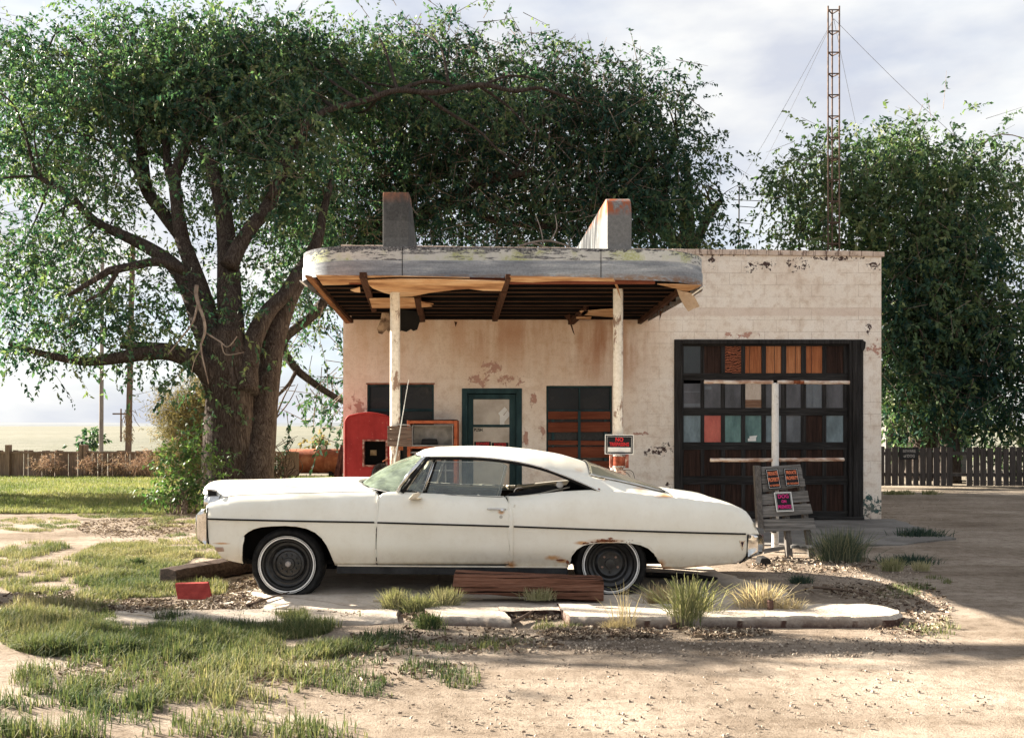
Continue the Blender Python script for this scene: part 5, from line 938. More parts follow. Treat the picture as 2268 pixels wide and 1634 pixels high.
# ---------------------------------------------------------------- timbers and litter on the ground
def plank3(name, label, cat, front, depth, mat, d, n=14, wob=.008, bev=.006):
    # front: tl, tr, br, bl at depth d; a rough sawn beam
    tl, tr, br, bl = [P(x, y, d) for x, y in front]; t = thing(name, ((bl + br) / 2).to_3d(), label, cat); q = MB(); secs = []
    for i in range(n + 1):
        u = i / n; a = tl.lerp(tr, u); b = bl.lerp(br, u); w = lambda s: Vector((0, wob * mnoise.noise(Vector((u * 5, s, 1))), wob * mnoise.noise(Vector((u * 6, s, 4)))))
        secs += [b + w(0), b.lerp(a, .5) + w(1) + Vector((0, -.012, 0)), a + w(2), a + Vector((0, depth, .0)) + w(3), b + Vector((0, depth, 0)) + w(4)]
    fs = []
    for i in range(n):
        for j in range(5): fs.append((i * 5 + j, i * 5 + (j + 1) % 5, (i + 1) * 5 + (j + 1) % 5, (i + 1) * 5 + j))
    fs += [(4, 3, 2, 1, 0), tuple(n * 5 + j for j in range(5))]; q.add(secs, fs); q.build('beam', mat, t, bevel=bev); return t
m = NT('cracked_railway_timber'); v = m.map((.55, 14, 14)); g = m.noise(2.6, 9, .68, v, .8); g2 = m.noise(9, 6, .7, v); crk = m.noise(2.3, 6, .6, m.map((.28, 9, 13)))
col = m.ramp(g, [(.28, (.07, .03, .02)), (.5, (.21, .1, .065)), (.72, (.36, .2, .14))]); col = m.mix(.5, col, m.ramp(g2, [(.35, (.3, .26, .24)), (.6, (1, 1, 1))]), 'MULTIPLY'); cf = m.ramp(crk, [(.44, .95), (.475, 0)]); col = m.mix(cf, col, (.012, .008, .007)); M['timber'] = m.done(col, .9, m.math('SUBTRACT', g, cf), .9, .02, spec=.03)
tm = plank3('timber_beam', 'thick cracked brown timber lying beside the rear wheel', 'timber', [(1006, 1270), (1337.5, 1284), (1337, 1331), (1000, 1313)], .24, M['timber'], 8.42)
lg = thing('old_timber', G(440, 1290), 'dark rotten timber on the grass under the front of the car', 'timber')
a, b = G(372, 1297), G(556, 1262); M['rotlog'] = wood('rotten_dark_timber', (.012, .009, .008), (.12, .08, .06), 0, scale=2)
dirv = (b - a).normalized(); sd = Vector((-dirv.y, dirv.x, 0)); q = MB(); n = 16; secs = []
for i in range(n + 1):
    p = a.lerp(b, i / n); w = lambda s: .014 * mnoise.noise(Vector((i * .8, s, 2)))
    for (o, z) in ((-.12, .0), (-.13, .09), (-.11, .165), (.02, .18), (.12, .165), (.125, 0)): secs.append(p + sd * (o + w(o)) + Vector((0, 0, z + w(z + 5))))
q.add(secs, [(i * 6 + j, i * 6 + (j + 1) % 6, (i + 1) * 6 + (j + 1) % 6, (i + 1) * 6 + j) for i in range(n) for j in range(6)] + [(5, 4, 3, 2, 1, 0), tuple(n * 6 + j for j in range(6))]); q.build('beam', M['rotlog'], lg, bevel=.008)
bk = thing('red_slab', G(425, 1325), 'flat red paving slab tilted up in the grass by the front wheel', 'slab'); c_ = [P(387, 1293, 8.78), P(460, 1291, 8.78), P(468, 1325, 8.70), P(394, 1332, 8.70)]
q = MB(); bkv = Vector((0, .035, .01)); q.add([tuple(p) for p in c_] + [tuple(p + bkv) for p in c_], [(0, 1, 2, 3), (7, 6, 5, 4), (0, 4, 5, 1), (1, 5, 6, 2), (2, 6, 7, 3), (3, 7, 4, 0)]); q.build('slab', mk('red_slab_face', [(.3, (.23, .035, .03)), (.65, (.34, .06, .05))], 14, rough=.9, bs=.3), bk, bevel=.004)
def stick(name, label, pts, r, mat, cat='stick'):
    t = thing(name, Vector(pts[0]), label, cat); q = MB(); sp = spline(pts, 5); q.tube(sp, [r * (1 - .5 * i / len(sp)) for i in range(len(sp))], 7, True, .15, random.random() * 9); q.build('wood', mat, t, smooth=True)
M['palestick'] = mk('bleached_stick', [(.35, (.36, .28, .2)), (.65, (.62, .54, .43))], 8, stretch=(.4, 2, 2)); M['darkstick'] = mk('dark_stick', [(.35, (.05, .035, .025)), (.65, (.17, .12, .09))], 8)
def gz(x, y, z): p = G(x, y); p.z = z; return p
stick('pale_stick', 'long bleached stick on the concrete behind the front wheel', [gz(826, 1335, .03), gz(880, 1334, .02), (gz(960, 1331, .02)), gz(1070, 1331, .02)], .014, M['palestick'])
stick('branch_stub', 'dark broken branch lying in the notch of the kerb', [gz(1139, 1384, .03), gz(1156, 1375, .03), gz(1180, 1366, .05)], .018, M['darkstick'])
stick('twig', 'thin grey twig among the mulch under the red slab', [gz(545, 1348, .03), gz(600, 1330, .03), gz(640, 1318, .03)], .012, M['darkstick']); 
stick('fallen_branch', 'grey curved stick against the island kerb left of the green tuft', [gz(1478, 1393, .02), gz(1500, 1388, .03), gz(1530, 1378, .05)], .013, M['darkstick'])
stick('dark_pole', 'dark stick lying on the gravel in the shadow of the car', [gz(1800, 1306, .03), gz(1860, 1312, .03), gz(1930, 1322, .02)], .014, M['darkstick'])
stick('driftwood', 'bleached stick lying at the edge of the grass at lower left', [gz(260, 1362, .02), gz(320, 1368, .02), gz(372, 1375, .02)], .012, M['palestick'])
rk_ = thing('pale_stone', G(615, 1350), 'flat pale wedge of concrete in the mulch by the red slab', 'stone'); q = MB(); q.prism(poly_at([(596, 1353), (600, 1346), (640, 1338), (646, 1341), (612, 1354)], 8.1), 8.05, 8.2); q.build('chunk', M['conc'], rk_, bevel=.004)
ps_ = thing('pipe_stub', gz(1708, 1352, .07), 'short rusty pipe stub standing up from the island kerb', 'pipe'); q = MB(); c = P(1706, 1352, 7.8); q.lathe([(.018, .09), (.026, .09), (.027, .05), (.026, -.05)], c, 2, 14); q.build('pipe', mk('brown_rust_pipe', [(.35, (.05, .03, .025)), (.65, (.14, .085, .07))], 20), ps_, smooth=40)
tt = thing('car_tyre_strip', G(1555, 1283), 'flat black rubber strip lying on the ground behind the rear wheel', 'rubber strip'); q = MB()
q.slab([gp(1440, 1285)[:2], gp(1550, 1277), (gp(1592, 1284)), gp(1590, 1292), gp(1440, 1298)] if 0 else [gp(1430, 1272), gp(1545, 1277), gp(1590, 1284), gp(1585, 1289), gp(1430, 1280)], .012, .03); q.build('rubber', M['tyre'], tt, bevel=.004)
# ---------------------------------------------------------------- behind: tank, pipe post, leaning planks, fences, poles, mast, house
d = 30; tk = thing('gas_tank', P(690, 1062, d), 'rust red horizontal gas tank standing on the grass behind the station', 'tank'); r_ = .40; zc = P(0, 1021, d).z
prof = [(0, 0), (.16, .03), (.28, .1), (.36, .21), (.40, .36), (.40, 1.2), (.403, 1.21), (.403, 1.24), (.40, 1.25), (.40, 3.2), (.28, 3.5), (0, 3.6)]
m = NT('rusty_tank'); n1 = m.noise(3, 8, .65); vs_ = m.noise(5, 7, .6, m.map((1, 1, .18))); col = m.ramp(n1, [(.3, (.16, .045, .025)), (.5, (.28, .095, .05)), (.7, (.38, .17, .1))]); col = m.mix(m.ramp(vs_, [(.5, 0), (.65, .6)]), col, (.11, .03, .022)); M['tank'] = m.done(col, .7, n1, .2)
q = MB(); q.lathe(prof, (P(622, 0, d).x, d, zc), 0, 28); q.build('tank_shell', M['tank'], tk, smooth=40)
q = MB(); q.lathe([(0, .16), (.08, .155), (.155, .11), (.16, .0)], (P(711, 0, d).x, d, zc + r_ - .03), 2, 20); q.build('dome_lid', mk('dirty_cream_lid', [(.35, (.45, .35, .28)), (.65, (.62, .53, .45))], 8), tk, smooth=True)
for x in (650, 735):
    q = MB(); X = P(x, 0, d).x; q.box(X - .06, X + .06, d - .25, d + .25, 0, zc - r_ + .08); q.build('leg', M['oldwood'], tk)
d = 22; pp = thing('pipe_post', P(605, 1095, d), 'thin grey capped pipe post standing left of the rusty tank', 'post'); q = MB(); X = P(604.5, 0, d).x; zt2 = P(0, 1030, d).z; q.lathe([(0, 0), (.026, 0), (.026, zt2), (0, zt2)], (X, d, 0), 2, 12); q.lathe([(0, zt2 + .07), (.03, zt2 + .06), (.034, zt2 - .06), (.026, zt2 - .07)], (X, d, 0), 2, 12); q.tube([(X - .07, d, zt2 + .05), (X + .07, d, zt2 + .05)], .014, 6); q.build('pipe', mk('galvanised_pipe', [(.35, (.24, .24, .22)), (.65, (.42, .42, .39))], 12), pp, smooth=40)
lp = thing('leaning_planks', P(742, 1140, 17), 'reddish brown boards leaning against the corner of the station', 'boards')
for pts in ([(720, 1135), (728, 1135), (757, 985), (752, 985)], [(733, 1135), (741, 1135), (758, 1000), (753, 1000)], [(745, 1135), (752, 1135), (759.5, 990), (756.5, 990)]):
    q = MB(); q.prism(poly_at(pts, 17), 17 + random.random() * .1, 17.14); q.build('board', mk('dark_red_board', [(.35, (.05, .02, .015)), (.65, (.17, .075, .055))], 6) if 'dark_red_board' not in bpy.data.materials else bpy.data.materials['dark_red_board'], lp, bevel=.004)
# left board fence
d = 29.6; fe = thing('board_fence', P(300, 1055, d), 'low grey brown board fence across the back of the lawn', 'fence'); M['fencew'] = wood('grey_brown_fence_board', (.14, .09, .07), (.42, .31, .24), 2)
q = MB(); x = -17.5; random.seed(5)
while x < -6.9:
    w_ = random.uniform(.11, .16); h_ = .80 + random.uniform(-.03, .03) + (x + 12) * -.006; q.k = 0; q.box(x, x + w_, d, d + .022, -.02, h_ + (.03 if x > -9.5 else 0)); x += w_ + random.uniform(.004, .03)
q.build('boards', M['fencew'], fe)
q = MB(); q.box(-17.5, -6.9, d - .05, d - .002, .74, .80); q.build('rail', M['fencew'], fe)
for x in (183, 190, 330, 20):
    X = P(x, 0, d).x; q = MB(); q.box(X - .07, X + .07, d - .12, d + .06, 0, 1.02 if x < 200 else .85); q.build('post', M['fencew'], fe, bevel=.01)
def upole(lab, x, yb_, yt, r0, mat, arm=None, d=None, lean=0):
    d = d or H * F / (yb_ - HY); b = P(x, yb_, d); zt_ = H - (yt - HY) * d / F; t = thing('utility_pole', (b.x, d, 0), lab, 'utility pole'); q = MB(); q.tube([(b.x + lean * k, d, zt_ * k / 8) for k in range(9)], [r0 * (1 - .03 * k) for k in range(9)], 12, True, .04, x); q.build('pole', mat, t, smooth=40)
    if arm: q = MB(); q.box(b.x - arm, b.x + arm, d - .3, d - .12, zt_ - .6, zt_ - .45); q.build('crossarm', mat, t)
    return t
M['upole'] = mk('brown_utility_pole', [(.3, (.09, .055, .04)), (.65, (.22, .145, .105))], 5, 8, (1, 1, .15)); M['upole2'] = mk('grey_utility_pole', [(.3, (.16, .13, .11)), (.65, (.32, .27, .235))], 5, 8, (1, 1, .15))
upole('slim grey wooden utility pole, the left one of the near pair', 224, 1003, 560, .13, M['upole2'], lean=.01); upole('thick brown wooden utility pole standing just left of the tamarisk bush', 284, 1004, 520, .18, M['upole'], lean=.035)
upole('small far utility pole with a crossarm between the two near poles', 268, 981, 905, .1, M['upole'], .75, d=95); upole('tiny distant utility pole seen right of the big trunk', 799, 975, 925, .1, M['upole'], .8, d=120)
q = MB(); c = P(286, 925, 53.9); random.seed(4)
for k in range(90):
    o = c + Vector((random.gauss(0, .16), -.25 + random.gauss(0, .08), random.uniform(-1.2, .5))); q.tube([o, o + Vector((random.gauss(0, .15), random.gauss(0, .08), random.uniform(-.5, -.1)))], .018, 3)
tag(q.build('bird_nest', mk('straw_nest', [(.35, (.14, .09, .05)), (.65, (.36, .26, .15))], 20)), 'ragged straw clump hanging on the thick brown utility pole', 'nest')
# lattice mast with guy wires
d = 22; tw = thing('lattice_mast', (P(1845, 0, d).x, d, 0), 'tall thin rusty triangular lattice mast behind the station roof', 'mast'); M['mast'] = mk('rusty_brown_steel', [(.35, (.06, .042, .033)), (.65, (.15, .105, .08))], 9)
mx0, mx1 = P(1834, 0, d).x, P(1859, 0, d).x; zt3 = 11.6; legs = [(mx0, d), (mx1, d), ((mx0 + mx1) / 2 + .04, d + .22)]
for (X, Y_) in legs: q = MB(); q.tube([(X, Y_, 0), (X, Y_, zt3)], .02, 8); q.build('leg', M['mast'], tw, smooth=True)
z = .4
while z < zt3:
    q = MB(); 
    for i in range(3): a, b = legs[i], legs[(i + 1) % 3]; q.tube([(a[0], a[1], z), (b[0], b[1], z)], .015, 6)
    q.build('brace', M['mast'], tw); z += .505
M['guy'] = plain('thin_guy_wire', (.14, .14, .15), .5)
top_ = Vector(((mx0 + mx1) / 2, d, 11.3))
for e_ in (P(1640, 385, 30), P(1700, 330, 34), P(1905, 300, 30), P(2140, 300, 22)):
    q = MB(); dirn = e_ - top_; q.tube([top_ + dirn * t * 1.8 - Vector((0, 0, .25 * math.sin(min(1, t) * math.pi))) for t in np.linspace(0, 1, 9)], .005, 5); q.build('guy_wire', M['guy'], tw)
d = 30; an = thing('antenna', (P(1637, 0, d).x, d, 0), 'slim television antenna mast between the two tree crowns', 'antenna'); X = P(1637, 0, d).x; zt4 = P(0, 413, d).z; q = MB(); q.tube([(X - .06, d, 0), (X, d, zt4)], .022, 6); q.build('mast', M['black'], an)
for k, (dz, l) in enumerate(((.02, .16), (.1, .12), (.22, .5), (.42, .62), (.62, .35), (1.15, .3))):
    q = MB(); q.tube([(X - l * .25, d + .02 * k, zt4 - dz), (X + l * 1.6, d + .02 * k, zt4 - dz - .05)], .012, 5); q.build('element', M['black'], an)
# right fence with a sign, and the small house behind it
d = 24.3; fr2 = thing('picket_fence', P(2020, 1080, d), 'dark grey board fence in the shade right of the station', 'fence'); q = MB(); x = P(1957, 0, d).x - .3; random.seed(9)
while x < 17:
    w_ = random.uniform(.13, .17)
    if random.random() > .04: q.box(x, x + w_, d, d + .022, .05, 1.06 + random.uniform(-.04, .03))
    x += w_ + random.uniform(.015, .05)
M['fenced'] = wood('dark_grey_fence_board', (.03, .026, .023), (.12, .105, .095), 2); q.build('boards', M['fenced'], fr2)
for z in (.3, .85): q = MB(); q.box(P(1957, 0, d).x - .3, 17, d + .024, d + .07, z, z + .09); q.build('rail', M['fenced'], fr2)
sign('dog_warning_sign', 'faded grey BEWARE OF DOG sign on the dark board fence', [(1993, 991), (2034, 991), (2034, 1017), (1993, 1017)], 24.26, border=(B_, .04, plain('faded_sign_face', (.03, .03, .028), .8)), lines=[('BEWARE', 0, .2, .33, .85, M['greymetal'], .01), ('of DOG', 0, -.22, .33, .85, M['greymetal'], .01)])
hs = thing('small_house', P(2000, 1050, 31), 'small dark grey house in the shade behind the board fence', 'house'); q = MB(); hx0, hx1 = P(1962, 0, 31).x, P(2150, 0, 31).x; q.box(hx0, hx1, 31, 35, 0, 2.35); q.build('wall', mk('grey_clapboard', [(.35, (.1, .095, .09)), (.65, (.2, .19, .18))], 4, stretch=(.3, 1, 6)), hs)
q = MB(); q.prism([(hx0 - .3, 2.35), (hx1 + .3, 2.35), ((hx0 + hx1) / 2, 3.6)], 30.7, 35.3); q.build('roof', M['roofing'], hs)
for x in (1972, 2070):
    q = MB(); a, b = P(x, 0, 31).x, P(x + 38, 0, 31).x; q.box(a, b, 30.95, 31.02, 1.0, 2.0); wn_ = q.build('window', M['fenced'], hs); q = MB(); q.box(a + .06, b - .06, 30.93, 30.948, 1.06, 1.94); q.build('pane', M['dglass'], wn_)
# ---------------------------------------------------------------- trees
def leafmat(name, stops, trans=.35, rough=.42, tm=(1.15, 1.45, .8)):
    m = NT(name); at = m.n('Attribute', _attribute_name='tint').outputs['Fac']; col = m.ramp(at, stops)
    m.done(col, max(rough, .5), spec=.14); tl = m.n('BsdfTranslucent', Color=m.mix(1, col, tm, 'MULTIPLY')); ms = m.n('MixShader', Fac=trans)
    m.t.links.new(m.b.outputs[0], ms.inputs[1]); m.t.links.new(tl.outputs[0], ms.inputs[2]); m.t.links.new(ms.outputs[0], m.out.inputs['Surface']); return m.mat
M['leaf'] = leafmat('elm_leaf', [(0, (.018, .05, .042)), (.45, (.045, .088, .056)), (.8, (.10, .145, .07)), (1, (.19, .205, .1))])
M['leafd'] = leafmat('dark_elm_leaf', [(0, (.014, .042, .037)), (.45, (.036, .074, .05)), (.8, (.085, .125, .062)), (1, (.17, .19, .09))])
M['leafy'] = leafmat('yellow_green_leaf', [(0, (.028, .06, .042)), (.4, (.07, .11, .056)), (.8, (.145, .18, .083)), (1, (.25, .26, .13))])
m = NT('furrowed_bark'); v = m.map((9, 9, 2.0)); n1 = m.noise(1.9, 9, .7, v, 1.6); n2 = m.noise(8, 6, .7, v); n3 = m.noise(1.2, 5)
col = m.ramp(n1, [(.3, (.014, .011, .010)), (.48, (.062, .049, .041)), (.68, (.145, .122, .105))]); col = m.mix(.4, col, m.ramp(n2, [(.35, (.4, .36, .33)), (.6, (1, 1, 1))]), 'MULTIPLY'); M['bark'] = m.done(col, .95, m.math('ADD', n1, m.math('MULTIPLY', n2, .4)), 1.0, .06, spec=.03)
M['twig'] = mk('pale_twig', [(.35, (.12, .09, .07)), (.65, (.27, .21, .17))], 5, rough=.9); M['deadwood'] = mk('bleached_dead_wood', [(.35, (.16, .125, .1)), (.65, (.33, .27, .22))], 6, rough=.9)
def lit_ok(p):      # keep the crowns clear of the sun's way to the car and the yard in front of it
    k = (p[:, 2] - .3) / -SUNV.z; x = p[:, 0] + SUNV.x * k; y = p[:, 1] + SUNV.y * k
    return ~((x > -6.5) & (x < 4.6) & (y > 5.0) & (y < 11.4))
def blobs_px(lst): return [(np.array(P(x, y, d)), np.array((rx * d / F, rd, ry * d / F)), w) for (x, y, rx, ry, d, rd, w) in lst]
def unit(v): return v / np.maximum(np.linalg.norm(v, axis=-1, keepdims=True), 1e-6)
def leaves(blobs, per_m3, L, Wd, per_twig=12, tl=.55, sub_r=.5, droop=.35, check=True, seed=1, tint=.5, shell=.45):
    r = np.random.default_rng(seed); Q = []; T = []; TW = []
    for c, rad, w in blobs:
        vol = 4.2 * rad.prod(); ns = max(4, int(vol * per_m3 * w)); u = unit(r.normal(size=(ns, 3))); q = r.random(ns) ** shell; sc = c + u * rad * q[:, None]
        k = 7; tw = np.repeat(sc, k, 0) + r.normal(size=(ns * k, 3)) * sub_r * np.array((1, 1, .75)); st_ = np.repeat(r.normal(tint, .23, ns), k)
        if check: ok = lit_ok(tw); tw = tw[ok]; st_ = st_[ok]
        ok = tw[:, 2] > .25; tw = tw[ok]; st_ = st_[ok]; n = len(tw)
        if not n: continue
        dirn = unit(unit(tw - c) * .55 + r.normal(size=(n, 3)) * .7 + np.array((0, 0, -droop))); TW.append((tw, tw + dirn * tl))
        t = np.tile(np.linspace(.1, 1, per_twig), (n, 1)) + r.normal(size=(n, per_twig)) * .03
        base = tw[:, None] + dirn[:, None] * (t * tl * r.uniform(.6, 1.2, (n, 1)))[:, :, None]; base[..., 2] -= (t ** 2) * tl * droop * .5
        ld = unit(dirn[:, None] * .6 + r.normal(size=(n, per_twig, 3)) * .7 + np.array((0, 0, -.35))); nn = unit(r.normal(size=ld.shape) * .8 + np.array((0, 0, .55))); sd = unit(np.cross(ld, nn))
        ll = (L * r.uniform(.5, 1.45, (n, per_twig)))[..., None]; ww = ll * Wd
        quad = np.stack([base, base + ld * ll * .45 + sd * ww, base + ld * ll + np.array((0, 0, -.12)) * ll, base + ld * ll * .45 - sd * ww], 2); Q.append(quad.reshape(-1, 4, 3))
        T.append((st_[:, None] + r.normal(size=(n, per_twig)) * .13).ravel())
    return np.concatenate(Q), np.clip(np.concatenate(T), 0, 1), TW
def twigmesh(TW, frac, rad, seed):
    r = np.random.default_rng(seed); a = np.concatenate([x[0] for x in TW]); b = np.concatenate([x[1] for x in TW]); k = r.random(len(a)) < frac; a = a[k]; b = b[k]; back = unit(a - b + r.normal(size=a.shape) * .12)
    a = a + back * r.uniform(.1, .5, (len(a), 1)); d = unit(b - a); s1 = unit(np.cross(d, np.array((.3, .2, 1)))) * rad; s2 = np.cross(d, s1); tri = [s1, -.5 * s1 + .87 * s2, -.5 * s1 - .87 * s2]
    q = [np.stack([a + tri[i], a + tri[(i + 1) % 3], b + tri[(i + 1) % 3] * .4, b + tri[i] * .4], 1) for i in range(3)]; return np.concatenate(q)
def limb(mb, pts, n=9, wob=.06, sub=4):
    p3 = [P(x, y, d) for x, y, d, r in pts]; rr = [r * d / F for x, y, d, r in pts]; sp = spline(p3, sub); rs = np.interp(np.linspace(0, 1, len(sp)), np.linspace(0, 1, len(rr)), rr)
    mb.tube(sp, list(rs), n, True, wob, random.random() * 20); return sp, rs
def tree(name, label, base, limbs, blobs, leafm, per_m3, L, Wd=.24, check=True, seed=1, tint=.5, tl=.55, sub_r=.5, per_twig=12, twf=.25, twr=.006, droop=.35, dead=None, group=None, nside=9, wob=.06, cat='tree'):
    t = thing(name, base, label, cat, group); mb = MB(); random.seed(seed); sps = [limb(mb, l, nside if i else max(nside, 14), wob) for i, l in enumerate(limbs)]
    Q, T, TW = leaves(blobs, per_m3, L, Wd, per_twig, tl, sub_r, droop, check, seed, tint)
    # secondary branches reach from the limbs into the clumps of leaves
    if sps:
        nodes = np.array([tuple(p) for sp, rs in sps for p in sp[len(sp) // 3:]]); tws = np.concatenate([x[0] for x in TW]); r = np.random.default_rng(seed + 5); pick = r.choice(len(tws), min(len(tws), 90), replace=False)
        for k in pick:
            e = Vector(tws[k]); dd = np.linalg.norm(nodes - tws[k], axis=1); o = Vector(nodes[int(np.argmin(dd + r.random(len(dd)) * .8))]); ln = (e - o).length
            if ln < .4 or ln > 5: continue
            mid = o.lerp(e, .5) + Vector((random.gauss(0, .1), random.gauss(0, .1), random.gauss(.12, .12))) * ln; r0 = .012 + .011 * ln
            mb.tube(spline([o, mid, e], 5), list(np.linspace(r0, .006, 11)), 5, False)
    mb.build('trunk', M['bark'], t, smooth=True, fixn=False)
    if twf: npmesh('twigs', twigmesh(TW, twf, twr, seed + 1), 4, M['twig'], t)['kind'] = 'stuff'
    npmesh('crown', Q, 4, leafm, t, cols=T); print('LEAVES', label[:20], len(Q))
    if dead:
        for dl_ in dead:
            q = MB()
            for l in dl_: limb(q, l, 7, .1)
            q.build('dead_branch', M['deadwood'], t, smooth=True)
    return t
D = 20.5
def z(l, d=D): return [(x, y, d + (dd if len(o) > 1 else 0), r) for (x, y, r, *o) in l for dd in [o[1] if len(o) > 1 else 0]]
def zz_(l, d0, d1): n = len(l); return [(x, y, d0 + (d1 - d0) * i / (n - 1), r) for i, (x, y, r) in enumerate(l)]
# the trunk of the big elm as one fluted form
limbsA = [
    zz_([(516, 1108, 70), (514, 1060, 62), (512, 1000, 57), (510, 940, 54), (509, 880, 52), (505, 820, 48), (500, 770, 42), (500, 730, 34)], D, D),
    zz_([(556, 1104, 50), (560, 1040, 46), (566, 980, 43), (574, 920, 38), (584, 860, 35), (592, 810, 32), (602, 750, 29), (622, 690, 25), (650, 635, 21), (676, 590, 17), (704, 530, 12), (716, 470, 9), (735, 400, 6)], D - .15, D + 2),
    zz_([(488, 860, 34), (462, 818, 30), (425, 796, 24), (370, 780, 19), (300, 786, 16), (240, 796, 13), (180, 800, 10), (100, 785, 8), (20, 760, 5)], D - .1, D - 1.2),
    zz_([(430, 800, 16), (390, 776, 13), (330, 768, 10), (270, 765, 8)], D, D + .8),
    zz_([(488, 830, 32), (462, 760, 26), (440, 700, 22), (418, 640, 20), (385, 590, 17), (330, 550, 14), (270, 520, 12), (210, 490, 10), (150, 430, 8), (80, 390, 5)], D, D + 2),
    zz_([(496, 800, 30), (470, 730, 24), (452, 670, 21), (430, 600, 18), (404, 530, 16), (392, 450, 14), (388, 390, 13), (410, 330, 11), (420, 270, 9)], D + .1, D + 2.5),
    zz_([(390, 420, 12), (372, 370, 10), (368, 320, 8), (352, 270, 7)], D + 2, D + 3),
    zz_([(404, 530, 14), (360, 470, 14), (325, 420, 14), (316, 360, 13), (310, 300, 12), (290, 240, 9)], D + 2, D + 4),
    zz_([(322, 420, 11), (300, 370, 9), (268, 340, 7), (240, 320, 5)], D + 2.5, D + 3),
    zz_([(510, 800, 34), (512, 720, 29), (508, 650, 26), (506, 590, 24), (500, 520, 21), (492, 450, 18), (470, 380, 15), (450, 330, 12)], D, D + 2),
    zz_([(506, 590, 20), (545, 520, 16), (585, 470, 14), (610, 420, 13), (640, 350, 12), (670, 300, 12)], D + .3, D + 2),
    zz_([(600, 440, 11), (632, 350, 9), (670, 290, 8), (722, 246, 7), (800, 226, 7), (880, 200, 6), (960, 206, 6), (1060, 188, 5.5), (1140, 202, 4.5), (1200, 196, 3.5), (1290, 232, 2)], D + 1, D + 3), zz_([(880, 202, 5), (950, 180, 4), (1040, 196, 3.5), (1130, 168, 2.5), (1200, 180, 1.5)], D + 2.2, D + 3.2), zz_([(1060, 190, 3.5), (1130, 240, 2.5), (1180, 300, 1.5)], D + 2.6, D + 3),
    zz_([(545, 870, 28), (548, 800, 25), (566, 740, 21), (594, 690, 18), (632, 650, 15), (660, 600, 12)], D - .2, D + 1),
    zz_([(930, 206, 4.5), (985, 244, 4), (1060, 290, 3), (1100, 330, 2.4), (1150, 370, 1.5)], D + 2.6, D + 3.0),
    zz_([(240, 600, 9), (290, 590, 9), (350, 580, 10), (410, 600, 12)], D - 1.2, D + .3),
    zz_([(240, 600, 8), (200, 625, 6), (150, 655, 4)], D - 1.2, D - 1.6), zz_([(262, 596, 6), (235, 640, 4), (190, 668, 3)], D - 1.2, D - 1.5)]
bl = [(260, 240, 110, 70, 23.5, 1.6, 1), (400, 225, 110, 60, 23.5, 1.6, 1), (540, 240, 110, 65, 23, 1.5, 1.1), (650, 260, 90, 70, 23, 1.5, 1), (225, 420, 70, 70, 22.5, 1.4, .8), (200, 560, 60, 70, 21.5, 1.2, .8), (230, 690, 70, 50, 20.2, 1, 1), (310, 660, 80, 50, 20.5, 1, .8), (300, 745, 80, 26, 20, .8, .9), (200, 760, 60, 30, 19.5, .8, .9),
      (430, 470, 60, 60, 22.5, 1.3, .45), (545, 400, 80, 90, 23, 1.3, .8), (470, 320, 90, 60, 23.5, 1.4, .9), (650, 430, 80, 80, 23, 1.4, .8), (545, 640, 50, 50, 21.5, .9, .6), (455, 590, 50, 50, 22, 1, .45), (640, 560, 60, 50, 23, 1, .7), (400, 690, 40, 40, 21, .8, .35), (520, 740, 36, 26, 20, .5, .4), (600, 700, 40, 50, 22.5, .7, .6),
      (300, 110, 150, 60, 25.5, 1.6, 1), (540, 130, 190, 70, 25, 1.8, 1.2), (330, 190, 170, 50, 24.5, 1.6, 1.2), (640, 190, 140, 50, 24.5, 1.6, 1.2), (480, 180, 120, 50, 24, 1.5, 1.1), (760, 150, 130, 60, 25, 1.6, 1), (900, 230, 140, 40, 25, 1, .7), (1100, 225, 130, 34, 25, 1, .7), (90, 330, 100, 110, 24, 1.6, .9), (70, 560, 90, 100, 22, 1.3, .8), (560, 360, 70, 60, 21, .6, .8), (650, 300, 70, 50, 21.5, .6, .8), (450, 420, 44, 36, 20.8, .5, .4), (590, 470, 50, 50, 21, .5, .6), (80, 720, 90, 70, 20, 1.1, .9), (60, 160, 100, 80, 25.5, 1.6, 1), (400, 820, 30, 14, 19.8, .3, .3), (425, 850, 30, 8, 19.8, .2, .3)]
deadA = [[zz_([(436, 632, 4.5), (434, 650, 5), (440, 676, 4), (452, 710, 3.4), (453, 738, 3.2), (445, 765, 2.4), (449, 795, 2), (462, 850, 1.2)], D - .9, D - 1.1), zz_([(438, 672, 2.8), (426, 715, 2.2), (398, 752, 1.8), (372, 785, 1)], D - .9, D - 1.2), zz_([(452, 735, 2.2), (485, 755, 2), (505, 768, 1.6), (525, 745, 1)], D - .9, D - 1.1), zz_([(490, 758, 1.6), (500, 785, 1.3), (540, 780, .8)], D - 1, D - 1.1), zz_([(447, 770, 1.5), (430, 800, 1.2), (420, 850, .7)], D - 1, D - 1.2)]]
tree('elm_tree', 'huge old elm with furrowed multi stemmed trunk behind the bonnet of the car', P(520, 1105, D), limbsA, blobs_px(bl), M['leaf'], 12, .11, .24, seed=11, tint=.52, dead=deadA, nside=14, wob=.1, per_twig=13)
def trunkto(xb, yt, d, r, n=6): return zz_([(xb, HY + H * F / d, r * 1.35), (xb + 3, 1000, r), (xb - 4, 800, r * .9), (xb + 6, 650, r * .8), (xb, yt, r * .6), (xb + 4, yt - 60, r * .35), (xb - 6, yt - 120, r * .12)], d, d)
dB = 29
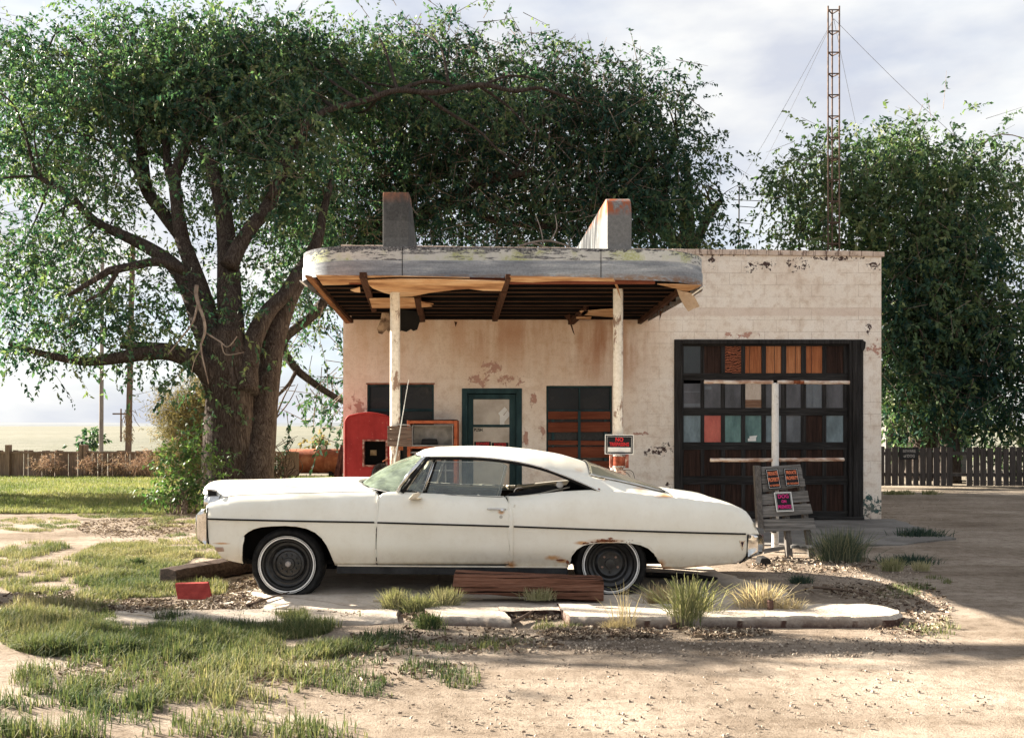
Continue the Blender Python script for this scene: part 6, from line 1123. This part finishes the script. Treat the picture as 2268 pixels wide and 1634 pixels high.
limbsB = [trunkto(850, 500, dB, 40), zz_([(845, 620, 30), (800, 560, 26), (838, 500, 24), (880, 440, 20), (900, 380, 14)], dB, dB - .5), zz_([(840, 540, 22), (930, 480, 16), (1000, 440, 14), (1080, 400, 10), (1180, 380, 7)], dB, dB - 2.5), zz_([(850, 600, 20), (700, 540, 14), (620, 470, 9)], dB, dB), zz_([(850, 520, 16), (960, 380, 12), (1100, 300, 8)], dB, dB - 1), zz_([(1000, 440, 10), (1100, 490, 8), (1200, 500, 6), (1330, 530, 4)], dB - 1, dB - 2), zz_([(740, 640, 11), (690, 700, 11), (628, 755, 10), (650, 810, 9), (690, 845, 8), (730, 872, 7), (762, 890, 6)], 26, 24), zz_([(660, 812, 5), (640, 850, 4), (600, 890, 3)], 25, 24)]
blB = [(690, 420, 110, 110, 27.5, 1.8, 1), (830, 330, 140, 100, 28, 2, 1), (980, 300, 150, 90, 28, 2, 1), (980, 440, 160, 90, 28, 2, 1), (1130, 330, 140, 100, 28, 2, 1), (1180, 460, 130, 90, 28, 2, 1), (1290, 290, 120, 100, 28, 2, 1), (1310, 430, 120, 100, 27.5, 2, 1), (770, 500, 110, 80, 27.5, 1.6, 1), (680, 640, 70, 60, 27, 1.4, .9), (700, 745, 50, 50, 26, 1, .9), (900, 210, 160, 70, 28.5, 2, 1), (1150, 210, 150, 70, 28.5, 2, 1), (880, 540, 110, 40, 28, 1.5, 1), (1060, 540, 140, 36, 28, 1.5, 1), (1250, 540, 120, 36, 28, 1.5, .9), (1000, 140, 190, 60, 28.5, 2, 1), (780, 200, 150, 60, 28.5, 2, 1), (1280, 200, 120, 60, 28.5, 1.8, 1), (1390, 220, 90, 60, 28, 1.6, 1), (705, 875, 40, 30, 25, .7, .8), (742, 915, 16, 30, 24, .3, .8), (745, 820, 24, 60, 25, .7, .8), (720, 565, 90, 50, 27.5, 1.3, 1)]
tree('elm_tree', 'wide dark elm with tangled bare twigs filling the sky behind the canopy', P(850, 1057, dB), limbsB, blobs_px(blB), M['leafd'], 3.9, .13, .25, seed=21, tint=.45, tl=.75, sub_r=.6, per_twig=13, twf=.55, twr=.013, nside=10)
dC = 28.5
limbsC = [trunkto(1520, 460, dC, 26), zz_([(1520, 600, 16), (1470, 480, 12), (1480, 380, 9), (1500, 300, 6)], dC, dC - 1), zz_([(1520, 580, 14), (1570, 480, 9), (1600, 440, 6)], dC, dC - .6), zz_([(1470, 520, 9), (1400, 440, 7), (1370, 380, 5)], dC, dC - 1)]
blC = [(1450, 300, 80, 80, 27, 1.6, 1), (1485, 400, 85, 85, 27, 1.7, 1.2), (1410, 470, 100, 80, 27, 1.6, 1.2), (1510, 490, 60, 60, 26.8, 1.3, 1.1), (1420, 215, 60, 40, 27, 1.2, .9), (1472, 245, 34, 28, 27, .8, .8), (1390, 360, 80, 80, 27.2, 1.5, 1.1), (1555, 440, 26, 36, 26.8, .6, .8), (1470, 545, 100, 26, 27, 1.2, 1.1), (1530, 340, 30, 44, 27, .8, .8), (1560, 545, 30, 16, 26.5, .5, .6), (1565, 500, 26, 26, 26.6, .5, .5)]
tree('elm_tree', 'rounded dark elm right of the rust topped pylon with a ragged sunny edge', P(1520, 1060, dC), limbsC, blobs_px(blC), M['leafd'], 5.2, .125, .25, seed=31, tint=.5, tl=.6, sub_r=.5, twf=.25, twr=.008)
dE = 28
limbsE = [trunkto(2040, 500, dE, 30), zz_([(2040, 700, 20), (1950, 560, 14), (1880, 470, 10), (1830, 420, 6)], dE, dE - 1), zz_([(2040, 640, 18), (2100, 480, 12), (2120, 380, 7)], dE, dE), zz_([(1950, 560, 8), (1850, 540, 6), (1760, 500, 4)], dE - .5, dE - 1), zz_([(2040, 900, 12), (2010, 800, 9), (1990, 700, 6)], dE, dE - 1)]
blE = [(1790, 470, 50, 56, 27, 1.2, .8), (1840, 400, 110, 90, 27, 1.7, 1), (1950, 400, 100, 90, 27, 1.8, 1), (2040, 370, 90, 90, 27, 1.8, 1), (1890, 510, 150, 60, 26.8, 1.5, 1), (2040, 560, 110, 100, 26.5, 1.8, 1.1), (2050, 720, 110, 100, 26.5, 1.7, 1.1), (2030, 860, 90, 80, 26.5, 1.4, 1), (2020, 660, 80, 80, 26, 1.4, 1.1), (1990, 800, 50, 90, 26, 1, .8), (2170, 450, 110, 130, 27.5, 2, 1), (2180, 720, 110, 140, 27, 1.9, 1), (2240, 920, 80, 90, 27, 1.6, .9), (1740, 475, 30, 22, 26.8, .6, .5), (1715, 545, 30, 14, 27, .6, .6), (2070, 290, 40, 34, 26.5, .7, .7), (1740, 545, 60, 20, 27, .8, .9), (1960, 330, 50, 30, 26.8, .8, .7), (1750, 410, 20, 16, 26.5, .4, .4)]
tree('elm_tree', 'sunlit yellow green elm behind the lattice mast and the garage end', P(2040, 1061, dE), limbsE, blobs_px(blE), M['leafy'], 5.6, .13, .25, seed=41, tint=.42, tl=.6, sub_r=.5, check=False, twf=.22, twr=.008)
blG = [(1990, 640, 55, 110, 25.8, 1, 1), (2060, 700, 90, 110, 26, 1.2, 1), (2040, 840, 90, 80, 26, 1.2, 1), (2090, 920, 80, 60, 26, 1.1, .9), (1985, 780, 44, 90, 25.8, .8, 1), (1995, 900, 40, 50, 26, .7, .7), (2190, 800, 100, 170, 26.5, 1.5, 1), (2120, 560, 90, 80, 26, 1.2, 1)]  # lower part of the right elm, its shade painted by darker leaves
tree('elm_tree', 'dark low spreading elm over the board fence at the right of the station', P(2100, 1062, 26.6), [trunkto(2100, 640, 26.6, 22), zz_([(2100, 900, 12), (2050, 800, 9), (2000, 700, 6)], 26.6, 26)], blobs_px(blG), M['leafd'], 6, .14, .25, seed=45, tint=.3, tl=.6, sub_r=.45, check=False, twf=.2, twr=.008)
# elm outside the left edge: its bare limb and low leaves throw the shadows across the foreground
limbsF = [[(-1050, 1190, 13.5, 50), (-1050, 900, 13.5, 40), (-1040, 500, 13.5, 34), (-1020, 200, 13.5, 26)], [(-1040, 300, 13.4, 30), (-980, 232, 13.32, 26), (-860, 216, 13.2, 24), (-700, 215, 13.1, 22), (-400, 209, 12.92, 26), (-150, 213, 12.78, 24), (-50, 213, 12.74, 21)]]
blF = [(-600, 470, 150, 36, 11.6, .25, 1.3), (-900, 300, 150, 50, 13.0, .4, .8)]
tree('elm_tree', 'elm standing left of the photo frame whose long bare limb shades the foreground', P(-1050, 1190, 13.5), limbsF, blobs_px(blF), M['leaf'], 2.5, .12, seed=51, check=False, twf=0)
tree('elm_tree', 'elm at the far left of the lawn shading a band of the grass', P(-330, 1081, 24), [trunkto(-330, 560, 24, 26)], blobs_px([(-260, 745, 150, 44, 24, 1.2, 1), (-190, 690, 70, 60, 24, 1, 1), (-420, 640, 160, 90, 24.5, 1.6, 1)]), M['leaf'], 4, .13, .25, seed=55, check=False, twf=0)
# fallen dead branches on the roof, dead brush, tamarisk and shrubs
rb_ = thing('dead_branch', P(1190, 550, 17.5), 'bare fallen branches lying on the station roof between the pylons', 'branch'); q = MB()
for l in ([(1352, 560, 5), (1390, 545, 5), (1440, 532, 5), (1500, 528, 4), (1560, 540, 3)], [(1440, 532, 3.5), (1480, 540, 3), (1530, 552, 2)], [(1500, 528, 3), (1520, 500, 2.5), (1515, 470, 1.5)], [(1480, 536, 2), (1470, 500, 2), (1455, 470, 1.2)], [(1545, 556, 1.6), (1560, 530, 1.4), (1578, 512, .8)], [(1560, 545, 1.5), (1552, 520, 1)]): limb(q, zz_([(1112 + (x - 1352) * .72, y + 6, r * .6) for x, y, r in l], 17.5, 18.2), 6, .1)
q.build('branches', M['deadwood'], rb_, smooth=True)
def bush(name, label, blobs, leafm, per_m3, L, Wd, stems, seed, stemm, tint=.5, tl=.3, sub_r=.2, droop=0, per_twig=10, cat='shrub', sr=.012, twf=.3):
    Q, T, TW = leaves(blobs, per_m3, L, Wd, per_twig, tl, sub_r, droop, False, seed, tint); c = blobs[0][0]; base = Vector((c[0], c[1], 0)); t = thing(name, base, label, cat); q = MB(); r = np.random.default_rng(seed); tw = np.concatenate([x[0] for x in TW])
    for k in range(stems):
        e = Vector(tw[r.integers(len(tw))]); o = base + Vector((r.normal(0, .12), r.normal(0, .12), 0)); mid = o.lerp(e, .5) + Vector((r.normal(0, .1), r.normal(0, .1), r.normal(.1, .1))); q.tube(spline([o, mid, e], 4), list(np.linspace(sr, sr * .3, 9)), 5, False)
    q.build('stems', stemm, t, smooth=True)
    if twf: npmesh('twigs', twigmesh(TW, twf, sr * .25, seed), 4, stemm, t)['kind'] = 'stuff'
    npmesh('foliage', Q, 4, leafm, t, cols=T); return t
M['olive'] = leafmat('tamarisk_foliage', [(0, (.07, .075, .03)), (.5, (.17, .15, .06)), (1, (.32, .25, .11))], .3, .8, (1.1, 1.05, .8))
bush('tamarisk_bush', 'feathery olive tan bush behind the left side of the big trunk', blobs_px([(420, 940, 60, 60, 26, .8, 1), (440, 1010, 60, 60, 26, .8, 1.2), (390, 900, 36, 30, 26, .5, .7), (430, 870, 34, 34, 26, .5, .8), (360, 930, 30, 20, 26, .4, .4), (470, 900, 40, 70, 26, .7, 1), (410, 1060, 60, 40, 25.5, .7, .9)]), M['olive'], 90, .08, .09, 34, 61, M['twig'], tl=.34, per_twig=14, droop=-.3, sr=.02)
M['green2'] = leafmat('fresh_green_leaf', [(0, (.03, .065, .03)), (.5, (.075, .13, .045)), (1, (.16, .2, .07))])
bush('green_shrub', 'fresh green leafy shrub at the foot of the big trunk beside the bonnet', blobs_px([(400, 1090, 44, 34, 17.2, .4, 1), (385, 1020, 34, 40, 17.2, .35, .8), (420, 985, 30, 40, 17.2, .35, .8), (440, 1060, 30, 60, 17.2, .4, .8), (360, 1100, 30, 20, 17.2, .3, .6), (470, 1030, 20, 30, 17.4, .3, .5)]), M['green2'], 75, .07, .28, 30, 62, M['twig'], tl=.25, sub_r=.13)
M['drypink'] = leafmat('dry_pink_weed', [(0, (.2, .12, .08)), (.5, (.38, .25, .17)), (1, (.5, .38, .27))], .2, .9, (1.05, 1, .9))
for i, (x, w_, lab) in enumerate(((205, 26, 'dry pinkish tumbleweed against the fence at the left edge of the photo'), (275, 30, 'broad dry pinkish weeds against the middle of the board fence'), (335, 34, 'tall dry pinkish weeds at the fence end beside the green shrub'), (110, 34, 'low dry tumbleweed against the far left stretch of the fence'))):
    bush('dry_weed', lab, blobs_px([(x, 1036 - 4 * (i == 2), w_, 18 + 8 * (i == 2), 29.1, .3, 1)]), M['drypink'], 170, .1, .07, 14, 70 + i, M['twig'], tl=.25, sub_r=.14, cat='weed')
db = thing('dead_bush', P(600, 1060, 25), 'dark leafless brush pile right of the big trunk', 'brush'); q = MB(); random.seed(8)
for k in range(46):
    o = P(random.uniform(565, 640), 1060, 25 + random.uniform(-.5, .5)); o.z = 0; e = P(random.uniform(560, 660), random.uniform(960, 1050), 25 + random.uniform(-.6, .6)); m_ = o.lerp(e, .5) + Vector((random.gauss(0, .25), 0, random.gauss(.1, .1))); q.tube(spline([o, m_, e], 4), list(np.linspace(.022, .006, 9)), 5, False)
q.tube(spline([P(565, 1060, 25), P(620, 900, 25), P(650, 842, 25)], 5), list(np.linspace(.04, .01, 11)), 5); q.tube(spline([P(600, 940, 25), P(640, 890, 25), P(660, 850, 25)], 5), list(np.linspace(.025, .008, 11)), 5)
q.build('branches', bpy.data.materials['dark_stick'], db, smooth=True)
bush('brush_shrub', 'low dark green undergrowth between the big trunk and the rusty tank', blobs_px([(592, 1030, 28, 22, 25.6, .4, 1), (610, 1045, 30, 12, 25.5, .4, 1)]), M['leafd'], 24, .09, .25, 10, 66, M['twig'], sub_r=.15)
for i, (x, y, rx, ry, d, lab) in enumerate(((205, 975, 26, 14, 60, 'round dark shrub on the plain behind the fence at far left'), (690, 985, 26, 12, 60, 'small grey green shrub on the plain above the tank'), (440, 985, 20, 8, 80, 'low far shrub on the plain behind the tamarisk'))):
    bush('plain_shrub', lab, blobs_px([(x, y, rx, ry, d, .8, 1)]), M['leafd'] if i == 0 else M['olive'], 7, .25, .3, 8, 80 + i, M['twig'], sub_r=.3, twf=0)
# ---------------------------------------------------------------- grass, tufts and litter
m = NT('grass_blade'); at = m.n('Attribute', _attribute_name='tint').outputs['Fac']
def bladem(name, stops, tr=.3, tm=(1.1, 1.12, .75)):
    return leafmat(name, stops, tr, .7, tm)
M['grass'] = bladem('green_grass', [(0, (.045, .075, .035)), (.35, (.125, .145, .06)), (.65, (.27, .245, .13)), (1, (.44, .37, .26))])
M['lawn'] = bladem('lawn_grass', [(0, (.075, .115, .04)), (.5, (.18, .21, .08)), (1, (.34, .315, .16))])
M['dry'] = bladem('dry_grass', [(0, (.26, .19, .1)), (.5, (.44, .35, .21)), (1, (.6, .5, .35))])
M['paleg'] = bladem('pale_green_grass', [(0, (.12, .145, .06)), (.5, (.28, .27, .14)), (1, (.46, .41, .27))])
M['darkg'] = bladem('blue_green_grass', [(0, (.03, .055, .045)), (.5, (.07, .1, .07)), (1, (.3, .28, .17))])
def blades(xy, z0, h, w, lean, r, tint):
    n = len(xy); b = np.column_stack([xy, np.full(n, z0)]); a = r.uniform(0, 6.283, n); d = np.column_stack([np.cos(a), np.sin(a), np.zeros(n)]); hh = (h * r.uniform(.5, 1.25, n))[:, None]; ln = (np.abs(r.normal(0, lean, n)))[:, None]
    s = np.column_stack([-np.sin(a), np.cos(a), np.zeros(n)]) * (w * r.uniform(.7, 1.3, n))[:, None]; up = np.array((0, 0, 1.0))
    mid = b + up * hh * .55 + d * hh * ln * .35; tip = b + up * hh * np.sqrt(np.maximum(.1, 1 - .5 * ln ** 2)) + d * hh * ln
    q1 = np.stack([b - s, b + s, mid + s * .75, mid - s * .75], 1); q2 = np.stack([mid - s * .75, mid + s * .75, tip + s * .12, tip - s * .12], 1)
    return np.concatenate([q1, q2]), np.concatenate([tint, tint])
def pxy(X, Y): return CX + X * F / Y, HY + H * F / Y
def hz(p): return np.array([hgt(x, y) for x, y in p])
def ellipse_pts(e, n, r):      # e in picture units on the ground: x, y, rx, ry
    x, y, rx, ry = e; a = r.uniform(0, 6.283, n); q = np.sqrt(r.random(n)); X = x + rx * q * np.cos(a); Yp = np.maximum(y + ry * q * np.sin(a), 1000); d = H * F / (Yp - HY); return np.column_stack([(X - CX) * d / F, d])
def clumpy(p, r, sc=2.2, thr=0.0):
    v = np.array([mnoise.noise(Vector((x * sc, y * sc, 7))) + .5 * mnoise.noise(Vector((x * sc * 3, y * sc * 3, 2))) for x, y in p]); return v
r = np.random.default_rng(101)
ell = [(300, 1230, 130, 30, .085, 1), (330, 1285, 140, 36, .10, 1), (225, 1325, 60, 22, .1, .9), (405, 1195, 55, 14, .07, .8), (270, 1140, 100, 8, .06, .7), (390, 1155, 60, 12, .07, .7), (330, 1170, 30, 6, .05, .5), (470, 1303, 36, 16, .12, .8), (440, 1225, 60, 22, .08, .9),
       (260, 1410, 120, 40, .15, 1.1), (430, 1400, 140, 36, .15, 1.1), (610, 1388, 130, 28, .14, 1.1), (720, 1372, 80, 16, .14, 1), (560, 1440, 220, 24, .13, 1), (860, 1425, 120, 24, .1, .7), (1000, 1420, 110, 20, .09, .6), (1130, 1432, 80, 16, .09, .6), (950, 1382, 46, 16, .12, .8), (1065, 1374, 40, 10, .09, .7), (1235, 1386, 60, 9, .08, .8), (870, 1365, 40, 12, .1, .8),
       (120, 1390, 140, 60, .14, 1), (350, 1510, 330, 60, .14, .8), (850, 1500, 220, 40, .1, .5), (150, 1590, 260, 50, .14, .7), (90, 1260, 120, 60, .1, .9), (600, 1600, 300, 40, .12, .5), (80, 1160, 100, 16, .06, .6),
       (2060, 1390, 70, 26, .07, .5), (1990, 1310, 50, 14, .06, .5), (2060, 1290, 50, 14, .07, .5)]
XY = []; HH = []
for (x, y, rx, ry, h, w_) in ell:
    d = H * F / (y - HY); area = math.pi * rx * d / F * (H * F / max(60, y - ry - HY) - H * F / (y + ry - HY)) / 2; n = int(min(45000, area * (7500 if w_ >= 1 else 5000) * w_)); p = ellipse_pts((x, y, rx, ry), n, r); c = clumpy(p, r); k = c > (-.45 if w_ >= 1.0 else .0) + r.normal(0, .1, n); XY.append(p[k]); HH.append(h * .62 * (1 + .8 * np.clip(c[k], -.4, .8)))
XY = np.concatenate(XY); HH = np.concatenate(HH); lush = ((XY[:, 1] < 8) & (XY[:, 0] < -.8)); HH = np.where(lush, HH * 1.05, HH)
onslab = ((XY[:, 1] > 7.5) & (XY[:, 1] < 8.6) & (XY[:, 0] > -3.3) & (clumpy(XY, r, 3) < .25)); XY = XY[~onslab]; HH = HH[~onslab]; lush = lush[~onslab]
yel = np.array([mnoise.noise(Vector((x * .9, y * .9, 20))) for x, y in XY]); Q, T = blades(XY, -.015, HH, .0034, .65, r, np.clip(.47 - .2 * lush + .45 * yel + r.normal(0, .16, len(XY)), 0, 1))
tag(npmesh('grass', Q, 4, M['grass'], cols=T), 'patchy sunlit green and straw coloured grass in the foreground yard', 'grass', kind='stuff')
# lawn behind
lw = MB(); lw.slab(rough_poly([(-26, 17.6), (-5.2, 17.2), (-3.4, 18.5), (-3.1, 29.4), (-26, 29.4)], .35, .5), -.05, .004)
tag(lw.build('lawn', mk('lawn_soil', [(.35, (.16, .15, .065)), (.65, (.3, .26, .14))], 3, 8, rough=.95)), 'short green lawn between the big elm and the board fence', 'lawn', kind='structure')
n = 90000; p = np.column_stack([r.uniform(-19, -3.2, n), 17.2 + 12.2 * r.random(n) ** 1.3]); yel = np.array([mnoise.noise(Vector((x * .5, y * .5, 3))) for x, y in p])
Q, T = blades(p, 0, np.full(n, .075), .008, .5, r, np.clip(.5 + .5 * yel + r.normal(0, .15, n), 0, 1)); tag(npmesh('lawn_grass', Q, 4, M['lawn'], cols=T), 'short yellow green blades covering the lawn', 'grass', kind='stuff')
# single tufts
def tuft(name, label, x, y, wpx, hpx, n, mat, lean=.6, blade=.0035, z0=0, dd=.5, seed=1, tint=.5, seedheads=False, cat='grass tuft', d=None):
    g_ = G(x, y) if d is None else P(x, y, d); Y = g_.y; R_ = np.random.default_rng(seed); wm = wpx * Y / F; hm = hpx * Y / F; t = thing(name, (g_.x, Y, z0), label, cat)
    p = np.column_stack([g_.x + R_.normal(0, .42, n) * wm * .55, Y + R_.normal(0, .4, n) * wm * .5 * dd]); b = np.column_stack([p, np.full(n, z0 - .01)]); off = (p - np.array((g_.x, Y))) / max(wm, .01)
    a = R_.uniform(0, 6.283, n); d = np.column_stack([np.cos(a) * .6 + off[:, 0] * 2.2, np.sin(a) * .6 + off[:, 1] * 2.2, np.zeros(n)]); d = d / np.maximum(1, np.linalg.norm(d, axis=1, keepdims=True)); hh = (hm * R_.uniform(.4, 1.05, n))[:, None]; ln = np.abs(R_.normal(0, lean, n))[:, None]
    s = np.column_stack([np.cos(a + .4), np.sin(a + .4) * .4, np.zeros(n)]) * (blade * R_.uniform(.6, 1.3, n))[:, None]; pts = [b + np.array((0, 0, 1.)) * hh * u * (1 - .25 * ln * u) + d * hh * ln * u ** 1.7 for u in (0, .35, .7, 1)]; ws = (1, .9, .7, .15) if not seedheads else (1, .7, .9, 1.1)
    Q = np.concatenate([np.stack([pts[i] - s * ws[i], pts[i] + s * ws[i], pts[i + 1] + s * ws[i + 1], pts[i + 1] - s * ws[i + 1]], 1) for i in range(3)]); T = np.tile(np.clip(R_.normal(tint, .2, n), 0, 1), 3); npmesh('blades', Q, 4, mat, t, cols=T); return t
tuft('grass_tuft', 'pale feathery grass clump left of the timber, the leftmost of its row', 876, 1352, 44, 56, 700, M['paleg'], .5, seed=1); tuft('grass_tuft', 'thin green feathery clump in the middle of the row left of the timber', 930, 1356, 60, 48, 700, M['paleg'], .55, seed=2, tint=.35); tuft('grass_tuft', 'pale feathery grass clump touching the left end of the timber', 988, 1352, 50, 58, 800, M['paleg'], .5, seed=3, tint=.6)
tuft('grass_tuft', 'small pale tuft behind the broken notch of the kerb', 1192, 1340, 60, 30, 350, M['paleg'], .7, seed=4, tint=.6, z0=.06)
tuft('grass_tuft', 'dark green low tuft in front of the pale row', 950, 1388, 50, 40, 500, M['grass'], .6, seed=5, tint=.15)
tuft('dry_tuft', 'dry straw clump behind the tall green tuft near the rear wheel', 1462, 1330, 56, 62, 700, M['dry'], .65, seed=6, d=8.2)
tuft('tall_tuft', 'tall spiky green grass tuft growing over the island kerb', 1525, 1385, 66, 118, 340, M['paleg'], .62, .004, seed=7, tint=.35, seedheads=True)
tuft('tall_tuft', 'loose outer stalks right of the tall green tuft', 1560, 1372, 60, 85, 90, M['paleg'], .8, .004, seed=17, tint=.6, seedheads=True) 
tuft('dry_tuft', 'bleached curly dry weed around the pipe stub on the island', 1680, 1348, 76, 66, 420, M['dry'], .85, .0045, z0=.07, seed=8, tint=.8, d=7.9); tuft('dry_tuft', 'low sprawling dry weed right of the pipe stub', 1745, 1352, 60, 34, 220, M['dry'], 1.1, .004, z0=.07, seed=9, tint=.75, d=7.85)
tuft('weed_stalks', 'thin dry weed stalks in front of the rear wheel', 1385, 1392, 60, 110, 46, M['dry'], .55, .0028, seed=10, tint=.7); tuft('dry_tuft', 'short dry tuft at the kerb under the thin weed stalks', 1365, 1394, 50, 30, 320, M['dry'], .8, .003, seed=13, tint=.6)
tuft('shade_tuft', 'big dark bunch grass on the shaded apron beside the pallet', 1862, 1242, 88, 82, 1100, M['darkg'], .6, .004, seed=11, tint=.62)
tuft('shade_tuft', 'low dark blue green weeds left of the right photo edge on the gravel', 2010, 1246, 120, 24, 600, M['darkg'], .8, .005, seed=12, tint=.2); tuft('shade_tuft', 'dark weeds beside the right edge of the apron', 2035, 1188, 100, 26, 500, M['darkg'], .8, .006, seed=14, tint=.2)
tuft('grass_tuft', 'pale green tuft at the edge of the building shadow on the right', 1975, 1262, 44, 34, 350, M['paleg'], .6, .004, seed=15, tint=.5); tuft('dry_tuft', 'pale dry tuft at the right edge of the building shadow', 2040, 1262, 34, 26, 260, M['paleg'], .7, .004, seed=16, tint=.8)
tuft('grass_tuft', 'small dark round tuft in the lit gravel behind the car tail', 1772, 1290, 40, 22, 350, M['darkg'], .8, .004, seed=18, tint=.3); tuft('leafy_weed', 'small dark green leafy weed in the left grass', 305, 1250, 30, 20, 260, M['grass'], .9, .006, seed=19, tint=.1)
for i, (x, lab) in enumerate(((1975, 'left'), (2010, 'middle'), (2060, 'right'))): tuft('grass_tuft', f'low weed on the lit strip before the dark fence, the {lab} one', x, 1094, 34, 12, 160, M['paleg'], .9, .012, seed=30 + i, tint=.4)
# litter, chips, pebbles
def chips(name, label, ells, n, l0, l1, w, mat, seed, zlift=.012):
    R_ = np.random.default_rng(seed); wts = np.array([e[4] for e in ells]); wts = wts / wts.sum(); P_ = np.concatenate([ellipse_pts(e[:4], int(n * k), R_) for e, k in zip(ells, wts)]); c = clumpy(P_, R_, 3.5); P_ = P_[c > R_.normal(-.15, .2, len(P_))]; N = len(P_); a = R_.uniform(0, 6.283, N); L_ = R_.uniform(l0, l1, N) ** 1.0; tilt = R_.normal(0, .25, N)
    d = np.column_stack([np.cos(a), np.sin(a), tilt]) * L_[:, None] / 2; s = np.column_stack([-np.sin(a), np.cos(a), R_.normal(0, .5, N)]) * (w * R_.uniform(.5, 1.5, N))[:, None]; c = np.column_stack([P_, zlift * R_.uniform(.3, 1.6, N) + np.abs(d[:, 2])])
    dn = np.array((0, 0, -.012)) ; Q = np.concatenate([np.stack([c - d - s, c + d - s, c + d + s, c - d + s], 1), np.stack([c - d - s, c + d - s, c + d - s + dn, c - d - s + dn], 1)]); T = np.tile(R_.random(N), 2); return tag(npmesh(name, Q, 4, mat, cols=T), label, 'litter', kind='stuff')
M['litter'] = bladem('dry_litter', [(0, (.05, .032, .024)), (.35, (.15, .105, .075)), (.75, (.3, .235, .17)), (1, (.5, .43, .34))], .05)
chips('mulch', 'dry twigs, bark and straw litter strewn over the bare soil', [(300, 1168, 130, 20, 3), (330, 1345, 170, 16, 4), (520, 1338, 70, 20, 3), (560, 1300, 60, 20, 1.5), (1185, 1360, 60, 14, 2), (1320, 1402, 130, 12, 2.5), (1540, 1402, 170, 10, 2), (960, 1366, 70, 10, 1.5), (700, 1362, 130, 8, 1), (1000, 1420, 260, 30, 1.5), (2010, 1350, 100, 60, 1.2), (1800, 1250, 150, 20, 1.5), (100, 1340, 120, 30, 1.5), (1880, 1310, 100, 16, .8), (560, 1480, 500, 40, 1.5)], 18000, .01, .05, .002, M['litter'], 201)
def pebbles(ells, n, r0, r1, seed):
    R_ = np.random.default_rng(seed); wts = np.array([e[4] for e in ells]); wts = wts / wts.sum(); P_ = np.concatenate([ellipse_pts(e[:4], int(n * k), R_) for e, k in zip(ells, wts)]); N = len(P_); rad = (r0 + (r1 - r0) * R_.random(N) ** 6)[:, None]; c = np.column_stack([P_, np.zeros(N)]); c[:, 2] += rad[:, 0] * .2 - .006
    a = R_.uniform(0, 1.57, N); ex = np.column_stack([np.cos(a), np.sin(a), 0 * a]) * rad * R_.uniform(.7, 1.4, (N, 1)); ey = np.column_stack([-np.sin(a), np.cos(a), 0 * a]) * rad * R_.uniform(.7, 1.2, (N, 1)); ez = np.column_stack([R_.normal(0, .2, N), R_.normal(0, .2, N), np.ones(N)]) * rad * .65
    Q = []; 
    for s in (0, 1, 2, 3): u = [ex, ey, -ex, -ey]; Q.append(np.stack([c + u[s] - ez * .4, c + u[(s + 1) % 4] - ez * .4, c + u[(s + 1) % 4] * .6 + ez, c + u[s] * .6 + ez], 1))
    Q.append(np.stack([c + ex * .6 + ez, c + ey * .6 + ez, c - ex * .6 + ez, c - ey * .6 + ez], 1)); return tag(npmesh('gravel', np.concatenate(Q), 4, M['pebble'], cols=np.tile(R_.random(N), 5)), 'loose pebbles and clods scattered on the sandy ground', 'gravel', kind='stuff')
M['pebble'] = bladem('pebble', [(0, (.1, .075, .058)), (.5, (.24, .19, .145)), (1, (.42, .355, .285))], 0)
pebbles([(1700, 1430, 460, 24, 4), (1880, 1270, 160, 30, 5), (2000, 1350, 110, 60, 3), (1250, 1420, 200, 26, 2), (300, 1170, 140, 26, 3), (1500, 1275, 200, 8, 1), (1400, 1540, 800, 90, 3), (2000, 1130, 100, 40, 1)], 17000, .002, .013, 301)

# ---------------------------------------------------------------- repeats share a group
GR = {'elm_tree': 'elm trees round the station', 'grass_tuft': 'grass tufts in the yard', 'dry_tuft': 'dry straw tufts in the yard', 'tall_tuft': 'tall green stalks on the island', 'shade_tuft': 'dark weeds in the shade by the garage', 'utility_pole': 'wooden utility poles on the plain', 'private_property_sign': 'private property signs on the pallet', 'dry_weed': 'dry weeds along the board fence', 'plain_shrub': 'shrubs on the plain'}
for o in bpy.data.objects:
    if o.parent is None and o.name.split('.')[0] in GR: o['group'] = GR[o.name.split('.')[0]]
